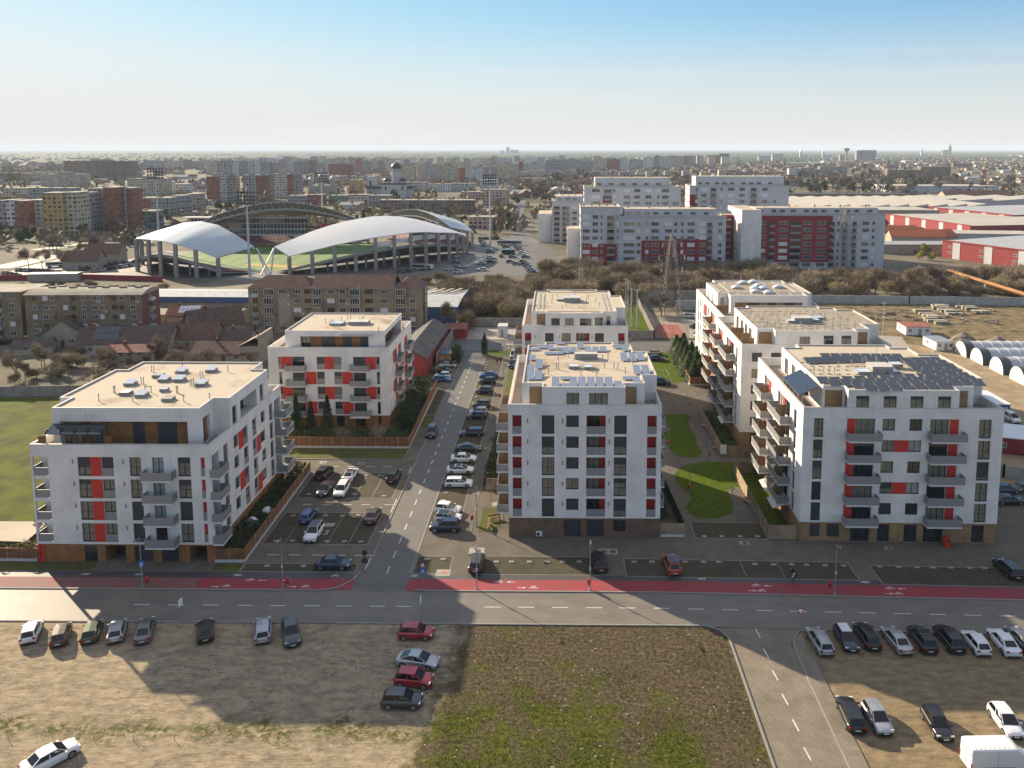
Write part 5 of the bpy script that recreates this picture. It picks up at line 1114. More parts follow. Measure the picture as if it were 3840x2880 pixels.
for k,n,f,fr,c,l in (('wagon',(962,1400),(852,1110),'far','black','black estate car with chrome roof rails beside the brick side road'),('hatch',(1175,1415),(1040,1126),'near','silver','silver hatchback facing the viewer beside the black estate car'),
  ('hatch',(1628,1460),(1500,1180),'near','black','black hatchback facing the viewer alone in the right lot'),('hatch',(2160,1440),(2010,1168),'near','white','white hatchback facing the viewer behind the big van')):
    car_end(k,zq,n,f,fr,c,l,group=g7)
g8='cars between the centre block and the hedge garden'
car_side('sedan',zm,(345,862),(200,866),'beige','beige sedan by the courtyard lawn behind the solar roof',g8); car_side('sedan',zm,(220,938),(385,942),'black','black sedan next to the beige one behind the solar roof',g8); car_side('suv',zm,(320,1275),(420,1278),'black','black suv at the corner of the centre block roof',g8)
car_side('suv',zm,(795,352),(672,350),'silver','silver and black suv on the sunny paving by the concrete wall',g8); car_side('hatch',zm,(900,490),(790,488),'black','black car half hidden by the balconies of the back right block',g8); car_side('hatch',zm,(975,585),(840,580),'purple','purple car behind a white one beside the sports court',g8); car_side('sedan',zm,(1000,618),(880,618),'white','white car half hidden by balconies beside the sports court',g8)
car_end('van',zn,(1350,1010),(1355,862),'near','silver','silver van facing the viewer left of the back centre block',farz=1.85); car_end('van',zn,(1310,1160),(1330,1052),'near','navy','dark van in front of the silver van by the back centre block',farz=1.85)
car_end('van',z5,(2165,578),(2085,480),'near','white','white delivery van by the low white shed at the right edge',farz=1.8)
car_side('sedan',z5,(2045,1120),(2140,1118),'navy','dark blue car behind the front right block corner'); car_side('coupe',z5,(2045,1203),(2190,1203),'black','black coupe in the bays right of the front right block'); car_side('sedan',z5,(2210,1110),(2290,1110),'green','dark car at the right picture edge by the bend road')
# big white panel van, lower right
def big_van():
    a=Vector(G(*zq(1745,1428),2.6)); b=Vector(G(*zq(1815,1517),2.6)); c=(a+b)/2; t=thing('panel_van','tall white panel van at the lower right corner','van',(c.x,c.y,.02),R(2)); W=2.0; L_=6.2; q=MB(); P=PAINT['white']; rows=[]
    for x,hw,z1,z0 in ((0,.93,2.45,.5),(.05,.99,2.58,.38),(.3,1.0,2.62,.35),(4.0,1.0,2.62,.35),(4.3,.99,2.5,.35),(5.0,.96,1.55,.35),(5.9,.9,1.2,.35),(6.2,.78,.95,.42)):
        r=[(hw,z0),(hw,z0+.5),(hw,z1*.6),(hw*.95,z1-.12),(hw*.86,z1-.01),(hw*.4,z1+.03),(0,z1+.035)]; rows.append([(x,y,z) for y,z in r]+[(x,-y,z) for y,z in r[-2::-1]])
    q.grid(rows,P); q.face(rows[0][::-1],P); q.face(rows[-1],P)
    for i in range(9): q.box(.35+i*.42,.4+i*.42,-.75,.75,2.6,2.665,P)
    for x in (.02,): q.box(x-.03,x,-.02,.02,.5,2.4,M_BLACK)
    q.box(.9,3.9,-1.012,-1.0,1.0,1.03,M_BLACK); q.box(2.3,2.32,-1.01,-1.0,.5,2.35,M_RAIL); q.obj('body',t)
    for sg in (1,-1):
        for x in (1.2,5.1): w=link('wheel',car_meshes('suv')['wheel'],t,(x,sg*.92,.37),PI if sg>0 else 0); link('rim',car_meshes('suv')['rim'],w)
        q=MB(); q.box(-.03,.06,sg*.93-.06,sg*.93+.06,.75,1.35,M_TAIL); q.obj('tail_light',t)
    q=MB(); q.face([(4.36,-.8,2.36),(4.36,.8,2.36),(5.0,.88,1.62),(5.0,-.88,1.62)][::-1],M_CGL); q.obj('windscreen',t)
    q=MB(); q.box(-.035,-.02,-.26,.26,.7,.82,M_PLATE); q.obj('number_plate',t)
big_van()
# ================================================================ fences, hedges, screens
def fence(pts,h,m,label,base=None,post=M_METAL,cat='fence',name='timber_fence',th=.06,gap=2.0,z0=0,capm=None,panels=True):
    t=thing(name,label,cat,(*pts[0],z0)); o=Vector(pts[0]); b=.35 if base else 0
    for (p,q_) in zip(pts,pts[1:]):
        p,q_=Vector(p)-o,Vector(q_)-o; L_=(q_-p).length; d=(q_-p)/L_; n=Vector((-d.y,d.x))
        k=max(1,round(L_/gap)); s=L_/k
        for i in range(k):
            a=p+d*(i*s+.04); c=p+d*((i+1)*s-.04)
            if panels:
                mb=MB(); mb.prism([tuple(a-n*th/2),tuple(c-n*th/2),tuple(c+n*th/2),tuple(a+n*th/2)],b+.03,h,m); mb.obj('panel',t)
        kk=('post',round(h,2),post.name)
        if kk not in WM: pm=MB(); pm.box(-.045,.045,-.045,.045,0,h+.05,post,bot=False); WM[kk]=pm.mesh('post')
        for i in range(k+1): a=p+d*i*s; link('post',WM[kk],t,(a.x,a.y,0))
        if base: mb=MB(); mb.prism([tuple(p-n*.12),tuple(q_-n*.12),tuple(q_+n*.12),tuple(p+n*.12)],-.05,b,base); mb.obj('plinth',t)
    return t
M_FW=stripes('warm_slat_timber',(.30,.135,.045),(.085,.035,.015),.15,n=.1); M_FWP=stripes('pale_slat_timber',(.40,.29,.17),(.13,.085,.05),.16,n=.1); M_PLAS=mat('white_plinth',(.5,.49,.47),.9,n=.15,ns=2)
fence([(-42.5,128.9),(-42.0,99.3),(-45.9,99.25)],1.9,M_FW,'brown slatted timber fence running beside the left car park',M_PLAS)
fence([(-82,99.3),(-69.9,99.25)],1.8,M_FW,'brown slatted timber fence left of the front left block',M_PLAS)
fence([(-50,139.9),(-27.6,139.75),(-28.0,176)],2.1,M_FW,'brown timber fence on a white wall around the garden behind the left car park',M_PLAS)
fence([(14.6,106.9),(18.05,106.9)],2.0,M_FWP,'short pale slatted fence at the right foot of the centre block',M_PLAS)
fence([(18.1,107),(16.9,127)],2.0,mat('green_mesh',(.02,.05,.035),.8),'dark green screen fence beside the centre block garden',name='mesh_fence',post=M_FRAME)
fence([(29.45,160),(29.4,136.6),(33.6,136.2),(40,136.1)],2.0,M_FWP,'pale timber fence around the garden of the block behind the courtyard')
fence([(34.0,106.3),(29.85,106.35),(29.85,129.1),(33.9,129.1)],2.1,M_FWP,'pale timber fence round the garden at the left of the front right block')
fence([(37.6,179.6),(30.8,179.25),(31.0,211)],1.9,M_FW,'orange brown timber fence round the dense spruce garden',M_PLAS)
fence([(-11.6,122.0),(-7.1,122.0)],2.0,M_FWP,'small pale timber screen left of the centre block'); fence([(-11.6,134),(-7.1,134)],2.0,M_FW,'small brown timber screen behind the garden left of the centre block')
M_WALLC=mat('old_concrete_wall',(.30,.275,.24),.95,n=1,ns=.7,col2=(.2,.185,.16),bump=.4,bs=3); M_WALLW=mat('whitewashed_wall',(.42,.41,.38),.9,n=1,ns=.5,col2=(.3,.29,.27))
def wall(pts,h,m,label,th=.2,name='concrete_wall',cat='wall',gap=None):
    t=thing(name,label,cat,(*pts[0],0)); o=Vector(pts[0]); mb=MB(); pm=MB()
    for (p,q_) in zip(pts,pts[1:]):
        p,q_=Vector(p)-o,Vector(q_)-o; L_=(q_-p).length; d=(q_-p)/L_; n=Vector((-d.y,d.x)); mb.prism([tuple(p-n*th/2),tuple(q_-n*th/2),tuple(q_+n*th/2),tuple(p+n*th/2)],-.1,h,m,bot=False)
        if gap:
            k=max(1,round(L_/gap))
            for i in range(k+1): a=p+d*(L_*i/k); pm=MB(); pm.box(-.17,.17,-.17,.17,-.1,h+.06,m); pm.obj('post',t,(a.x,a.y,0))
    mb.obj('wall_panel',t)
    return t
wall([(-128,169),(-98,171)],2.3,M_WALLC,'old grey concrete panel wall at the back of the left meadow',gap=3)
wall([(-29.5,240.5),(-9,240.8)],2.6,M_WALLC,'weathered grey wall behind the paved yard with the white hut',gap=3)
wall([(15.5,225.3),(27.9,225.4),(28.3,276.5)],2.4,M_WALLC,'light concrete wall beside the sports court',gap=2.5)
wall([(25,277),(41.8,278),(50,279)],4.6,M_WALLC,'tall grey concrete wall behind the playground',gap=6); wall([(40.4,266),(50.5,266.5)],3.4,M_WALLW,'pale curved retaining wall behind the parked silver suv',gap=3)
wall([(88,279),(125,277.5),(175,274.5),(230,272)],2.9,M_WALLW,'long concrete wall at the back of the storage yard',gap=5)
wall([(72,278),(88,279),(88,281)],3.2,M_WALLW,'newer pale wall section right of the back right block',gap=5)
wall([(-31,195),(-30.5,240)],3.2,M_WALLC,'low rough wall linking shed and trees at the end of the street')
wall([(63,140),(75,128),(96,118)],2.2,M_WALLW,'white rendered wall along the bend road behind the front right block',gap=3)
M_MESHF=mat('wire_mesh',(.12,.13,.12),.7)
def wirefence(pts,h,label):
    t=thing('wire_fence',label,'fence',(*pts[0],0)); o=Vector(pts[0]); mb=MB()
    for (p,q_) in zip(pts,pts[1:]):
        p,q_=Vector(p)-o,Vector(q_)-o; L_=(q_-p).length; d=(q_-p)/L_; k=max(1,round(L_/2.5))
        for i in range(k+1): a=p+d*(L_*i/k); mb.tube([(a.x,a.y,0),(a.x,a.y,h)],.04,M_METAL,4,cap=False)
        for z in [h*j/6 for j in range(1,7)]: mb.tube([(p.x,p.y,z),(q_.x,q_.y,z)],.012,M_MESHF,3,cap=False)
        for i in range(k*5): a=p+d*(L_*i/(k*5)); mb.tube([(a.x,a.y,0),(a.x,a.y,h)],.01,M_MESHF,3,cap=False)
    mb.obj('mesh',t); return t
wirefence([(28.4,226.4),(28.6,262),(39.5,262),(38.6,244),(38.3,226.4),(28.4,226.4)],4,'tall wire cage around the red sports court and playground')
t=thing('street_gate','dark sliding gate across the end of the street','gate',(-25.2,203.6,0)); q=MB()
for i in range(22): q.box(i*.27,i*.27+.04,-.02,.02,.1,1.7,M_FRAME)
q.box(0,5.8,-.03,.03,1.68,1.75,M_FRAME); q.box(0,5.8,-.03,.03,.08,.15,M_FRAME); q.obj('gate_leaf',t); q=MB(); q.box(-.3,-.05,-.12,.12,0,1.9,M_FRAME); q.box(5.85,6.05,-.1,.1,0,1.9,M_FRAME); q.obj('gate_post',t)
# hedges and garden trees
hedge([(-45.6,103),(-45.6,129),(-42.9,129),(-42.5,114),(-42.3,100),(-44.5,99.8)],1.7,'dark hedge behind the timber fence right of the front left block',n=9000,seed=3)
hedge([(-55,140.4),(-28.3,140.2),(-28.3,144),(-55,144)],2.2,'clipped green hedge behind the timber fence in front of the checkered block',n=8500,seed=5)
hedge([(-32.5,150),(-29,150),(-29,176),(-32.5,176)],3.0,'tall hedge between the checkered block and the street',n=7000,seed=6)
hedge([(-31.0,146.2),(-27.9,146.2),(-27.7,151),(-31,151)],3.2,'boxy dark hedge block by the drive beside the checkered block',m=M_EVER,n=4500,seed=7,wob=.05)
hedge([(-12.3,123),(-8.8,123),(-8.6,133),(-12,133)],2.2,'green hedge garden left of the centre block',n=4200,seed=8)
hedge([(-12,136),(-9.5,136),(-9.5,165),(-12,165)],1.3,'low bushes along the footpath left of the centre block',n=3800,seed=9)
hedge([(-27.5,196.6),(-25.4,196.6),(-25.4,202),(-27.5,202)],4.0,'dark clipped hedge beside the timber shed at the end of the street',m=M_EVER,n=3600,seed=10,wob=.1)
hedge([(-85,99.6),(-70.2,99.6),(-70.2,104),(-85,104)],1.9,'leafy hedge behind the timber fence left of the front left block',n=5000,seed=11,m=M_OLIVE)
hedge([(29.7,137.2),(33,137.2),(33,142),(31,158),(29.7,158)],1.2,'ragged garden planting beside the balconies of the block behind the courtyard',n=3000,seed=12)
hedge([(34,136.6),(44,136.6),(44,139.5),(34,139.5)],.9,'low planting before the timber base of the block behind the courtyard',n=1500,seed=13)
hedge([(15,112),(16.6,112),(16.3,124),(15,124)],1.0,'dark ivy along the green screen of the centre block garden',n=1200,seed=14,m=M_EVER)
tree('shrub',-68.2-4,103.5,1.7,'rounded green shrub against the left wall of the front left block','shrub',name='shrub')
for i,(x,y,s) in enumerate([(-50.5,146,.85),(-47.5,145.6,.7),(-44.5,146.3,.8)]): tree('spruce',x,y,s*1.0,'%s dark conifer from the left before the checkered block'%ordn(i),'tree','conifers before the checkered block')
SP=[(32.3,182.5,.75),(34,184.5,.7),(36.5,183.5,.55),(32,187.5,.85),(34.2,190,.8),(32.2,193,.85),(35,195,.75),(32.3,198,.9),(34.6,200.5,.7),(32,203,.8),(33.5,206.5,.85),(36,187.5,.65),(32,209,.7),(35.5,205,.6)]
for i,(x,y,s) in enumerate(SP): tree('spruce',x,y,s*1.5,'%s spruce counted from the front in the fenced garden by the back right block'%ordn(i),'tree','spruces in the fenced garden',sz=s*.72)
tree('column',-20.6+.8,206,1.15,'slim cypress on the small lawn at the end of the street'); tree('young',-38.2,136.8,1.15,'left young bare tree on the verge before the brown fence',group='young bare trees on the verge'); tree('young',-31.6,136.9,1.25,'right young bare tree on the verge before the brown fence',group='young bare trees on the verge')
tree('young',-10.6,118.2,.6,'tiny bare sapling beside the manhole near the centre block'); tree('young',18.5,174,.9,'thin bare sapling on the lawn right of the centre block')
# ================================================================ lamps, signs, bins, benches, blockers, people
def lamp_post(x,y,h,label,arm=(.0,-.9),bin_=None,group='street lamps along the main road',sign=False):
    t=thing('street_lamp',label,'street lamp',(x,y,0),0,group); q=MB(); q.tube([(0,0,0),(0,0,h)],.075,M_METAL,7,r2=.05); q.lathe([(.16,0),(.16,.25),(.08,.3)],M_CONC,8); q.obj('pole',t)
    q=MB(); q.tube([(0,0,h-.05),(arm[0],arm[1],h+.1)],.035,M_METAL,5); q.obj('arm',t); q=MB(); q.box(arm[0]-.14,arm[0]+.14,arm[1]-.45,arm[1]+.1,h+.05,h+.17,M_RIM); q.obj('lamp_head',t)
    q=MB(); q.box(-.09,.09,-.12,-.07,h*.42,h*.42+.35,M_PLAST); q.obj('control_box',t)
    return t
for x,y,l in ((-52.4,92.95,'street lamp with a blue crossing sign in front of the front left block'),(-34.6,92.95,'street lamp at the mouth of the left car park'),(4.0,92.95,'street lamp on the red cycle lane before the centre block'),(34.3,92.3,'street lamp on the red cycle lane before the front right block')): lamp_post(x,y,6.7,l)
lamp_post(-10.2,93.0,6.0,'street lamp by the road where the sun falls, left of the centre block')
for x,y,l in ((-11.9,109.5,'street lamp beside the small lawn with benches'),(-13.3,150,'street lamp on the footpath beside the sideways parked cars'),(-13.3,186,'street lamp on the footpath near the far end of the street'),(-14.5,205.5,'street lamp near the bus shelter at the end of the street'),(-11.0,218,'tall street lamp by the white hut')): lamp_post(x,y,6.2,l,arm=(-.8,0),group='street lamps along the side street')
def bin_(x,y,label,h=1.2,big=False,group='red litter bins'):
    t=thing('litter_bin',label,'litter bin',(x,y,0),0,group); q=MB(); 
    if big: q.lathe([(.42,0),(.48,.2),(.48,1.3),(.3,1.35),(0,1.36)],M_RED,12); q.obj('drum',t); q=MB(); q.box(-.25,.25,-.5,-.47,.9,1.1,M_BLACK); q.obj('opening',t)
    else: q.tube([(0,0,0),(0,0,1.5)],.03,M_METAL,5); q.obj('post',t); q=MB(); q.lathe([(.0,.62),(.18,.62),(.24,.72),(.26,1.25),(.2,1.4),(0,1.42)],mat('bin_red',(.35,.015,.03),.5),9); q.obj('bucket',t)
for x,y,l in ((-51.9,93.1,'red litter bin on the street lamp before the front left block'),(-34.1,93.1,'red litter bin at the lamp of the left car park mouth'),(3.9,93.3,'red litter bin at the lamp before the centre block'),(33.9,92.9,'red litter bin at the lamp before the front right block'),(-12.7,110.4,'red litter bin by the lamp at the small lawn'),(-12.9,168,'red litter bin on the footpath beside the blue sedan')): bin_(x,y,l)
def ring_lamp(px,h,label,i=0):
    x,y=G(*zcc(*px)); t=thing('park_lamp',label,'park lamp',(x,y,0),0,'slim lamps in the courtyard'); q=MB(); q.tube([(0,0,0),(0,0,h)],.045,M_METAL,6); q.obj('pole',t)
    q=MB(); q.tube([(.35*math.cos(k*PI/5),.35*math.sin(k*PI/5),h) for k in range(11 if i%2 else 8)],.05,M_FRAME,5); q.obj('lamp_ring',t)
for i,(p,l) in enumerate([((612,1035),'slim lamp with ring head in the middle of the large courtyard lawn'),((1080,1272),'slim lamp at the right tip of the large courtyard lawn'),((378,530),'slim lamp at the left edge of the far courtyard lawn'),((603,265),'slim lamp at the upper end of the far courtyard lawn'),((835,680),'slim lamp between the two courtyard lawns')]): ring_lamp(p,4.1,l,i)
for p,l in (((366,530),'red litter bin left of the far courtyard lawn'),((613,235),'red litter bin right of the far courtyard lawn'),((833,660),'red litter bin between the two courtyard lawns'),((600,1028),'red litter bin at the left edge of the large courtyard lawn')): bin_(*G(*zcc(*p)),l)
bin_(*G(*z5(1627,1505)),'big red drum bin before the timber base of the front right block',big=True)
def bench(x,y,rz,label,g=None):
    t=thing('park_bench',label,'bench',(x,y,0),R(rz),g); q=MB()
    for k in range(3): q.box(-.9,.9,-.25+k*.17,-.12+k*.17,.42,.47,M_WOODL)
    q.obj('seat',t)
    for s_ in (-.75,.6): q=MB(); q.box(s_,s_+.15,-.22,.22,0,.42,M_CONC); q.obj('leg',t)
    q=MB(); q.box(-.9,.9,.22,.26,.55,.85,M_WOODL); q.obj('backrest',t)
for p,rz,l in ((G(*zst(2110,600)),20,'bench at the right edge of the small lawn near the centre block'),(G(*zst(2070,665)),85,'bench at the lower corner of the small lawn near the centre block'),(G(*zcc(1250,1150)),-62,'bench against the courtyard fence of the front right block'),(G(*zcc(905,555)),-62,'bench beside the white board at the courtyard fence corner'),(G(*zcc(1380,625)),0,'bench in front of the fence behind the courtyard'),(G(*zcc(775,305)),-60,'bench up the path beside the long courtyard fence')): bench(*p,rz,l,'benches around the courtyard')
def sign(x,y,rz,kind,label,h=2.6,cat='traffic sign'):
    t=thing('traffic_sign',label,cat,(x,y,0),R(rz)); q=MB(); q.tube([(0,0.03,0),(0,.03,h)],.03,M_METAL,5); q.obj('post',t)
    W_=mat('sign_white',(.7,.7,.7),.5); RD=mat('sign_red',(.5,.02,.03),.5); BL=mat('sign_blue',(.02,.12,.42),.5)
    def tri(z,s,m1,m2,up=1,k=.68,y=0):
        q=MB(); c=[(-s/2,y,z-up*s*.29),(s/2,y,z-up*s*.29),(0,y,z+up*s*.58)]; 
        if up<0: c=c[::-1]
        q.face(c,m1); q.face([(p[0]*k,y-.006,z+(p[2]-z)*k) for p in c],m2); q.face([(p[0],y+.02,p[2]) for p in c][::-1],M_RIM); return q
    def sq(z,s,m1,m2):
        q=MB(); q.box(-s/2,s/2,-.012,.012,z-s/2,z+s/2,m1,); q.face([(-s*.32,-.018,z-s*.28),(s*.32,-.018,z-s*.28),(0,-.018,z+s*.36)],m2); q.box(-.05,.05,-.026,-.02,z-s*.18,z+s*.12,M_BLACK); return q
    if kind=='cross': tri(h-.1,.8,RD,W_,1).obj('warning_plate',t); sq(h-.85,.75,BL,W_).obj('crossing_plate',t)
    if kind=='blue': sq(h,.7,BL,W_).obj('crossing_plate',t)
    if kind=='yield': tri(h-.2,.95,RD,W_,-1).obj('yield_plate',t)
    if kind=='back':
        q=MB(); q.face([(.38*math.cos(k*PI/8),-.01,h-.1+.38*math.sin(k*PI/8)) for k in range(16)],M_FRAME); q.face([(.38*math.cos(k*PI/8),.01,h-.1+.38*math.sin(k*PI/8)) for k in range(16)][::-1],M_FRAME); q.obj('round_plate',t)
        q=MB(); q.face([(-.42,-.01,h-1.5),(.42,-.01,h-1.5),(.42,-.01,h-1.1),(0,-.01,h-.5),(-.42,-.01,h-1.1)],M_FRAME); q.obj('lower_plate',t)
    if kind=='edge':
        q=MB(); q.box(-.35,.35,-.012,.012,h-.9,h,W_); q.obj('plate',t)
    return t
sign(*G(*zst(1519,1165)),0,'cross','red warning triangle over a blue crossing sign at the street mouth',3.2); sign(*G(*zst(1037,1040)),0,'back','backs of two dark signs at the car park mouth',2.9); sign(*G(*zq(523,620)),0,'yield','red and white give way triangle at the side road',2.6)
sign(*G(*zst(1502,1460)),86,'edge','sign seen edge on behind the red hatchback',3.4); sign(*G(*Zf(0,1980,.36166)(1882,975)),80,'edge','dark sign seen edge on beside the left gravel lot',2.9); sign(-52.3,92.85,0,'blue','blue and white pedestrian crossing plate on the lamp before the front left block',3.3)
# folding parking blockers
BP=[G(*z4(x,1492)) for x in (150,290,455,620,760,915,1420,1585,1890,2060,2200)]+[G(*zq(x,y)) for x,y in ((183,122),(322,125),(460,125),(573,127),(712,131),(852,133),(1125,140),(1265,142),(1405,145),(1523,147),(1660,148),(1800,150),(1915,151))]+[G(*zcc(x,1515)) for x in (775,970,1170,1365)]
BP+=[G(*zst(x,y)) for x,y in ((440,562),(710,562),(850,562),(982,556),(300,772),(435,768),(722,775),(865,775),(1003,777),(572,383),(1040,228),(1156,230),(1192,398),(950,382),(225,978),(525,980),(1705,372),(1686,434),(1550,922),(1685,922))]+[G(*zn(x,y)) for x,y in ((940,1064),(928,1104),(908,1150),(897,1188),(882,1228),(820,1458),(765,1608),(130,745),(250,745))]+[G(*zm(x,y)) for x,y in ((690,1395),(840,1395),(998,1395))]
q=MB(); q.box(-.42,.42,-.28,.28,0,.05,mat('worn_white_paint',(.3,.3,.29),.7)); BPm=q.mesh('base_plate'); q=MB(); q.tube([(-.3,0,.05),(-.3,-.1,.3),(.3,-.1,.3),(.3,0,.05)],.035,M_FRAME,5); q.tube([(0,0,.05),(0,-.1,.3)],.03,M_FRAME,5); BPh=q.mesh('hoop')
BP.sort(key=lambda p:(round(p[1]/4),p[0])); rows_={}
for p in BP: rows_.setdefault(round(p[1]/4),[]).append(p)
for ri,(k,ps) in enumerate(sorted(rows_.items())):
    for i,p in enumerate(ps):
        where='the centre block front' if p[0]>-16 and p[1]<103 else 'the courtyard' if p[0]>14 else 'the left car park' if p[0]<-25 else 'the street side bays'
        t=thing('parking_blocker','white parking blocker, %s from left in %s row from front, by %s'%(ordn(i),ordn(ri),where),'parking blocker',(p[0],p[1],.015),0,'folding blockers in the parking bays'); link('base_plate',BPm,t); link('hoop',BPh,t); t.scale=(.8,.8,.9)
# people
M_SKIN=mat('skin',(.35,.2,.14),.6); M_HAIR=mat('dark_hair',(.02,.015,.01),.8)
def person(x,y,rz,label,top,legs,stride=.28,h=1.72,bag=None,arms=.2,group=None):
    me=bpy.data.meshes.new('body'); S_=h/1.72; st=stride
    V=[(0,0,.93),(0,0,1.15),(0,0,1.38),(0,0,1.5),(0,.02,1.62),
       (.09,0,.9),(.1,st*.55,.5),(.1,st*.35-.0,.08),(.1,st*.35+.16,.04),(-.09,0,.9),(-.1,-st*.15,.5),(-.1,-st*.95,.12),(-.1,-st*.95+.15,.05),
       (.19,0,1.42),(.24,-arms*.5,1.14),(.23,arms*.3,.9),(.23,arms*.6,.82),(-.19,0,1.42),(-.24,arms*.3,1.14),(-.23,arms*1.1,.92),(-.23,arms*1.4,.86)]
    E_=[(0,1),(1,2),(2,3),(3,4),(0,5),(5,6),(6,7),(7,8),(0,9),(9,10),(10,11),(11,12),(2,13),(13,14),(14,15),(15,16),(2,17),(17,18),(18,19),(19,20)]
    rad=[.14,.135,.15,.06,.1,.1,.07,.05,.045,.1,.07,.05,.045,.07,.05,.04,.035,.07,.05,.04,.035]
    me.from_pydata([(a*S_,b*S_,c*S_) for a,b,c in V],E_,[]); o=bpy.data.objects.new('person',me); COL.objects.link(o); o.location=(x,y,.02); o.rotation_euler=(0,0,R(rz)); tag(o,label,'person',group)
    md=o.modifiers.new('Skin','SKIN'); sk=me.skin_vertices[0].data
    for i,r_ in enumerate(rad): sk[i].radius=(r_*S_,r_*S_*.85)
    sk[0].use_root=True; o.modifiers.new('Sub','SUBSURF').levels=1; me.materials.append(M_SKIN)
    def shell(name,ids,eds,m,k=1.12):
        m2=bpy.data.meshes.new(name); ix={v:i for i,v in enumerate(ids)}; m2.from_pydata([tuple(c*S_ for c in V[v]) for v in ids],[(ix[a],ix[b]) for a,b in eds],[]); c=bpy.data.objects.new(name,m2); COL.objects.link(c); c.parent=o; c.modifiers.new('Skin','SKIN'); s2=m2.skin_vertices[0].data
        for i,v in enumerate(ids): s2[i].radius=(rad[v]*S_*k,rad[v]*S_*k*.9)
        s2[0].use_root=True; c.modifiers.new('Sub','SUBSURF').levels=1; m2.materials.append(m)
    shell('jacket',[0,1,2,13,14,15,17,18,19],[(0,1),(1,2),(2,13),(13,14),(14,15),(2,17),(17,18),(18,19)],top,1.14); shell('trousers',[0,5,6,7,9,10,11],[(0,5),(5,6),(6,7),(0,9),(9,10),(10,11)],legs,1.12)
    q=MB(); q.lathe([(.0,1.77),(.09,1.74),(.115,1.66),(.1,1.6)],M_HAIR,9,(0,-.01,0)); q.obj('hair',o,smooth=True).scale=(S_,S_,S_)
    if bag: q=MB(); q.box(-.16,.16,-.3,-.15,1.0,1.42,bag); q.obj('backpack',o)
    return o
DKC=mat('dark_cloth',(.02,.022,.028),.9); WHC=mat('white_cloth',(.5,.5,.5),.9); KHK=mat('khaki_cloth',(.14,.12,.09),.9); GRC=mat('grey_green_cloth',(.05,.06,.055),.9)
person(*G(*zq(452,235)),62,'person in dark top with backpack walking on the footway, farther of the two',GRC,KHK,.4,1.72,DKC,group='two walkers on the footway'); person(*G(*zq(474,275)),62,'person in white top with dark backpack walking on the footway, nearer of the two',WHC,KHK,.45,1.78,DKC,group='two walkers on the footway')
person(*G(*zn(1093,1100)),10,'person in dark coat standing on pavers at the street end, left of a pair',DKC,DKC,.1,1.7,group='pair at the end of the street'); person(*G(*zn(1150,1092)),170,'person in black walking at the street end, right one of a pair',DKC,DKC,.15,1.85,group='pair at the end of the street')
# small structures round the end of the street
t=thing('utility_hut','small white utility hut in the paved yard','hut',(-17.8,226.3,0)); q=MB(); q.box(0,2.7,0,4.2,0,3.1,M_W); q.obj('wall',t); q=MB(); q.box(-.1,2.8,-.1,4.3,3.102,3.25,M_CAP); q.obj('roof',t); q=MB(); q.box(.8,1.6,-.04,-.002,.1,2.1,M_RAIL); q.obj('door',t)
t=thing('timber_shed','small timber shed with a dark roof beside the hedge','shed',(-30.8,196.9,0)); q=MB(); q.box(0,3.2,0,5,0,2.6,M_WOODL); q.obj('wall',t); q=MB(); q.box(-.15,3.35,-.15,5.2,2.603,2.75,M_FRAME); q.obj('roof',t); q=MB(); q.box(.7,1.2,-.03,-.002,.4,1.6,M_CAP); q.obj('hatch',t)
t=thing('entrance_portal','dark frame shelter beside the footpath at the end of the street','shelter',(-14.1,208,0)); q=MB(); 
for x in (0,1.1,2.2): q.box(x,x+.1,0,.1,0,2.3,M_FRAME)
q.obj('post',t); q=MB(); q.box(-.1,2.4,-.5,.7,2.303,2.42,M_PADC); q.obj('roof',t)
t=thing('notice_board','white notice board at the courtyard fence corner','notice board',(*G(*zcc(982,628)),0)); q=MB(); q.box(-.55,.55,-.05,.05,.5,2.2,M_PLAST); q.obj('board',t); q=MB(); q.box(-.5,-.42,-.04,.04,0,.498,M_METAL); q.box(.42,.5,-.04,.04,0,.498,M_METAL); q.obj('post',t)
q=MB(); q.tube([(0,0,0),(0,0,2.2),(1.6,0,2.2),(1.6,0,0)],.05,M_FRAME,5); tag(q.obj('carpet_rack',None,(-8.6,109.6,0),R(70)),'black metal carpet beating frame beside the centre block','frame')
for i,(x,y,rz) in enumerate([(*G(*zcc(735,150)),40),(*G(*zcc(760,195)),50),(-12.2,143.2,10),(-12.1,144.2,20)]):
    t=thing('bicycle','%s parked bicycle, %s'%(('dark','grey','dark','light')[i],('nearest the path lamp by the courtyard fence','second along the courtyard fence','in the rack left of the centre block','behind the other one in the rack left of the centre block')[i]),'bicycle',(x,y,.02),R(rz),'parked bicycles')
    for k in (-.52,.52): q=MB(); q.T=Matrix.Translation((k,0,.34))@Matrix.Rotation(R(90),4,'X'); q.lathe([(.34,-.02),(.34,.02),(.3,.02),(.3,-.02),(.34,-.02)],M_TYRE,14); q.T=None; q.obj('wheel',t)
    q=MB(); q.tube([(-.52,0,.34),(-.15,0,.85),(.4,0,.82),(.52,0,.34)],.025,M_FRAME,5); q.tube([(-.15,0,.85),(0,0,.3),(.4,0,.8)],.02,M_FRAME,5); q.tube([(0,0,.3),(-.52,0,.34)],.02,M_FRAME,5); q.tube([(.42,-.25,1.0),(.4,0,.9),(.42,.25,1.0)],.02,M_FRAME,5); q.obj('bicycle_frame',t); q=MB(); q.box(-.28,-.04,-.07,.07,.9,.96,M_BLACK); q.obj('saddle',t)
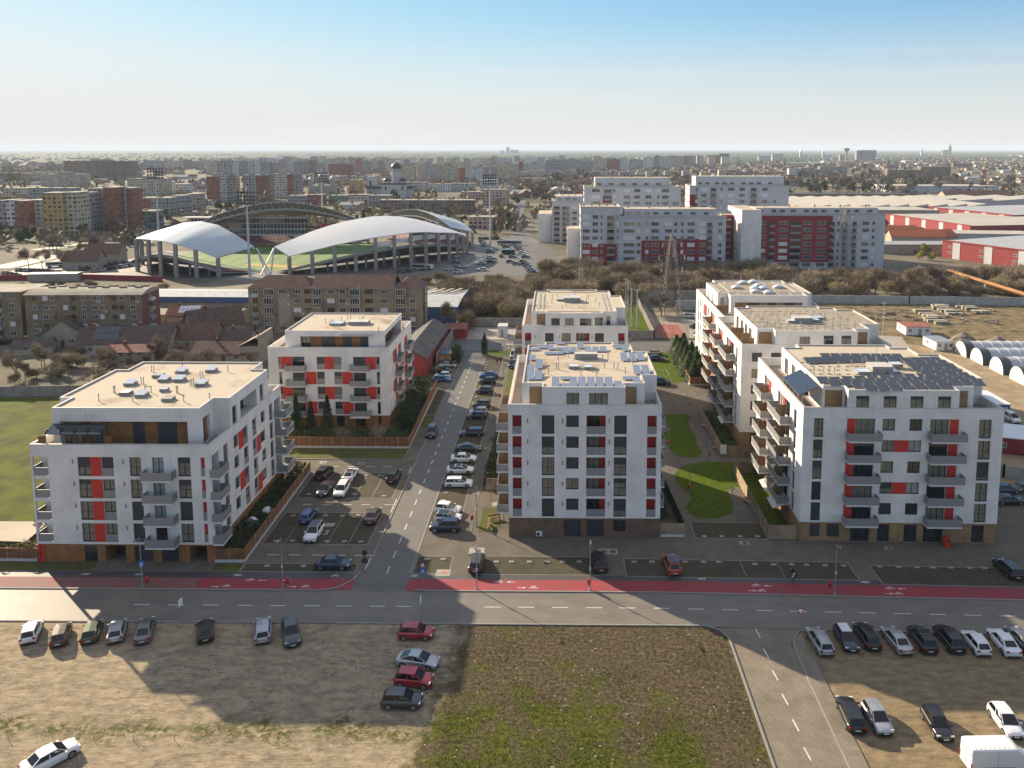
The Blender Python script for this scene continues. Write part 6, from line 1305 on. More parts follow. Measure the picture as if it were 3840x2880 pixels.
# awnings and garden things
def awning(root,x,y,z,w,d,drop,rz,m=M_CAP):
    q=MB(); q.face([(0,0,z),(w,0,z),(w,-d,z-drop),(0,-d,z-drop)][::-1],m); q.face([(0,0,z-.05),(w,0,z-.05),(w,-d,z-drop-.05),(0,-d,z-drop-.05)],m); q.obj('awning',root,(x,y,0),rz)
awning(bE,-.02,14.5,3.4,4.0,2.2,.7,R(-90)); awning(bE,-.02,8.6,3.3,3.6,2.4,.8,R(-90)); awning(bF,-.02,9.5,3.3,4,2.2,.7,R(-90)); awning(bF,-.02,22,3.3,4,2.2,.7,R(-90)); awning(bB,16.2,-.02,2.9,4,1.6,.5,0)
t=thing('round_tent','translucent dome greenhouse in the shade beside the front left block, left one','garden dome',(-44.6,108.6,0),0,'two domes beside the hedge'); q=MB(); q.lathe([(1.1,0),(1.1,.6),(.9,1.2),(.5,1.6),(0,1.75)],M_PLAST,12); q.obj('cover',t,smooth=True); t2=copy_tree(t); t2.location=(-43.6,112.0,0); t2['label']='translucent dome greenhouse in the shade beside the front left block, right one'

x,y=G(30,2010,0); t=thing('garden_canopy','pale canvas canopy over a garden shelter left of the front left block','canopy',(-76.5,100.6,0)); q=MB(); q.face([(-6,0,2.3),(4.6,-.6,2.3),(5.2,3.6,3.1),(-6,3.6,3.1)],mat('canvas',(.5,.43,.33),.9)); q.face([(-6,0,2.25),(-6,3.6,3.05),(5.2,3.6,3.05),(4.6,-.6,2.25)],M_BARK); q.obj('canvas',t)
for x in (-5,-1,4.4):
    q=MB(); q.box(x,x+.12,.1,.22,0,2.3,M_WOOD); q.obj('post',t)
# ================================================================ older blocks
zA=Zf(0,540,.45208); zB=Zf(900,540,.45208); zC=Zf(1800,540,.45208); zDd=Zf(2840,540,.45208); zLb=Zf(0,1020,.45208)
M_TAN=mat('tan_render',(.31,.25,.165),.9,n=1,ns=.25,col2=(.19,.145,.095)); M_BROWNR=mat('brown_render',(.27,.195,.125),.9,n=1,ns=.3,col2=(.16,.12,.08)); M_MAUVE=mat('dusty_red_render',(.19,.09,.075),.9,n=.2,ns=.5); M_CREAM=mat('cream_render',(.36,.32,.25),.9,n=.2,ns=.4)
M_GREYB=mat('grey_facade',(.50,.50,.51),.9,n=1,ns=.2,col2=(.42,.43,.45)); M_REDB=mat('red_facade',(.25,.032,.034),.85,n=.15,ns=.5); M_FLAT=mat('bitumen_roof',(.35,.32,.26),.95,n=.3,ns=.2); M_TILE=stripes('clay_tiles',(.17,.085,.055),(.08,.04,.03),.35,'X',n=.15); M_TILEB=stripes('old_brown_tiles',(.115,.08,.06),(.06,.042,.034),.35,'Y',n=.1); M_TILER=stripes('red_ribbed_roof',(.30,.10,.065),(.15,.05,.035),.5,'X',n=.1)
def owin(w,h,kind):
    k=('o',w,h,kind)
    if k in WM: return WM[k]
    mb=MB(); fm=M_PLAST if kind!='d' else M_BROWNR; t=.09; n=max(2,round(w/.75))
    mb.box(0,w,-.05,.03,0,t,fm); mb.box(0,w,-.05,.03,h-t,h,fm)
    for i in range(n+1): x=min(max(w*i/n,t/2),w-t/2); mb.box(x-t/2,x+t/2,-.05,.03,t,h-t,fm)
    mb.face([(t,-.012,t),(w-t,-.012,t),(w-t,-.012,h-t),(t,-.012,h-t)],M_GLASS if kind!='s' else M_PLAST); WM[k]=mb.mesh('window'); return WM[k]
def old_block(label,x,y,W,D,H,fl,fh,rz,wm,cols,z0=.9,roof='flat',side=None,over=.35,cat='apartment block',name='apartment_building',group=None,scols=(),pan=None,wh=1.4,kinds='wwdws',base=None,roofm=None,backwin=False):
    t=thing(name,label,cat,(x,y,0),rz,group); mb=MB(); mb.box(0,W,0,D,-.3,H,wm,bot=False); mb.obj('wall',t); rr=random.Random(int(W*10+x))
    if side: mb=MB(); mb.box(W+.003,W+.05,0,D,0,H-.01,side); mb.obj('side_wall',t); mb=MB(); mb.box(-.05,-.003,0,D,0,H-.01,side); mb.obj('side_wall',t)
    F=Face(t,(0,0),(1,0)); S=Face(t,(W+.05,0),(0,1)); n=0; SL=Face(t,(-.05,D),(0,-1))
    for f,cs in ((F,cols),(S,[c for c in scols if c[2]!='l']),(SL,[c for c in scols if c[2]=='l'])):
        for c in cs:
            for k in range(fl):
                if n>=96: break
                u,w=c[0],c[1]; kd=c[2] if len(c)>2 else 'w'; zz=z0+k*fh; n+=1
                if kd=='b':
                    f.put('window',owin(w,1.4,rr.choice('wwd')),u,zz,-.01); q=MB(); q.box(-.2,w+.2,-.95,-.004,-.9,-.02,rr.choice([M_CONC,wm,M_GREYB])); 
                    f.put('balcony',q.mesh('balcony'),u,zz)
                elif kd=='g': f.put('glazed_balcony',owin(w,1.9,'w'),u,zz-.3,-.5); q=MB(); q.box(0,w,-.44,-.003,-.9,1.9,wm); f.put('balcony',q.mesh('balcony'),u,zz-.3)
                else: f.put('window',owin(w,wh,rr.choice(kinds) if kd!='d' else 'd'),u,zz,-.01)
                if rr.random()<.13 and kd in 'wl': f.put('air_conditioner',ac_mesh(),u+w,zz-.7,-.34)
    rm=roofm or M_FLAT; mb=MB()
    if roof=='flat': mb.box(-over,W+over,-over,D+over,H+.003,H+.3,M_CONC,rm)
    elif roof=='hip':
        e=over; r=min(D/2,4); rh=H+3.2; a=[(-e,-e,H),(W+e,-e,H),(W+e,D+e,H),(-e,D+e,H)]; b=[(r,D/2,rh),(W-r,D/2,rh)]
        mb.face([a[0],a[1],b[1],b[0]],rm); mb.face([a[2],a[3],b[0],b[1]],rm); mb.face([a[1],a[2],b[1]],rm); mb.face([a[3],a[0],b[0]],rm); mb.face(a[::-1],M_CONC)
    elif roof=='curve':
        rows=[[(xx,-over+(D+2*over)*k/6,H+.05+1.3*math.sin(PI*k/6)) for k in range(7)] for xx in (-over,W+over)]; mb.grid(rows[::-1],rm); 
        for xx,dn in ((-over,1),(W+over,0)): pts=[(xx,-over+(D+2*over)*k/6,H+.05+1.3*math.sin(PI*k/6)) for k in range(7)]+[(xx,D+over,H-.05),(xx,-over,H-.05)]; mb.face(pts[::-1] if dn==0 else pts,M_CONC)
    ro=mb.obj('roof',t)
    return t,ro
# left flat roofed block, its neighbour, and the tiled wing block
tL,rL=old_block('long brown five storey block with a pale curved roof and dark roof vents',-152.8,220,33.2,10.5,13.4,5,2.72,R(1.5),M_BROWNR,[(2,1.3),(5,1.5),(7.2,1.3),(10.8,1.3),(13,1.3,'d'),(16,1.3),(19.1,1.4),(21.2,1.2),(24.6,1.5,'d'),(26.8,1.4),(30,1.5)],side=M_MAUVE,scols=[(4,2,'b')],roof='curve')
for i,(u,v) in enumerate([(5,5),(7,6.5),(11,5),(13,7),(16.5,5),(18,6.5),(20.5,5),(22,7),(25.5,5),(27,7),(30,5),(31,7)]): q=MB(); q.box(-.9,.9,-.5,.5,0,.7,M_BROWNR,M_FRAME); q.obj('roof_vent',rL,(u,v,14.4))
old_block('grey brown block at the left edge behind the bare orchard',-175,222.5,19,13,13.6,5,2.72,R(1),M_TAN,[(2,1.5),(6,2.2,'b'),(10.5,3,'b'),(15.5,1.6)],side=M_BROWNR,scols=[(3,1.4,'w'),(8,1.4,'w')],roof='flat')
for i,(wx,ww,cs,mt) in enumerate([(-92.6,19.0,[(1.3,1.6,'b'),(4.8,3,'g'),(9.2,2.2),(13.5,2.2),(16.8,2,'d')],M_TAN),(-73.6,10.9,[(.6,2.4,'g'),(4.6,2.2),(8.3,1.8)],M_TAN),(-62.7,13.8,[(.6,3.0,'g'),(5,2.4),(9.6,2.2)],M_TAN),(-48.9,8.2,[(.4,3,'g'),(4.6,1.6)],M_TAN)]):
    old_block(['leftmost','second','third','rightmost'][i]+' section of the tan block with brown tiled roof before the stadium',wx,230.3,ww-.02,10.2,13.7,5,2.78,0,mt,cs,roof='hip' if i in(0,3) else 'flat',roofm=M_TILE if i in (0,3) else M_FLAT,side=None,scols=[(3,2.2,'g')] if i==3 else [(5,2.2,'l')] if i==0 else ())
    if i in (1,2): q=MB(); a=.4; q.face([(-.0,-a,13.98),(ww,-a,13.98),(ww,5.1,17.1),(0,5.1,17.1)],M_TILE); q.face([(ww,10.6,13.98),(0,10.6,13.98),(0,5.1,17.1),(ww,5.1,17.1)],M_TILE); q.obj('roof',bpy.data.objects[[o.name for o in COL.objects if o.get('label','').startswith(['second','third'][i-1]+' section')][0]])
q=MB(); q.box(0,3.5,0,.05,0,8.3,M_CREAM); tag(q.obj('insulated_panel',None,(-83.6,230.2,2.8)),'pale newly rendered patch on the tan block facade','facade panel'); 
# houses by the old blocks
def house(label,x,y,W,D,H,rh,rz,wm,rm,axis='x',group='old houses left of the street',win=True,chim=True,name='house',cat='house',over=.4):
    t=thing(name,label,cat,(x,y,0),R(rz),group); e=over; mb=MB()
    if axis=='x':
        mb.box(0,W,0,D,-.2,H,wm,bot=False)
        for xx,s in ((0,1),(W,-1)): p=[(xx,0,H),(xx,D,H),(xx,D/2,H+rh)]; mb.face(p if s<0 else p[::-1],wm)
        mb.obj('wall',t); r=MB(); k=rh*e/(D/2)
        for (a,b) in ((-e,D/2),(D+e,D/2)): pts=[(-e,a,H-k),(W+e,a,H-k),(W+e,b,H+rh),(-e,b,H+rh)]; r.face(pts if a<b else pts[::-1],rm); r.face([(p[0],p[1],p[2]-.12) for p in (pts[::-1] if a<b else pts)],M_BARK)
    else:
        mb.box(0,W,0,D,-.2,H,wm,bot=False)
        for yy,s in ((0,1),(D,-1)): p=[(0,yy,H),(W,yy,H),(W/2,yy,H+rh)]; mb.face(p if s>0 else p[::-1],wm)
        mb.obj('wall',t); r=MB(); k=rh*e/(W/2)
        for (a,b) in ((-e,W/2),(W+e,W/2)): pts=[(a,-e,H-k),(b,-e,H+rh),(b,D+e,H+rh),(a,D+e,H-k)]; r.face(pts[::-1] if a<b else pts,rm); r.face([(p[0],p[1],p[2]-.12) for p in (pts if a<b else pts[::-1])],M_BARK)
    ro=r.obj('roof',t)
    if chim: q=MB(); q.box(-.3,.3,-.3,.3,0,1.6,mat('brick_chimney',(.2,.08,.05),.9)); q.obj('chimney',ro,(W*.3,D*.5,H+rh-.7))
    if win:
        F=Face(t,(0,0),(1,0)); F.put('window',owin(1.2,1.3,'w'),W*.25,1.1,-.01); F.put('window',owin(1.2,1.3,'w'),W*.65,1.1,-.01)
        S=Face(t,(W,0),(0,1)); S.put('window',owin(1.2,1.3,'w'),D*.4,1.1,-.01); q=MB(); q.box(0,.95,-.05,-.002,0,2.05,M_BARK); F.put('door',q.mesh('door'),W*.46,0,0)
    return t
def HP(x,y,z): return G(*zLb(x,y),z)
for a in [('large dark tiled house with a hipped end right of the white striped roof',(1590,570),15,9,3.5,4.6,38,M_CREAM,M_TILEB,'x'),('house with a red corrugated roof carrying solar sheets',(1385,470),9,8,4.2,2.2,8,M_CREAM,M_TILER,'x'),
 ('house with dark tiles and one roof window in the middle of the row',(985,690),13,10,3.2,3.8,4,M_CREAM,M_TILEB,'x'),('dark red tiled house right of the roof window house',(1330,650),15,7,3.6,3.5,2,M_CREAM,M_TILE,'x'),
 ('low house with ribbed brown roof behind the front left block',(1590,760),17,8,2.8,2.2,0,M_CREAM,M_TILE,'x'),('old brick red gabled house at the left of the row',(330,640),11,9,3.6,4.2,20,M_CREAM,M_TILEB,'y'),
 ('white gabled house with dark solar panels on its roof',(640,700),11,8,3.4,3.6,12,M_PLAS,M_TILEB,'x'),('low shed with rusty red metal roof in front of the roof window house',(880,740),12,6,2.4,1.3,6,M_CREAM,M_TILER,'x'),
 ('small house behind the pale stepped gable wall',(1830,640),8,6,3,2.2,-4,M_CREAM,M_TILEB,'x'),('tiny lean house in the orchard at far left',(110,700),9,5,2.4,1.4,24,M_CREAM,M_TILEB,'x')]:
    x,y=HP(*a[1],0); house(a[0],x,y,a[2],a[3],a[4],a[5],a[6],a[7],a[8],a[9])
    if 'solar panels on' in a[0] or 'solar sheets' in a[0]:
        o=[o for o in COL.objects if o.get('label')==a[0]][0]; q=MB(); W,D,H_,rh=a[2:6]
        for i in range(5):
            for j in range(2): u0=W*.35+i*1.25; t0=.2+j*.38; t1=t0+.34; q.face([(u0,D/2*t0,H_+rh*t0+.1),(u0+1.15,D/2*t0,H_+rh*t0+.1),(u0+1.15,D/2*t1,H_+rh*t1+.1),(u0,D/2*t1,H_+rh*t1+.1)],M_PVD if 'panels' in a[0] else M_PLAST)
        q.obj('solar_panel',o)
x,y=HP(1990,760,0); t=thing('gable_wall_house','pale narrow house end with a stepped white gable','house',(x,y,0)); q=MB(); q.prism([(0,0),(5.5,0),(5.5,9),(0,9)],0,4.5,M_CREAM); q.obj('wall',t); q=MB(); q.prism([(4.9,0),(5.5,0),(5.5,9),(4.9,9)],4.503,7.5,M_CREAM); q.obj('gable',t); q=MB(); q.face([(-.3,-.3,4.52),(4.9,-.3,7.2),(4.9,9.3,7.2),(-.3,9.3,4.52)],M_TILEB); q.obj('roof',t)
house('long grey corrugated shed with red painted wall beside the street',-40.2,186,8.0,34,4.6,2.4,-1,M_REDB,mat('asbestos_sheets',(.15,.145,.13),.95,n=.4,ns=.6),'y',win=False,chim=False,name='long_shed',cat='shed',group=None)
house('small rusty roofed hut beyond the long grey shed',-33,224,6,7,3,1,0,M_REDB,M_TILER,'x',win=False,chim=False,name='hut',cat='shed',group=None)
# blue banded long hall and neighbours
M_BLUE=mat('blue_metal_fascia',(.03,.09,.2),.5,n=.15,ns=.4); M_MROOF=stripes('standing_seam_roof',(.36,.38,.39),(.24,.25,.26),.6,'X')
def hall(label,x,y,W,D,H,rz,wm,rm,fas=None,rise=.6,wins=0,name='industrial_hall',cat='hall',group=None,doors=0):
    t=thing(name,label,cat,(x,y,0),R(rz),group); q=MB(); q.box(0,W,0,D,-.2,H,wm,bot=False); q.obj('wall',t); q=MB(); e=.3
    q.face([(-e,-e,H+.02),(W+e,-e,H+.02),(W+e,D/2,H+rise),(-e,D/2,H+rise)],rm); q.face([(W+e,D+e,H+.02),(-e,D+e,H+.02),(-e,D/2,H+rise),(W+e,D/2,H+rise)],rm); q.face([(-e,-e,H+.01),(-e,D/2,H+rise),(-e,D+e,H+.01)][::1],wm); q.face([(W+e,-e,H+.01),(W+e,D+e,H+.01),(W+e,D/2,H+rise)],wm); q.obj('roof',t)
    if fas: q=MB(); q.box(-.35,W+.35,-.36,-.302,H-1.9,H+.05,fas); q.box(W+.302,W+.36,-.36,D+.3,H-1.9,H+.05,fas); q.obj('fascia',t)
    F=Face(t,(0,0),(1,0))
    for i in range(min(wins,40)): F.put('window',owin(2.6,1.5,'w'),W*(i+.25)/wins,H*.35,-.01)
    for i in range(doors): q=MB(); q.box(0,3,-.06,-.003,0,3.2,M_GREYB); F.put('gate',q.mesh('gate'),W*(i+.6)/doors,0,0)
    return t
hall('long hall with a blue fascia and pale roof behind the brown block',-165,252.5,72,14,7.0,-1.2,M_CREAM,M_MROOF,M_BLUE,.8,14); hall('low grey roofed workshop between the houses and the blue banded hall',-131,238,32,9,4.0,0,M_CREAM,M_FLAT,None,.9,8)
hall('hall with blue fascia and white roof right of the tiled block',-45,243,13,30,5.6,0,M_BLUE,M_MROOF,M_BLUE,.7,0)
for i in range(4): q=MB(); q.prism([(0,0),(1.2,0),(4.2,8),(3.0,8)],0,.15,M_CREAM); o=q.obj('rooflight',None,(-46+i*2.9,262,6.6)); tag(o,'%s slanted roof sheet from the left on the blue banded hall'%ordn(i),'roof sheet','slanted roof sheets')
# ================================================================ grey modern blocks
def big(label,x,y,W,D,H,rows,parts,reds=(),side=M_GREYB,fh=3.2,sidew=4,pent=None,group='grey apartment blocks behind the thicket',brace=True):
    t=thing('apartment_building',label,'apartment block',(x,y,0),0,group); q=MB(); q.box(0,W,0,D,-.3,H,M_GREYB,M_ROOF,bot=False); q.obj('wall',t); F=Face(t,(0,0),(1,0)); L_=Face(t,(0,D),(0,-1)); rr=random.Random(int(W)); n=0
    for (u0,u1,z0,z1) in reds:
        q=MB(); q.box(0,u1-u0,-.06,-.003,0,z1-z0,M_REDB); F.put('red_cladding',q.mesh('c'),u0,z0,0)
    for (u,w,k) in parts:
        for r_ in range(rows):
            z=1.0+r_*fh
            if z>H-2 or n>96: continue
            n+=1
            if k=='b': q=MB(); key=('bb',w); 
            if k=='b':
                if key not in WM: q.box(0,w,-1.1,-.07,-.9,-.72,M_CONC); q.box(0,w,-1.1,-1.05,-.7,.2,M_RAIL); q.face([(.1,-.075,-.7),(w-.1,-.075,-.7),(w-.1,-.075,1.5),(.1,-.075,1.5)],M_GLASS); WM[key]=q.mesh('balcony')
                F.put('balcony',WM[key],u,z,0)
            else: F.put('window',owin(w,1.8,rr.choice('wwws')),u,z,-.065)
    for j in range(sidew):
        for r_ in range(rows):
            if r_*fh+3>H: continue
            L_.put('window',owin(1.2,1.4,'w'),D*(j+.3)/sidew,1+r_*fh,-.02)
    q=MB(); q.box(-.2,W+.2,-.2,.2,H+.003,H+.45,M_CAP); q.box(-.2,W+.2,D-.2,D+.2,H+.003,H+.45,M_CAP); q.box(-.2,.2,.2,D-.2,H+.003,H+.45,M_CAP); q.box(W-.2,W+.2,.2,D-.2,H+.003,H+.45,M_CAP); q.obj('parapet',t)
    if pent:
        a,b,h=pent; q=MB(); q.box(a,b,1.5,D-1,H+.004,H+h,M_GREYB,M_ROOF); q.obj('top_storey',t); u=a+1
        while u<b-3: q=None; F.put('window',owin(2.4,1.4,'w'),u,H+.9,1.43); u+=rr.choice([4,5,6])
    for i in range(5): q=MB(); q.box(0,.7,0,.7,0,1.2,M_CONC); q.obj('vent_stack',t,(W*(i+.4)/5,D*.5,H+(pent[2] if pent and pent[0]<W*(i+.4)/5<pent[1]-1 else .0)+.004))
    return t
big('large grey block behind the thicket with a sunlit left end and glazed lower balconies',10,356,18,20,28.5,9,[(1,3.2,'w'),(5.4,2.6,'w'),(9,1,'w'),(12,3.4,'b'),(16.3,1,'w')],[(.8,17,2,12)],sidew=5)
big('long grey block with two dark red lower fields behind the near pylon',28.05,356.6,48,14,24.2,8,[(1.5,5,'w'),(7.5,1.8,'w'),(11.5,1.4,'w'),(14,3.6,'w'),(20.3,3.2,'w'),(24.5,1.3,'w'),(27.5,1.4,'w'),(30.5,3.4,'w'),(36,3,'w'),(39.5,2.3,'b'),(44.5,1.8,'w')],[(9.7,24,0,13.5),(25.6,41.8,0,14.3)],pent=(2,44,3.6))
q=MB(); q.box(0,6,0,12,0,18,M_W,M_ROOF,bot=False); t=thing('apartment_wing','low white wing with red and green panels left of the large grey block','building wing',(4,366,0)); q.obj('wall',t)
L_=Face(t,(0,12),(0,-1))
for k in range(5):
    for j in range(3): q=MB(); q.box(0,1.2,-.1,-.003,0,2,M_REDB if (k+j)%2 else mat('lime_panel',(.25,.4,.04),.7)); L_.put('coloured_panel',q.mesh('c'),1+j*3.6,1.5+k*3.2,0); L_.put('window',owin(1.6,1.8,'w'),2.3+j*3.6,1.5+k*3.2,-.02)
big('grey and red block right of the pylon with balconies in the red field',90.8,361,59,13.5,25,8,[(1.2,3.2,'w'),(6,2.4,'b'),(10.5,4,'w'),(15.5,4.8,'b'),(21.5,4,'w'),(28,4,'w'),(33.5,2.6,'b'),(37,1.4,'w'),(39.5,2,'b'),(44,2,'b'),(48.5,3.2,'w'),(51.5+1.5,1.4,'w')],[(0,35,3,24.5)],pent=(0,56,3.0))
q=MB(); q.box(0,9,0,30,0,27.5,M_W,M_ROOF,bot=False); t=thing('apartment_wing','tall narrow sunlit white end block between the two grey and red blocks','building wing',(83,356,0)); q.obj('wall',t); F=Face(t,(0,0),(1,0)); L_=Face(t,(0,30),(0,-1))
for k in range(8):
    for u in (18,22,26): L_.put('window',owin(1.1,1.4,'w'),u,1.5+k*3.2,-.02)
q=MB(); q.box(0,6,0,20,0,24,M_REDB,M_ROOF,bot=False); t=thing('apartment_wing','narrow red stair wing with balconies in the gap between grey blocks','building wing',(76.5,372,0)); q.obj('wall',t)
F=Face(t,(0,0),(1,0))
for k in range(7): q=MB(); q.box(0,4,-1,-.003,0,.9,M_RAIL); F.put('balcony',q.mesh('b'),1,2+k*3.2,0)
big('upper grey block standing behind the large grey block, left of two',13,400,49,14,35.6,11,[(4,4,'w'),(10,4,'b'),(14.5,1.4,'w'),(20,3.4,'w'),(25.3,3,'w'),(31,3.2,'w'),(37,1.3,'w'),(39.5,3.5,'w'),(45,2.8,'w')],[(9.5,14,24,31)],pent=(5.5,43.5,4.8))
big('upper grey block standing behind the pair, right of two',69,415,52,15,35.4,11,[(3,1.2,'w'),(6,3,'w'),(11,3,'b'),(16,1.3,'w'),(20,3.5,'w'),(26,3,'w'),(32,3.2,'b'),(38,3,'w'),(44,1.4,'w'),(48,1.2,'w')],[(0,4,20,31)],pent=(3.3,49.5,5.2))
big('white and grey block with red stripes left of the large grey block',-3.8,457,20,24,24.5,8,[(1,3.5,'b'),(6,4,'b'),(11.5,3,'w'),(16,3,'w')],sidew=5,pent=(2,18,3))
q=MB(); q.box(0,8,0,26,0,17,M_W,M_ROOF,bot=False); t=thing('apartment_wing','pink and white stepped wing at the far left of the grey block group','building wing',(-12,462,0)); q.obj('wall',t); L_=Face(t,(0,26),(0,-1))
for k in range(5):
    for j in range(5): q=MB(); q.box(0,1.4,-.1,-.003,0,1.8,M_REDB); L_.put('coloured_panel',q.mesh('c'),1.5+j*5,1.5+k*3.2,0); L_.put('window',owin(1.6,1.6,'w'),3+j*5,1.5+k*3.2,-.02)
# ================================================================ stadium
M_SROOF=mat('stadium_roof_sheets',(.48,.50,.51),.6,n=.06,ns=.05); M_SROOFB=mat('blue_grey_roof_sheets',(.42,.48,.51),.6,n=.15,ns=.03); M_SEAT=mat('maroon_seats',(.13,.02,.03),.7,n=1,ns=.5,col2=(.17,.15,.14),ramp=(.42,.5)); M_STEEL=mat('white_steel',(.5,.5,.48),.5); M_PITCH=stripes('pitch_grass',(.075,.15,.012),(.05,.11,.01),9,'X',bumpy=0)
st=thing('stadium','football stadium with four arched white roofs, maroon seats and concrete columns','stadium',(0,0,0))
def curve(P,t):
    f=t*(len(P)-1); i=min(int(f),len(P)-2); k=f-i; return Vector(P[i]).lerp(Vector(P[i+1]),k)
def stand(O,zo,I,zi,m,cols=True,bowl=True,truss=True,zs=None,n=24):
    "O outer plan curve with heights, I inner plan curve with heights"
    q=MB(); rows=[]; lo=[]
    for i in range(n+1):
        t=i/n; a=curve([(*p,z) for p,z in zip(O,zo)],t); b=curve([(*p,z) for p,z in zip(I,zi)],t); row=[]
        for k in range(7): s_=k/6; p=a.lerp(b,s_); p.z+=.6*math.sin(PI*s_)*math.sin(PI*t); row.append(p)
        rows.append(row); lo.append([p-Vector((0,0,.35)) for p in row])
    q.grid(rows,m); q.obj('roof_shell',st,smooth=True)
    q=MB(); q.grid([r[::-1] for r in lo],M_CONC); 
    for e in (0,6): q.grid([[r[e],l[e]] for r,l in zip(rows,lo)],M_STEEL)
    q.obj('roof_underside',st)
    if truss:
        q=MB(); top=[r[6]-Vector((0,0,.4)) for r in rows]; bot=[p-Vector((0,0,.6+3.0*math.sin(PI*i/n)**.5)) for i,p in enumerate(top)]
        inn=[(p+(r[0]-r[6]).normalized()*2.4) for p,r in zip(bot,rows)]
        q.tube(bot,.22,M_STEEL,5); q.tube(inn,.18,M_STEEL,5)
        for i in range(n): q.tube([top[i],bot[i]],.09,M_STEEL,4,cap=False); q.tube([bot[i],top[i+1]],.09,M_STEEL,4,cap=False); q.tube([bot[i],inn[i+1]],.08,M_STEEL,4,cap=False); q.tube([inn[i],rows[i][5]],.08,M_STEEL,4,cap=False)
        q.obj('truss',st)
    if cols:
        for i,(p,z) in enumerate(zip(O,zo)):
            q=MB(); q.box(p[0]-.7,p[0]+.7,p[1]-.5,p[1]+.9,-.2,z-.35,M_CONC); q.obj('column',st)
            b=curve([(*p_,0) for p_ in I],i/(len(O)-1)); c=Vector((*p,0)).lerp(b,.3)
            if i%1==0 and z>9.5: q=MB(); q.box(c.x-.45,c.x+.45,c.y-.4,c.y+.4,-.2,max(1.5,zs*math.sin(PI*i/(len(O)-1))*.8),M_CONC); q.obj('inner_column',st)
    if bowl:
        q=MB(); w=MB(); N=n; R0=[]
        for i in range(N+1):
            t=i/N; a=curve([(*p,0) for p in O],t); b=curve([(*p,0) for p in I],t); zt=2.2+zs*math.sin(PI*t); R0.append([a.lerp(b,.06)+Vector((0,0,zt)),a.lerp(b,.95)+Vector((0,0,1.2))])
        q.grid(R0,M_SEAT); q.obj('seating',st)
        w.grid([[r[0]+Vector((0,0,.35)),r[0]-Vector((0,0,1.0))] for r in R0],M_CONC); w.grid([[r[0]-Vector((0,0,1.0)),r[1]-Vector((0,0,.5))] for r in R0],M_CONC); w.obj('raker_slab',st)
        w=MB(); 
        for i in range(len(R0)*3):
            t=i/(len(R0)*3-1); a=curve([r[0] for r in R0],t); w.tube([a,a+Vector((0,0,1.6))],.05,M_STEEL,3,cap=False)
        w.obj('railing',st)
OR=[(-118,340),(-109,343.5),(-100,347),(-91.5,350.5),(-83.5,355),(-76,360.5),(-69.5,366.5),(-63.5,373),(-58.5,380),(-54.5,388),(-51.5,397),(-49.5,405),(-48.5,414)]; ZR=[8.3,10.3,12.4,13.9,15,15.5,16,15.6,14.6,13.7,12.5,10.7,9]
IR=[(-127,347),(-121,354),(-115,361),(-109,367),(-103,374),(-97,380),(-92,386.5),(-86,393),(-80,399),(-73,404),(-66,409),(-58,413),(-50,417)]; ZI=[11.6,14.2,16.8,18.8,20.4,21.3,21.8,21.6,20.6,18.8,16.2,13,9.8]
stand(OR,ZR,IR,ZI,M_SROOF,zs=7.4)
q=MB()
for i in range(4,10):
    a,b=Vector((*OR[i],0)),Vector((*OR[i+1],0)); d=(b-a); 
    for k in range(8): p=a+d*(k/8)+Vector((-.6,.9,0)); e=a+d*((k+.82)/8)+Vector((-.6,.9,0)); z=ZR[i]-6+(2.2 if i>3 else 0)-abs(7-i)*.3; q.face([(p.x,p.y,z),(e.x,e.y,z),(e.x,e.y,z+2.4),(p.x,p.y,z+2.4)],M_PLAST)
q.obj('back_screen',st)
OLs=[(-199,370),(-190,349),(-179.5,339.5),(-171.4,333.5),(-163.8,331.5),(-155.3,331.8),(-147,334.5)]; stand(OLs,[13.2,15.0,15.8,15.9,14.8,12.4,8.4],[(-193,380),(-185,371),(-176,366),(-166,362),(-156,357),(-146,351),(-135,345)],[14,18,20.6,21.6,20.4,16.8,11.8],M_SROOFB,zs=7)
stand([(-206,440),(-196,452),(-184,461),(-170,467),(-155,470),(-140,470),(-125,466),(-112,458)],[9,12.5,14.8,16,16,14.8,12.5,9],[(-200,431),(-190,436),(-178,441),(-166,445),(-154,447),(-142,449),(-130,452),(-117,455)],[14,19,22.6,24.6,25,23.4,20,14.5],M_SROOF,zs=7)
stand([(-100,484),(-88,480),(-76,474),(-66,466),(-58,456),(-52,446),(-48,435)],[9,11.5,13,13.6,13.2,11.6,9],[(-106,474),(-98,468),(-90,460),(-82,452),(-75,444),(-67,436),(-59,430)],[14.3,17.8,19.8,20.4,19.4,16.8,12],M_SROOFB,zs=6)
q=MB(); q.box(-215,-146,452,453,5,15.5,M_GREYB); 
for i in range(34): 
    for z in (6,9.2,12.4): q.face([(-213+i*2,451.95,z),(-211.4+i*2,451.95,z),(-211.4+i*2,451.95,z+2.4),(-213+i*2,451.95,z+2.4)],M_GLASS)
q.box(-216,-145,446,453,15.52,16.0,M_CAP); q.obj('main_building',st)
q=MB(); q.box(0,4.2,0,.3,0,3.2,M_RED,); q.obj('scoreboard',st,(-136,448,9))
q=MB(); q.face([(-193,380,.05),(-160,360,.05),(-127,350,.05),(-95,388,.05),(-62,434,.05),(-112,452,.05),(-198,430,.05)],M_PITCH); struct(q.obj('pitch'))
q=MB(); q.face([(-150,368,.07),(-120,358,.07),(-98,384,.07),(-104,388,.07),(-122,366,.07),(-148,375,.07)],mat('ochre_sheet',(.3,.19,.02),.8)); struct(q.obj('pitch_cover'))
q=MB()   # corner masts legs
for (a,b) in (((-134,345,11.2),(-126,339,0)),((-134,345,11.2),(-129,342,0)),((-127,347,11),(-126,339,0)),((-127,347,11),(-130,338,0))): q.tube([a,b],.35,M_STEEL,5)
q.obj('corner_strut',st)
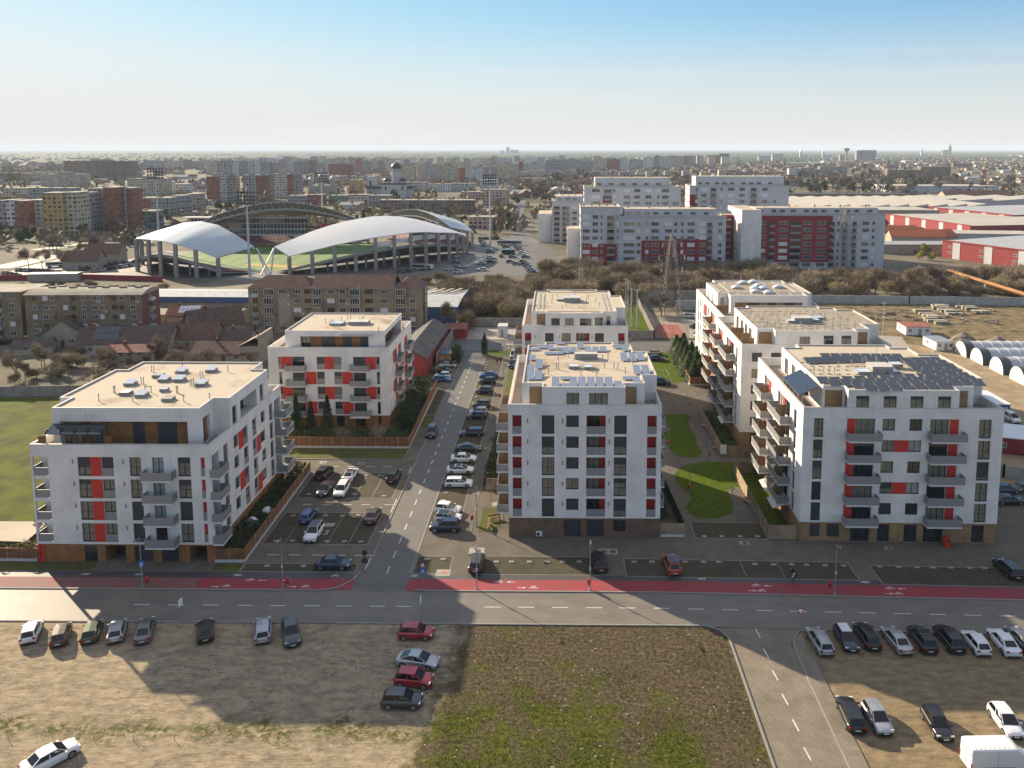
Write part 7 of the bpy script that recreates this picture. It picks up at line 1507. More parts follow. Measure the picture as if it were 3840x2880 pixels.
def floodlight(x,y,h,label,rz=0):
    t=thing('floodlight_mast',label,'floodlight',(x,y,0),R(rz),'stadium floodlight masts'); q=MB(); q.tube([(0,0,0),(0,0,h)],.62,M_GREYB,8,r2=.3); q.obj('pole',t); q=MB(); q.box(-4,4,-.2,.2,h-1,h-.6,M_STEEL); q.box(-4,4,-.2,.2,h+3,h+3.3,M_STEEL); q.box(-.3,.3,-.2,.2,h-3,h+7,M_STEEL)
    q.obj('frame',t); q=MB()
    for i in range(6):
        for j in range(4): q.box(-3.9+i*1.35,-3.0+i*1.35,-.7,-.25,h-.9+j*1.6,h+.1+j*1.6,M_FRAME)
        q.box(-3.5+i*1.35,-3.4+i*1.35,-.26,-.15,h-.9,h+5,M_FRAME)
    q.box(-3.9,3.9,-.16,-.1,h-.2,h-.1,M_FRAME); q.obj('lamp_bank',t)
floodlight(-134,336,32,'nearest floodlight mast between two white stadium roofs'); floodlight(-215,418,40,'floodlight mast at the left of the stadium beyond the blue grey roof',25); floodlight(-150+8,470,36,'floodlight mast in the middle behind the long white roof'); floodlight(-37.5-1,440,36,'floodlight mast at the right end of the stadium')
house('small office with pyramid red roof at the left side of the stadium, front one',-226,352,15,10,4.5,4,8,M_CREAM,M_TILE,'x',chim=False,group='low red roofed offices left of the stadium'); house('small office with red roof at the left side of the stadium, rear one',-226,370,15,10,5.5,4,8,M_CREAM,M_TILE,'x',chim=False,group='low red roofed offices left of the stadium')
hall('grey hut with red end in front of the left parking lot',-222,322,20,5,3,5,M_CREAM,M_CAP,None,.2,0)
wall([(-262,322),(-200,327),(-165,322)],2.2,M_REDB,'dark red boundary wall before the stadium parking lot')
# ================================================================ pylons and poles
def lattice(x,y,h,w0,label):
    t=thing('power_pylon',label,'pylon',(x,y,0),R(8),'lattice power pylons'); q=MB(); m=mat('pylon_steel',(.2,.16,.13),.7); n=9
    def W(z): return w0*(1-z/h)**.8*.5+.35
    for i in range(n):
        z0,z1=h*(i/n)**1.0,h*((i+1)/n); a,b=W(z0),W(z1)
        for s,u in ((1,1),(1,-1),(-1,-1),(-1,1)): q.tube([(a*s,a*u,z0),(b*s,b*u,z1)],.12,m,4,cap=False)
        C0=[(a,a,z0),(a,-a,z0),(-a,-a,z0),(-a,a,z0)]; C1=[(b,b,z1),(b,-b,z1),(-b,-b,z1),(-b,b,z1)]
        for k in range(4): q.tube([C0[k],C1[(k+1)%4]],.06,m,3,cap=False); q.tube([C0[(k+1)%4],C1[k]],.06,m,3,cap=False); q.tube([C1[k],C1[(k+1)%4]],.06,m,3,cap=False)
    q.obj('tower',t)
    for z,l in ((h*.58,3.6),(h*.74,4.4),(h*.9,3.2)):
        q=MB()
        for s in (-1,1):
            b=W(z); q.tube([(s*b,0,z+.5),(s*l,0,z+.1)],.07,m,4,cap=False); q.tube([(s*b,0,z-.5),(s*l,0,z+.1)],.07,m,4,cap=False)
            q.tube([(s*l,0,z),(s*l,0,z-1.5)],.09,M_PLAST,5)
        q.obj('cross_arm',t)
lattice(38,261.5,26.5,5.5,'tall lattice power pylon by the playground in front of the grey block'); lattice(128.5,352,28,5.5,'second lattice pylon further off in front of the grey and red block')
for i,(x,y,h) in enumerate([(22.9,264,11.3),(23.3,260,11.3),(22.6,240,12.2),(24.2,238.4,12.2),(7.8,290,11),(8.8,288,11)]):
    t=thing('concrete_pole','%s of six pale line poles behind the back centre block, counted from the front'%ordn([2,3,0,1,4,5][i]),'pole',(x,y,0),0,'concrete line poles'); q=MB(); q.tube([(0,0,0),(0,0,h)],.26,M_PLAS,7,r2=.17); q.obj('pole',t); q=MB(); q.box(-.9,.9,-.08,.08,h-.4,h-.2,M_METAL); 
    for s in (-.8,0,.8): q.tube([(s,0,h-.4),(s*1.6,-.5,h-.9)],.06,M_FRAME,4)
    q.obj('cross_arm',t)
for x,y,h,l in ((-101.5,167,7.5,'thin grey pole before the left concrete wall'),(95.5,228,10,'thin lamp pole beside the white site office'),(150,214,7,'thin pole with lamp in the yard beyond the gravel heaps'),(10,345,26,'slim antenna mast in front of the large grey block'),(77,158,14,'slim mast right of the block behind the courtyard')):
    q=MB(); q.tube([(0,0,0),(0,0,h)],.13,M_GREYB,6,r2=.07); q.box(-.5,.5,-.1,.1,h,h+.15,M_GREYB); tag(q.obj('pole',None,(x,y,0)),l,'pole')
# old conveyor bridge
t=thing('pipe_bridge','rusty elevated conveyor beam on concrete piers at the right','bridge',(0,0,0)); q=MB(); a,b=Vector((156.5,315,6.2)),Vector((171,280,1.9)); q.tube([a,b],.85,mat('rusty_steel',(.45,.21,.07),.8,n=.4,ns=.5),4); q.obj('beam',t)
for k in (.285,.47): p=a.lerp(b,k); q=MB(); q.box(p.x-.5,p.x+.5,p.y-.5,p.y+.5,-.1,p.z-.6,M_CONC); q.obj('pier',t)
# ================================================================ storage yard
def site_hut(x,y,W,D,H,rz,label,rm,wm=M_PLAST):
    t=thing('site_hut',label,'hut',(x,y,0),R(rz)); q=MB(); q.box(0,W,0,D,.15,H,wm); q.obj('wall',t); q=MB(); q.box(-.15,W+.15,-.15,D+.15,H+.003,H+.15,rm); q.obj('roof',t); F=Face(t,(0,0),(1,0))
    for u in (.1,.78): F.put('window',owin(1.0,1.0,'w'),W*u,1.1,-.01)
    L_=Face(t,(0,D),(0,-1)); L_.put('window',owin(.9,1.0,'w'),D*.3,1.1,-.01); q=MB(); q.box(0,.9,-.05,-.002,0,2,M_RAIL); F.put('door',q.mesh('door'),W*.5,.1,0)
site_hut(102.9,229.5,7.2,7,2.6,-2,'white site office with a reddish flat roof and two windows',M_TILER); site_hut(103.3,211.5,4.6,7,2.5,4,'smaller white container office with an open dark doorway',M_METAL)
site_hut(86,158,7,9,2.7,0,'blue container with white roof just behind the front right block roof',M_PLAST,M_BLUE); site_hut(79,139,13,8,3.0,-18,'brick red site shed with a large white sheet roof',M_PLAST,M_REDB); site_hut(84,127.5,12,6,3.0,-18,'low white shed behind the parked white van',M_METAL)
M_TARP=mat('white_tent_fabric',(.55,.54,.5),.7); M_TARPD=mat('dark_tent_fabric',(.05,.065,.07),.6); M_TARPM=mat('grey_tent_film',(.34,.36,.38),.4)
for i,(x,y) in enumerate([(108.0,207.8),(108.4,200.4),(108.7,191.7),(108.8,183)]):
    t=thing('tunnel_tent','%s arched storage tent counted from the back, pale end wall with dark front band'%ordn(i),'tent',(x,y,0),0,'four arched storage tents'); w=6.2; h=3.7; n=12
    arc=[(-math.cos(PI*k/n)*w/2,math.sin(PI*k/n)**.8*h) for k in range(n+1)]
    for (x0,x1,m,nm) in ((0,2.4,M_TARPD,'front_band'),(2.41,18,M_TARPM,'cover'),(18.01,20,M_TARPD,'rear_band')): q=MB(); q.grid([[(x0,a,z) for a,z in arc],[(x1,a,z) for a,z in arc]],m); q.obj(nm,t,smooth=True)
    q=MB(); q.face([(.0,a,z) for a,z in arc],M_TARP); q.obj('end_wall',t)
    for k in range(5): q=MB(); q.tube([(4.8+k*2.6,a*1.01,z*1.01) for a,z in arc],.06,M_PLAST,4); q.obj('rib',t)
M_GRAV=mat('gravel_heap',(.22,.19,.16),.97,n=.4,ns=1.5,bump=.6,bs=4)
for (x,y,w,d,h,l) in ((117,224,7,6,2.6,'left gravel heap of the pair in the yard'),(123,217,10,8,3,'right larger gravel heap of the pair in the yard'),(90,236,8,5,1.2,'low earth heap beside the white site office')):
    q=MB(); r=random.Random(int(x)); rows=[]
    for k in range(7):
        f=k/6; rows.append([(math.cos(a*PI/10)*w/2*(1-f)*r.uniform(.88,1.1)*1.1,math.sin(a*PI/10)*d/2*(1-f)*r.uniform(.88,1.1)*1.1,h*f**.85) for a in range(20)])
    q.grid(rows,M_GRAV,closed=True); tag(q.obj('gravel_heap',None,(x,y,-.02)),l,'heap')
M_SLABC=mat('precast_concrete',(.38,.34,.28),.9,n=.3,ns=1); rr=random.Random(5); SM={}
def slabstack(n,l):
    k=(n,l)
    if k not in SM:
        q=MB()
        for i in range(n): q.box(-l/2+.05*(i%2),l/2-.04*(i%3),-.6+.04*(i%2),.6,i*.24,i*.24+.2,M_SLABC)
        SM[k]=q.mesh('slab_stack')
    return SM[k]
SS=[]
for r_ in range(3):
    for i in range(9-r_*2):
        x,y=G(*zr([760,1010,1420][r_]+i*[34,40,45][r_],[395,335,345][r_]+i*[22,18,20][r_])); SS.append((x+rr.uniform(-1,1),y,r_,i))
for x,y,r_,i in SS: tag(link('slab_stack',slabstack(rr.choice([3,4,5]),rr.choice([4.5,5.5])),None,(x,y,.02),rr.uniform(-.1,.1)),'pale slab stack, %s from the back in the %s row of the storage yard'%(ordn(i),ordn(r_)),'slab stack','stacks of precast slabs')
for i in range(26):
    x,y=G(*zr(20+i*72+rr.uniform(-20,20),rr.uniform(385,560))); q=MB()
    for k in range(6): a=rr.uniform(0,3.1); l=rr.uniform(2,4.5); c,s=math.cos(a)*l,math.sin(a)*l; z=.1+k*.13; q.tube([(-c/2,-s/2,z),(c/2,s/2,z+.1)],.1,rr.choice([M_SLABC,M_BARKP,M_CONC]),4)
    tag(q.obj('debris_pile',None,(x,y,0)),'%s debris pile from the left among the weeds of the storage yard'%ordn(i),'debris','debris piles in the yard')
# ================================================================ thicket belt and trees
BL=[]
def bushes(px0,px1,y0,y1,n,s0,s1,kind='bush',seed=0):
    r=random.Random(seed); out=[]
    for i in range(n): out.append((*[r.uniform(a,b) for a,b in ((px0,px1),(y0,y1))],r.uniform(s0,s1),kind))
    return out
BL+=bushes(-40,-8,250,285,34,1.3,1.8,seed=1)+bushes(-38,-27,236,250,8,.9,1.2,seed=12)+bushes(-8,36,281,345,62,1.05,1.7,seed=2)+bushes(36,90,286,350,64,1.05,1.7,seed=3)+bushes(88,190,286,325,74,1.1,1.7,seed=4)+bushes(-62,-8,298,325,34,.6,.95,seed=5)+bushes(190,265,280,345,24,1,1.5,seed=6)
BL+=bushes(-130,-72,182,206,20,.55,.9,seed=7)+bushes(-215,-150,285,312,16,.5,.8,seed=8)
BL=[b for b in BL if not(-45<b[0]<-31 and b[1]<274)]
BL.sort(key=lambda b:b[0])
for i,(x,y,s,k) in enumerate(BL):
    zone='left of the back centre block' if -45<x<-8 and y<290 else 'by the small old houses' if x<-70 else 'below the stadium car park' if x<-8 else 'before the grey blocks' if x<90 else 'behind the storage yard wall'
    tree(k,x,y,s,'budding bush %s, %s from the left of the thicket'%(zone,ordn(i)),'bush','bushes of the thicket belt',sz=s*random.Random(i).uniform(.8,1.15))
bt=[(25,262,1.5,'large bare tree beside the playground left of the pylon'),(34,256,1.2,'bare tree right beside the foot of the near pylon'),(-31.5,232,1.3,'budding tree at the corner of the paved yard'),(118,290,1.6,'pale bare tree in the thicket behind the long concrete wall'),(132,292,1.6,'tall bare tree in the middle of the thicket behind the yard'),(143,294,1.5,'bare tree at the right of the thicket group behind the yard'),(60,300,1.4,'bare pale tree before the red facade field'),(85,310,1.5,'bare tree below the sunlit narrow end block'),(-14,270,1.2,'sprawling pale bare tree in the thicket left of the back centre block'),(-85,186,1.0,'bare fruit tree behind the row of red roofs')]
for x,y,s,l in bt: tree('bare',x,y,s,l)
r=random.Random(9)
for i in range(34): x,y=r.uniform(-136,-76),r.uniform(173,204); tree('bare',x,y,r.uniform(.6,1.0),'bare orchard tree behind the left concrete wall, %s'%ordn(i),'tree','bare trees of the old orchard')
for i,(px,py) in enumerate([(20,800),(330,860),(410,880),(440,880),(470,900),(350,1030),(690,960),(825,940),(520,1040),(1280,690),(1310,700),(240,1030),(880,720),(560,740)]):
    x,y=G(*zA(px,py)); tree('bare',x,y,r.uniform(1.1,1.6),'bare avenue tree near the stadium car lot, %s'%ordn(i),'tree','bare trees along the road left of the stadium')
for i,(px,py,s) in enumerate([(1640,800,1.0),(1700,760,1.1),(1730,720,1.1),(2110,790,1.3),(1820,770,.8)]):
    x,y=G(*(zB(px,py))); tree('spruce',x,y,s,'%s dark spruce from the left near the red roofed house by the stadium'%ordn(i),'tree','spruces near the stadium')
for px,py,s,l in ((1400,920,1.1,'bright yellow green tree before the red and white factory'),(1450,970,.8,'low yellow green bush before the red and white factory'),(1340,960,.8,'yellow green bush left of the factory corner')):
    x,y=G(*zDd(px,py)); tree('yellow',x,y,s,l)
# ================================================================ the town
def facmat(name,wall,c2=None,bw=3.2,rh=2.8,win=(.05,.055,.06),ms=.62):
    "far block wall: storeys and window bays laid out on the wall's own metres"
    m=mat(name,wall,.9); N,K,b=nodes(m); u=N.new('ShaderNodeTexCoord').outputs['UV']
    t=N.new('ShaderNodeTexBrick'); t.offset=0; t.inputs['Scale'].default_value=1; t.inputs['Brick Width'].default_value=bw; t.inputs['Row Height'].default_value=rh; t.inputs['Mortar Size'].default_value=ms; t.inputs['Mortar Smooth'].default_value=0
    t.inputs['Color1'].default_value=(*win,1); t.inputs['Color2'].default_value=(*(tuple(x*.8+.16 for x in wall)),1); t.inputs['Mortar'].default_value=(*wall,1); t.inputs['Bias'].default_value=-.25; K.new(u,t.inputs[0])
    s=N.new('ShaderNodeTexBrick'); s.offset=0; s.inputs['Scale'].default_value=1; s.inputs['Brick Width'].default_value=bw*3; s.inputs['Row Height'].default_value=60; s.inputs['Mortar Size'].default_value=0; s.inputs['Color1'].default_value=(1,1,1,1); s.inputs['Color2'].default_value=(.72,.72,.74,1); K.new(u,s.inputs[0])
    x=N.new('ShaderNodeMix'); x.data_type='RGBA'; x.blend_type='MULTIPLY'; x.inputs[0].default_value=1; K.new(t.outputs[0],x.inputs[6]); K.new(s.outputs[0],x.inputs[7]); K.new(x.outputs[2],b.inputs['Base Color']); return m
FM=dict(grey=facmat('block_grey',(0.32,0.30,0.28)),pale=facmat('block_pale',(0.48,0.45,0.40)),cream=facmat('block_cream',(0.52,0.45,0.32)),ochre=facmat('block_ochre',(0.49,0.33,0.13)),brick=facmat('block_brick',(0.28,0.12,0.08),win=(.15,.075,.05)),brown=facmat('block_brown',(0.25,0.18,0.13)),pink=facmat('block_pink',(0.52,0.35,0.29)),green=facmat('block_green',(0.22,0.29,0.25)),white=facmat('block_white',(0.60,0.60,0.59)),grey2=facmat('block_blue_grey',(0.28,0.29,0.31),bw=4))
def zat(zf,x,yb,yt):
    px,py=zf(x,yb); X,Y=G(px,py); a=(px-PPX)/FPX; b=-(zf(x,yt)[1]-PPY)/FPX; d=[CF[i]+a*CR[i]+b*CU[i] for i in range(3)]; return CH+d[2]*Y/d[1]
KND={}; BLK=[]
def fblock(x,y,W,D,H,kind,label='-',rz=0,group='apartment blocks across the town',roofm=None,top=None,name='apartment_building'):
    t=thing(name,label,'apartment block',(x,y,0),rz,group); q=MB(); m=FM[kind]
    P=[(0,0),(W,0),(W,D),(0,D)]
    for i in range(4):
        a,b=P[i],P[(i+1)%4]; l=W if i%2==0 else D; o=.31; q.face([(*a,0),(*b,0),(*b,H),(*a,H)],m,uv=[(o,.3),(l+o,.3),(l+o,H+.3),(o,H+.3)])
    q.obj('wall',t); q=MB(); q.box(-.2,W+.2,-.2,D+.2,H+.01,H+.6,M_CONC,roofm or M_FLAT)
    if top: q.box(W*.35,W*.65,D*.25,D*.8,H+.61,H+3.4,FM['grey'] if 0 else M_CONC)
    for k in range(int(W/14)): q.box(k*14+4,k*14+6,D*.4,D*.6,H+.61,H+1.7,M_BROWNR)
    q.obj('roof',t); BLK.append(t); KND[t.name]=kind; return t
def zb_(zf,x0,x1,yb,yt,kind,D=13,label='-',top=None,roofm=None):
    a=G(*zf(x0,yb)); b=G(*zf(x1,yb)); H_=zat(zf,(x0+x1)/2,yb,yt); return fblock(a[0],min(a[1],b[1]),b[0]-a[0],D,max(H_,3),kind,label,top=top,roofm=roofm)
HERO=[(zA,0,66,735,475,'grey'),(zA,66,132,735,472,'white'),(zA,140,235,745,478,'brick'),(zA,236,372,735,472,'pale'),(zA,372,540,752,412,'ochre'),(zA,542,662,748,408,'cream'),(zA,664,750,725,410,'grey2'),(zA,752,878,705,374,'grey'),(zA,880,985,715,366,'brick'),(zA,987,1062,704,370,'white'),(zA,1064,1112,706,372,'brick'),
 (zA,30,240,475,370,'cream'),(zA,245,620,490,368,'grey2'),(zA,1120,1325,560,452,'brick'),(zA,1255,1420,585,452,'grey'),(zA,1425,1540,570,432,'grey2'),(zA,1545,1655,545,418,'grey'),(zA,1120,1290,690,562,'green'),(zA,340,716,352,252,'cream'),(zA,540,1130,292,142,'brown'),(zA,1062,1390,420,290,'cream'),(zA,1205,1560,410,335,'white'),
 (zA,1720,1826,480,272,'brick'),(zA,1828,1888,482,250,'pale'),(zA,1890,1956,480,268,'grey'),(zA,2020,2130,480,262,'grey'),(zA,2132,2205,480,262,'brick'),(zA,1660,1720,510,475,'white'),(zA,120,315,340,320,'white'),
 (zB,140,192,468,262,'brick'),(zB,192,255,468,258,'grey'),(zB,284,398,452,250,'pale'),(zB,400,440,452,250,'brick'),(zB,442,497,452,256,'grey'),(zB,400,560,505,432,'grey'),(zB,562,690,505,425,'brick'),(zB,745,900,500,430,'green'),(zB,902,1070,505,425,'pale'),(zB,908,1012,425,302,'ochre'),(zB,1072,1250,520,432,'grey'),(zB,1160,1940,570,470,'brown'),(zB,1835,2012,460,400,'pink'),(zB,2015,2212,512,382,'pink'),(zB,735,930,280,165,'brick'),(zB,1900,2110,700,612,'pink'),
 (zB,1450,1640,335,170,'pale'),(zB,1315,1450,340,180,'cream'),(zB,1640,1800,335,175,'cream'),(zB,1800,1870,330,200,'brick'),(zB,1862,2010,330,205,'white'),(zB,2012,2130,320,190,'grey'),(zB,2130,2212,300,205,'grey2'),(zB,1380,1560,390,320,'pale'),(zB,1560,1760,395,335,'white'),(zB,1762,1950,395,330,'pale'),
 (zC,0,30,300,165,'grey'),(zC,30,130,305,180,'pale'),(zC,132,318,305,165,'cream'),(zC,0,148,370,300,'white'),(zC,330,470,345,285,'cream'),(zC,470,560,355,285,'pale'),(zC,25,235,510,395,'pink'),(zC,322,358,275,150,'brick'),(zC,360,545,275,160,'pale'),(zC,545,690,265,135,'grey2'),(zC,690,830,240,130,'grey'),(zC,830,940,235,140,'grey2'),(zC,940,1055,225,120,'cream'),(zC,1057,1160,225,125,'brick'),(zC,1160,1230,225,120,'white'),(zC,1232,1345,215,130,'grey'),(zC,1348,1440,215,115,'white'),(zC,1442,1495,215,100,'grey'),(zC,1496,1690,200,105,'pale'),(zC,1690,1730,180,100,'brick'),(zC,1732,1790,180,98,'grey'),(zC,1875,1980,165,95,'brick'),(zC,1980,2066,165,80,'brown'),(zC,1540,1640,275,225,'ochre'),(zC,1295,1535,275,240,'white'),
 (zDd,8,110,138,100,'white'),(zDd,122,212,148,85,'white'),(zDd,260,355,275,205,'white'),(zDd,357,468,272,200,'grey2'),(zDd,50,245,262,232,'ochre'),(zDd,515,745,245,188,'grey'),(zDd,1075,1350,290,215,'brown'),(zDd,1352,1600,280,190,'brown'),(zDd,682,740,138,92,'cream')]
rr=random.Random(11)
for x in range(0,640,64): HERO.append((zB,x+rr.randint(-6,4),x+52+rr.randint(0,8),250+rr.randint(-8,6),140+rr.randint(-8,14),rr.choice(['grey','pale','grey2','brown','grey'])))
for x in range(650,1240,62): HERO.append((zB,x,x+50+rr.randint(-8,10),235+rr.randint(-8,8),125+rr.randint(-6,30),rr.choice(['grey','pale','cream','brick','pale'])))
for x in range(1360,2200,56): HERO.append((zB,x,x+44,250+rr.randint(-20,10),135+rr.randint(-6,40),rr.choice(['grey','pale','cream','brick','white'])))
for x in range(1750,2212,60): HERO.append((zA,x,x+54,262,145+rr.randint(-8,12),rr.choice(['grey','pale','white'])))
for x in range(330,2000,75): HERO.append((zC,x,x+60,rr.randint(265,300),rr.randint(215,240),rr.choice(['grey','pale','cream','brown'])))
for zf,x0,x1,st,yb,yt,ks in ((zB,0,2212,74,178,112,'grey pale cream white'),(zA,1200,2212,82,205,140,'grey pale brown'),(zA,0,520,90,300,235,'grey cream brown'),(zC,0,2000,95,170,108,'pale white cream grey'),(zB,560,1150,70,330,262,'pale cream brick'),(zC,150,1250,120,215,165,'cream brick pale'),(zDd,100,2000,190,195,165,'grey brown cream')):
    for x in range(x0,x1,st): x+=rr.randint(-14,14); HERO.append((zf,x,x+st*rr.uniform(.45,.8),yb+rr.randint(-12,12),yt+rr.randint(-10,12),rr.choice(ks.split())))
for a in HERO: zb_(*a,top=a[4]<300 and a[3]-a[4]>90 or None)
# ---- houses, trees
def clear_of(x,y):
    if 150<y<560 and -240<x<230 and not(y>500 and x<-20): return False
    for t in BLK:
        if abs(x-t.location.x-15)<24 and abs(y-t.location.y-8)<16: return False
    if 180<x<420 and 380<y<800: return False
    return True
HMS=[]
for k,(w,d,h,rh,rm,wm) in enumerate([(11,8,3.4,3.2,M_TILE,M_CREAM),(14,9,4,3.4,M_TILEB,M_PLAS),(9,8,3.2,3,M_TILER,M_CREAM),(16,10,5.5,3.6,M_TILE,M_MAUVE),(12,12,5.8,3.2,M_TILEB,M_CREAM),(22,12,5,2.2,M_MROOF,M_PLAS)]):
    q=MB(); q.box(-w/2,w/2,-d/2,d/2,0,h,wm,bot=False); q.face([(-w/2,-d/2,h),(-w/2,d/2,h),(-w/2,0,h+rh)][::-1],wm); q.face([(w/2,-d/2,h),(w/2,d/2,h),(w/2,0,h+rh)],wm)
    for x in (-w*.3,0,w*.3): q.box(x-.6,x+.6,-d/2-.04,-d/2-.01,1.1,2.4,M_DARK)
    r=MB(); e=.5; r.face([(-w/2-e,-d/2-e,h-.2),(w/2+e,-d/2-e,h-.2),(w/2+e,0,h+rh),(-w/2-e,0,h+rh)],rm); r.face([(w/2+e,d/2+e,h-.2),(-w/2-e,d/2+e,h-.2),(-w/2-e,0,h+rh),(w/2+e,0,h+rh)],rm); HMS.append((q.mesh('wall'),r.mesh('roof')))
HN=['red tiled','brown tiled','rusty roofed','large red tiled','broad brown tiled','pale metal roofed']
r=random.Random(21); HS=[]; n=0
ZN=[(zC,240,860,340,470,34),(zA,0,560,120,230,20),(zA,1130,1760,180,400,46),(zB,560,1180,250,330,16),(zDd,20,2200,100,200,60),(zDd,1700,2212,150,330,26),(zA,0,330,600,730,4),(zC,1600,2212,180,320,24),(zB,860,1180,470,580,12)]
for zf,x0,x1,y0,y1,k in ZN:
    for _ in range(k):
        x,y=G(*zf(r.uniform(x0,x1),r.uniform(y0,y1)))
        if clear_of(x,y): HS.append((x,y))
HS.sort(key=lambda p:p[0]/p[1])
for i,(x,y) in enumerate(HS):
    j=r.choice([0,0,1,2,3,4,5]); t=thing('house','%s house in the town, %s of the scattered houses from the left'%(HN[j],ordn(i)),'house',(x,y,0),r.choice([0,.2,1.5,1.7,-.2])+r.uniform(-.1,.1),'scattered houses of the town'); link('wall',HMS[j][0],t); link('roof',HMS[j][1],t)
for i,t in enumerate(sorted(BLK,key=lambda t:t.location.x/t.location.y)):
    if t['label']=='-':
        c=KND[t.name].replace('grey2','blue grey'); hgt=max(v.co.z for ch in t.children for v in ch.data.vertices)
        t['label']='%s %s block in the town, %s of all town blocks from the left'%('tall' if hgt>24 else 'low' if hgt<13 else 'mid height',c,ordn(i))
TS=[]
for zf,x0,x1,y0,y1,k,kinds in [(zDd,225,1900,250,415,130,('fargreen','far','far')),(zC,500,1750,250,330,40,('far','fargreen')),(zA,0,700,180,330,26,('far',)),(zB,500,1100,330,540,24,('far','far','yellow')),(zDd,1900,2212,300,520,16,('far',)),(zC,150,260,540,740,12,('bare','far')),(zDd,0,2212,120,240,36,('far','fargreen')),(zC,300,640,330,480,14,('far',))]:
    for _ in range(k):
        x,y=G(*zf(r.uniform(x0,x1),r.uniform(y0,y1)))
        if clear_of(x,y) or kinds[0]=='bare': TS.append((x,y,r.choice(kinds)))
TS.sort(key=lambda p:p[0]/p[1])
for i,(x,y,k) in enumerate(TS): s=r.uniform(1.0,1.7); tree(k,x,y,s*(1 if y<900 else 1.25),'%s in the town, %s of all town trees from the left'%({'fargreen':'dark evergreen tree','far':'leafless brown tree','yellow':'yellow budding tree','bare':'bare street tree'}[k],ordn(i)),'tree','trees across the town')
# ---- the countless rest: distant roofs and copses, one object each
def distant(name,n,y0,y1,gen,seed):
    r=random.Random(seed); q=MB(); k=0
    while k<n:
        y=y0*(y1/y0)**r.random(); x=r.uniform(-.78,.72)*y
        if y<1100 and not clear_of(x,y): continue
        if math.sin(x*.004+1)+math.sin(y*.0031)+r.uniform(-1,1)<-.9: continue
        gen(q,r,x,y); k+=1
    return struct(q.obj(name),'stuff')
def ghouse(q,r,x,y):
    w,d,h=r.uniform(9,22),r.uniform(7,11),r.uniform(3,5.5); a=r.choice([0,.3,1.4]); rm=r.choice([M_TILE,M_TILEB,M_TILE,M_TILER,M_TILEB,M_FLAT]); q.T=Matrix.Translation((x,y,0))@Matrix.Rotation(a,4,'Z')
    q.box(-w/2,w/2,-d/2,d/2,0,h,r.choice([M_CREAM,M_CONC,M_TAN]),bot=False); rh=2.8; q.face([(-w/2,-d/2-.4,h),(w/2,-d/2-.4,h),(w/2,0,h+rh),(-w/2,0,h+rh)],rm); q.face([(w/2,d/2+.4,h),(-w/2,d/2+.4,h),(-w/2,0,h+rh),(w/2,0,h+rh)],rm); q.T=None
def gtree(q,r,x,y):
    s=r.uniform(3,6.5); m=r.choice([M_FARW,M_FARW,M_TWIG,M_OLIVE,M_OLIVE,M_EVER])
    for _ in range(16): 
        p=Vector((x+r.gauss(0,s*.5),y+r.gauss(0,s*.5),abs(r.gauss(s*.7,s*.45))+.5)); u=Vector((r.gauss(0,1),r.gauss(0,1),r.gauss(0,1))).normalized(); v=u.orthogonal().normalized(); k=s*.42; q.face([p-u*k,p+v*k*.7,p+u*k,p-v*k*.7],m)
distant('distant_town_roofs',2600,1150,4300,ghouse,31); distant('distant_woods',3000,1100,9000,gtree,32); distant('scrub_trees',600,430,1250,gtree,33)
def gshed(q,r,x,y):
    w,d,h=r.uniform(40,130),r.uniform(25,50),r.uniform(6,10); q.box(x,x+w,y,y+d,0,h,M_PLAS,r.choice([M_MROOF,M_PLAST]),bot=False)
distant('distant_sheds',40,2600,7500,gshed,34)
# ---- landmarks
def at(zf,x,y): return G(*zf(x,y))
x,y=at(zDd,737,142); t=thing('water_tower','mushroom shaped grey water tower on the skyline','tower',(x,y,0)); q=MB(); q.lathe([(5,0),(4,25),(5,42)],M_CONC,14); q.obj('shaft',t); q=MB(); q.lathe([(5,42),(14,54),(14,57),(0,60)],M_CONC,16); q.obj('tank',t)
x,y=at(zDd,858,142); t=thing('grain_silo','dark grain silo block beside the water tower on the skyline','silo',(x,y,0)); q=MB(); 
for i in range(4): q.lathe([(9,0),(9,42),(0,43)],M_CONC,12,(i*17+8,0,0))
q.obj('silo_cell',t); q=MB(); q.box(-24,-3,-10,10,0,48,M_CONC); q.box(-3,66,-6,6,43,49,M_BROWNR); q.obj('elevator_house',t)
x,y=G(1905,558+17); t=thing('grain_silo','small dark elevator tower on the horizon above the street axis','silo',(x,y,0)); q=MB(); q.box(-20,20,-15,15,0,75,M_CONC); q.box(30,130,-15,15,0,45,M_CONC); q.box(-90,-50,-15,15,0,35,M_CONC); q.obj('elevator_house',t)
x,y=at(zDd,1592,88); t=thing('cathedral','cathedral with a pointed spire on the far right horizon','church',(x,y,0)); q=MB(); q.box(-70,10,-15,15,0,45,M_BROWNR); q.obj('nave',t); q=MB(); q.box(-10,14,-12,12,0,70,M_BROWNR); q.lathe([(14,70),(0,118)],M_FRAME,8,(2,0,0)); q.obj('spire',t)
for zx,yy,h in ((1360,98,70),(357,112,60),(545,115,55)): x,y=at(zDd,zx,yy); t=thing('church','small pale church tower %s on the right horizon'%({1360:'between silo and cathedral',357:'above the white blocks',545:'left of the water tower'}[zx]),'church',(x,y,0)); q=MB(); q.box(-6,6,-6,6,0,h*.6,M_PLAS); q.lathe([(8,h*.6),(0,h)],M_METAL,6); q.obj('tower',t); q=MB(); q.box(6,50,-8,8,0,18,M_PLAS); q.obj('nave',t)
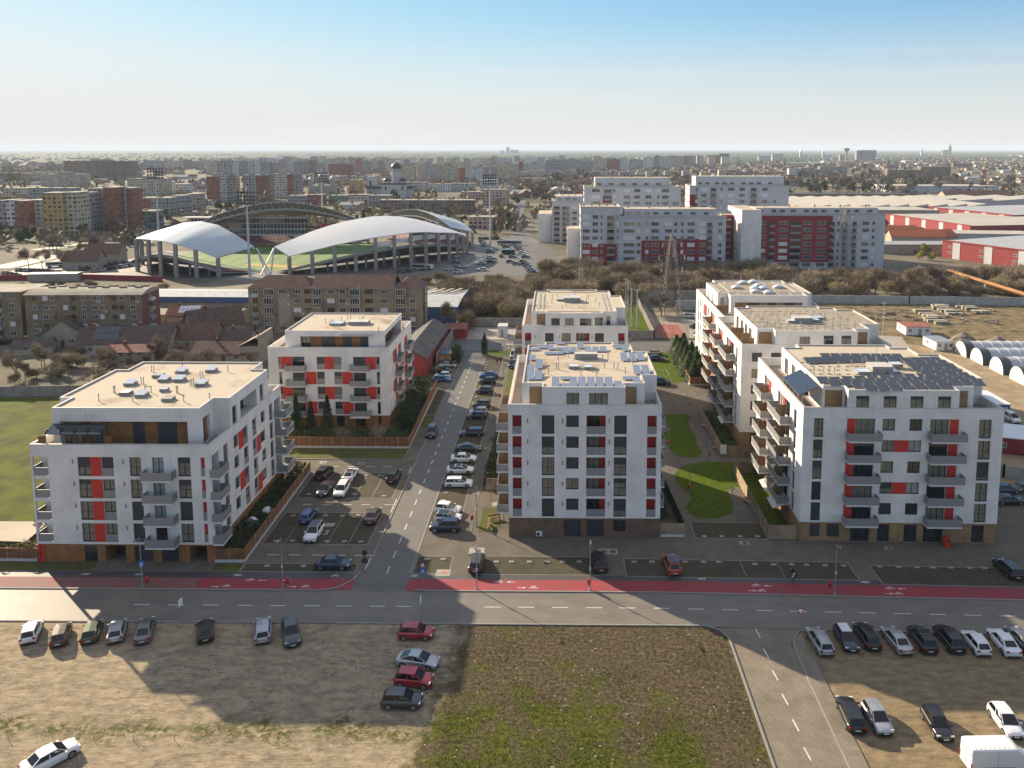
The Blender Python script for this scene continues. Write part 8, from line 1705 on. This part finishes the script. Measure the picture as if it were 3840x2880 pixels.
# orthodox church behind the stadium
cx,cy=at(zB,1285,445); t=thing('domed_church','white orthodox church with dark domes and striped lantern tower behind the stadium','church',(cx,cy,0)); W_=M_PLAS; DK=mat('dark_dome_metal',(.035,.03,.035),.45,metal=.3)
q=MB(); q.box(-32,18,0,22,0,10,W_); q.box(-14,14,-4,26,0,15,W_); q.box(-32,-24,4,14,0,24,W_); q.obj('wall',t)
def dome(o,x,y,z,r_,h,nm='dome'):
    q=MB(); q.lathe([(r_,0),(r_,h*.35)],W_,12); q.lathe([(r_*1.15,h*.35),(r_*1.2,h*.5),(r_*1.0,h*.75),(r_*.5,h*.95),(.15,h*1.05),(.1,h*1.25),(0,h*1.26)],DK,12); q.obj(nm,o,(x,y,z),smooth=True)
q=MB(); q.box(-33,-14.2,-1,23,10.01,13,DK); q.box(14.2,20,-1,23,10.01,13,DK); q.box(-14.5,14.5,-4.5,26.5,15.01,16.5,DK); q.obj('roof',t)
q=MB(); q.lathe([(5.2,0),(5.2,14)],W_,12); q.obj('lantern_tower',t,(0,11,16.5)); dome(t,0,11,29,5.2,10.5); 
for x,y in ((-9,2),(9,2)): dome(t,x,y,16.4,3.4,6)
q=MB(); q.face([(4.2*math.cos(k*PI/8),-4.05,4+6*math.sin(k*PI/8)) for k in range(9)]+[(-4.2,-4.05,0),(4.2,-4.05,0)][:2],DK); q.obj('portal',t)
for x in (-10.5,8.5,-29.5): q=MB(); q.box(x,x+2.2,-4.2 if x>-20 else 3.8,-4.05 if x>-20 else 3.95,9,13 if x>-20 else 19,DK); q.obj('window',t)
cx,cy=at(zB,690,420); t=thing('domed_church','grey stone church with two domed towers left of the orthodox church','church',(cx,cy,0)); q=MB(); q.box(-18,12,0,20,0,11,M_CONC); q.obj('wall',t)
for x,y,z,s in ((-4,6,11,4),(10,6,11,3.4),(-16,4,11,3)): q=MB(); q.lathe([(s,0),(s,11*s/4)],M_CONC,10); q.lathe([(s*1.05,11*s/4),(s*.8,13*s/4),(0,15.5*s/4)],M_METAL,10); q.obj('domed_tower',t,(x,y,z-1))
# ---- industrial quarter on the right
def ware(label,P,U,L_,D,H,stripes_=True,rm=None,saw=0,wm=None,win=0):
    "P corner, U direction of the long visible wall (world), depth D to its left-hand back"
    U=Vector(U).normalized(); ang=math.atan2(U.y,U.x); t=thing('warehouse',label,'warehouse',(*P,0),ang,'red and white warehouses'); q=MB(); q.box(0,L_,0,D,0,H,wm or M_REDB,rm or M_MROOF,bot=False); q.obj('wall',t)
    q=MB(); q.box(-.3,L_+.3,-.3,.0,H-.2,H+.5,wm or M_REDB); q.obj('parapet',t)
    F=Face(t,(0,0),(1,0))
    if stripes_:
        n=max(2,int(L_/16))
        for i in range(n): q=MB(); q.box(0,4.2,-.12,-.003,0,H-.2,M_GREYB); F.put('grey_panel',q.mesh('g'),L_*(i+.35)/n,0,0)
        S=Face(t,(0,D),(0,-1)); 
        for i in range(2): q=MB(); q.box(0,4.2,-.12,-.003,0,H-.2,M_GREYB); S.put('grey_panel',q.mesh('g'),D*(i+.5)/2,0,0)
    for i in range(win): F.put('window',owin(2.2,1.0,'w'),L_*(i+.2)/win,H*.3,-.02); F.put('window',owin(2.2,1.0,'w'),L_*(i+.2)/win,H*.62,-.02)
    if saw:
        q=MB(); s=L_/saw
        for i in range(saw): a=i*s; q.face([(a,0,H+.05),(a+s,0,H+2.4),(a+s,D,H+2.4),(a,D,H+.05)],rm or M_MROOF); q.face([(a+s,0,H+.05),(a+s,D,H+.05),(a+s,D,H+2.4),(a+s,0,H+2.4)],M_CONC); q.face([(a,0,H+.05),(a+s,0,H+.05),(a+s,0,H+2.4)],M_PLAS)
        q.obj('sawtooth_roof',t)
    return t
M_WROOF=mat('white_flat_roof',(.37,.345,.30),.85,n=.2,ns=.1)
ware('dark red factory with grey stripes and white windows nearest at the right edge',(195.5,400),(18.2,-40.2),70,60,8.6,win=4)
ware('long red and white warehouse behind the striped factory, with a bright roof',(241.8,583),(16.6,-88),90,95,7,rm=M_WROOF)
ware('second red warehouse roof beyond the long one, further right',(300,640),(18,-60),80,120,8,rm=M_MROOF)
ware('wide pale sawtooth roofed hall behind the grey and red block',(205,640),(1,.1),150,120,7.5,False,M_WROOF,9,M_CREAM); ware('cream fronted factory hall with a row of arched windows',(215,592),(1,-.02),70,40,9,False,M_WROOF,0,M_CREAM,8)
ware('dark roofed long hall left of the sawtooth hall',(190,800),(1,.02),170,30,9,False,M_FRAME,0,M_BROWNR); ware('white hall with small rooflights at the far right',(330,720),(1,-.05),190,60,8,False,M_WROOF,6,M_PLAS); ware('low white shed in the far right industrial quarter',(420,1000),(1,0),140,60,8,False,M_WROOF,0,M_GREYB)
ware('small red walled store left of the long warehouse',(172,520),(1,-.03),45,30,6,False,M_WROOF,0,M_REDB); ware('low white annex between warehouses',(225,470),(1,-.1),60,25,4.5,False,M_WROOF,0,M_PLAS)
for i,(zx,yy,w,d,rz) in enumerate([(1010,740,26,14,5),(1110,775,30,12,-8),(1205,770,22,16,20),(1400,780,20,14,10),(1010,850,40,14,0)]):
    x,y=at(zDd,zx,yy+60); house(['orange tiled hipped building beside the grey and red block','orange tiled building behind the cream workshop','orange red tiled hall left of the yellow green tree','orange tiled house right of the orange tiled hall','cream workshop with a flat grey gable right of the grey and red block'][i],x,y,w,d,5,3.4 if i<4 else 1,rz,M_CREAM,mat('orange_tiles',(.33,.09,.035),.85,n=.25,ns=.3) if i<4 else M_MROOF,'x',group='orange tiled buildings by the factories',chim=False)
for i in range(3): x,y=at(zDd,1560+i*110,475); house('brown tiled long roof at the back of the industrial quarter, %s from the left'%ordn(i),x,y,42,18,6,5,0,M_CREAM,M_TILE,'x',group='brown tiled long roofs',chim=False)
# ---- roads of the town
def road(px,zf,w,name='town_road',m=None,z=.012):
    P=[Vector(G(*zf(*p))) for p in px]; q=MB()
    for i,(a,b) in enumerate(zip(P,P[1:])): d=(b-a).normalized(); n=Vector((-d.y,d.x))*w/2; a=a-d*(w*.2 if i else 0); z+=.0011; q.face([(*(a-n),z),(*(b-n),z),(*(b+n),z),(*(a+n),z)],m or M_ASPHS)
    return struct(q.obj(name))
road([(640,1090),(480,860),(330,770),(290,640),(300,560),(330,470)],zC,13); road([(-20,1030),(450,930),(900,880),(1300,780),(1650,640)],zA,12); road([(300,880),(900,800),(1250,700)],zA,9)
sheet('stadium_car_park',[G(*zB(*p)) for p in ((1280,1075),(1500,1080),(2210,1095),(2800,1080),(2560,860),(2210,770),(1960,770),(1900,900),(1700,1000))],.02,M_ASPHS); sheet('car_lot',[G(*zA(*p)) for p in ((20,1090),(1160,1060),(1140,960),(880,960),(560,940),(150,1030))],.025,M_ASPHP)
sheet('pavement',rect(-13,10,300,372),.011,M_PAVE); sheet('stadium_forecourt',[(-215,326),(-40,326),(-40,420),(-215,420)],.006,M_ASPHS)
# ---- far parked cars (one small mesh each)
def farcar_mesh():
    q=MB(); P=MATS['paint_white']; w=.9
    q.box(-2.15,2.15,-w,w,.3,.95,P); a=[(-1.7,-.82,.951),(1.1,-.82,.951),(1.1,.82,.951),(-1.7,.82,.951)]; b=[(-1.25,-.64,1.46),(.35,-.64,1.46),(.35,.64,1.46),(-1.25,.64,1.46)]
    for i in range(4): j=(i+1)%4; q.face([a[i],a[j],b[j],b[i]],M_CGL)
    q.face(b,P)
    for x in (-1.3,1.3): q.box(x-.32,x+.32,-w-.01,w+.01,0,.6,M_TYRE)
    q.box(-2.17,-2.151,-.8,.8,.65,.85,M_TAIL); return q.mesh('car')
FC=farcar_mesh(); FCL=[]
def frow(zf,p,e,n,deg,where):
    for i in range(n):
        t=i/max(1,n-1); x,y=G(*zf(p[0]+(e[0]-p[0])*t,p[1]+(e[1]-p[1])*t)); FCL.append((x,y,deg+rnd.uniform(-4,4),where))
for zf,p,e,n,dg,wh in [(zC,(15,815),(90,905),8,0,'stadium car park'),(zC,(0,790),(150,790),7,80,'stadium car park'),(zC,(292,840),(375,945),9,5,'stadium car park'),(zC,(215,862),(270,945),4,0,'stadium car park'),(zC,(355,985),(440,1075),6,5,'stadium car park'),(zC,(250,985),(300,1003),2,5,'stadium car park'),(zC,(545,980),(592,1030),3,100,'stadium car park'),(zC,(172,938),(175,938),1,100,'stadium car park'),(zC,(85,950),(90,985),2,0,'stadium car park'),(zB,(1735,1045),(1860,1025),3,0,'stadium car park'),(zB,(1800,1058),(1810,1072),2,0,'stadium car park'),(zB,(2000,1003),(2010,1052),2,180,'stadium car park'),(zB,(1330,1072),(1390,1066),2,20,'stadium car park'),(zB,(1790,990),(1800,940),2,0,'stadium car park'),
  (zC,(290,718),(322,540),9,75,'street beyond the stadium'),(zC,(430,570),(455,600),3,10,'street beyond the stadium'),
  (zA,(600,1028),(860,975),9,35,'left stadium lot'),(zA,(700,1050),(1000,990),10,35,'left stadium lot'),(zA,(790,1062),(1060,1018),7,35,'left stadium lot'),(zA,(55,1080),(130,1095),3,10,'left stadium lot'),(zA,(165,1055),(400,1062),7,20,'left stadium lot'),(zA,(520,990),(565,955),4,20,'left stadium lot'),(zA,(612,968),(650,935),4,20,'left stadium lot'),(zA,(495,848),(850,852),3,0,'road left of the stadium'),(zA,(880,925),(1130,985),2,20,'left stadium lot'),(zA,(1330,705),(1560,652),13,25,'road behind the stadium'),(zA,(20,1660/1),(20,1660),1,10,'left edge by the grey brown block')]: frow(zf,p,e,n,dg,wh)
r=random.Random(4); by={}
for c in FCL: by.setdefault(c[3],[]).append(c)
for wh,l in by.items():
    l.sort(key=lambda c:c[0]/c[1])
    for i,(x,y,dg,_) in enumerate(l):
        k=r.choice(['white','white','silver','grey','dark','black','blue','red','silver','teal']); o=link('parked_car',FC,None,(x,y,.05),R(dg)); tag(o,'%s car, %s from the left in the %s'%(k.replace('dark','dark grey'),ordn(i),wh) if len(l)>1 else '%s car at the %s'%(k,wh),'car','cars in the '+wh); setpaint(o,k)
def fbus(x,y,dg,label,L_=11,h=3.1,c='beige',name='bus'):
    t=thing(name,label,name,(x,y,0.03),R(dg)); q=MB(); q.box(-L_/2,L_/2,-1.2,1.2,.4,h,PAINT[c]); q.obj('body',t); q=MB(); q.box(-L_/2+.4,L_/2-.3,-1.22,1.22,h*.5,h*.8,M_CGL); q.obj('window_band',t); q=MB()
    for sx in (-L_*.3,L_*.32):
        q.box(sx-.45,sx+.45,-1.21,1.21,0,.9,M_TYRE)
    q.obj('wheel_pair',t)
fbus(*at(zA,765,950),22,'beige coach parked beside the road left of the stadium'); fbus(*at(zA,455,1020),22,'white minibus in the left stadium lot',7,2.6,'white','minibus'); fbus(*at(zB,1490,1045),-20,'grey box truck under the edge of the stadium',7,3,'silver','truck'); fbus(*at(zB,1555,1040),-20,'white van beside the grey truck by the stadium',5,2.3,'white','van'); fbus(*at(zC,245,838),0,'long pale trailer in the stadium car park',14,2.8,'silver','trailer'); fbus(*at(zC,235,915),0,'teal van in the stadium car park',7,2.6,'teal','van')
# ---- weeds, stones of the field
def tufts(name,n,x0,x1,y0,y1,m,s0,s1,seed,f=None):
    r=random.Random(seed); q=MB(); k=0
    while k<n:
        x,y=r.uniform(x0,x1),r.uniform(y0,y1)
        if f and not f(x,y,r): continue
        k+=1; s=r.uniform(s0,s1)
        for _ in range(3): a=r.uniform(0,6.28); c,d=math.cos(a)*s*.5,math.sin(a)*s*.5; q.face([(x-c*.4,y-d*.4,.006),(x+c*.4,y+d*.4,.006),(x+c*.9+d*.3,y+d*.9-c*.3,s*r.uniform(.7,1.2))],m)
    return struct(q.obj(name),'stuff')
M_GRS=mat('weed_green',(.065,.085,.012),.9,n=.4,ns=.7); M_DRY=mat('dry_grass',(.11,.083,.05),.95,n=.4,ns=.6)
tufts('dry_grass',24000,-12,19,62,85.4,M_DRY,.04,.12,1,lambda x,y,r:x>-12+r.uniform(-1,1) and x<19.2-(.2)); tufts('weeds',9000,-11,19,62,84,M_GRS,.04,.11,2,lambda x,y,r:math.sin(x*.6+y*.3)+math.sin(y*.7-x*.25)+(75-y)*.12+r.uniform(-1.2,1.2)>.9)
tufts('weeds_of_the_lot',2600,-62,-12,64,72,M_GRS,.03,.09,3,lambda x,y,r:abs(y-68.6+math.sin(x*.5))<r.uniform(0,1.6) and math.sin(x*.9)+r.uniform(-.6,1)>0)
r=random.Random(77); M_ST=mat('pale_stone',(.42,.38,.33),.9)
q=MB()
for _ in range(500):
    x,y=r.uniform(-60,19),r.uniform(63,85); s=r.uniform(.03,.11); q.lathe([(s,0),(s*.8,s*.5),(0,s*.7)],M_ST,5,(x,y,.0))
struct(q.obj('stones'),'stuff')
for i,(x,y) in enumerate([G(*zl2(*p)) for p in ((165,1440),(-290,1440),(-10,1440),(600,1440))]+[G(*zl(x,1450)) for x in (65,705,1005,1315)]):
    q=MB(); q.tube([(0,0,0),(.05,0,.55)],.035,mat('stake_wood',(.45,.25,.17),.8),4); tag(q.obj('survey_stake',None,(x,y,0)),'short pinkish stake with a long shadow in the weedy strip, %s'%['right of the middle','far left pair member','left of the pair','second rightmost','leftmost','second from the left','beside green weeds','third from the left'][i],'stake','survey stakes')
# ================================================================ haze: one closed box of thin air
q=MB(); q.box(-15800,15800,-350,29500,-1.5,140,M_CONC); hz=q.obj('haze'); hz['kind']='stuff'
hm=bpy.data.materials.new('haze_air'); hm.use_nodes=True; N=hm.node_tree.nodes; N.remove(N['Principled BSDF']); v=N.new('ShaderNodeVolumePrincipled'); v.inputs['Color'].default_value=(.74,.85,1,1); v.inputs['Density'].default_value=.00006; v.inputs['Anisotropy'].default_value=0
hm.node_tree.links.new(v.outputs[0],[n for n in N if n.type=='OUTPUT_MATERIAL'][0].inputs['Volume']); hz.data.materials.clear(); hz.data.materials.append(hm)
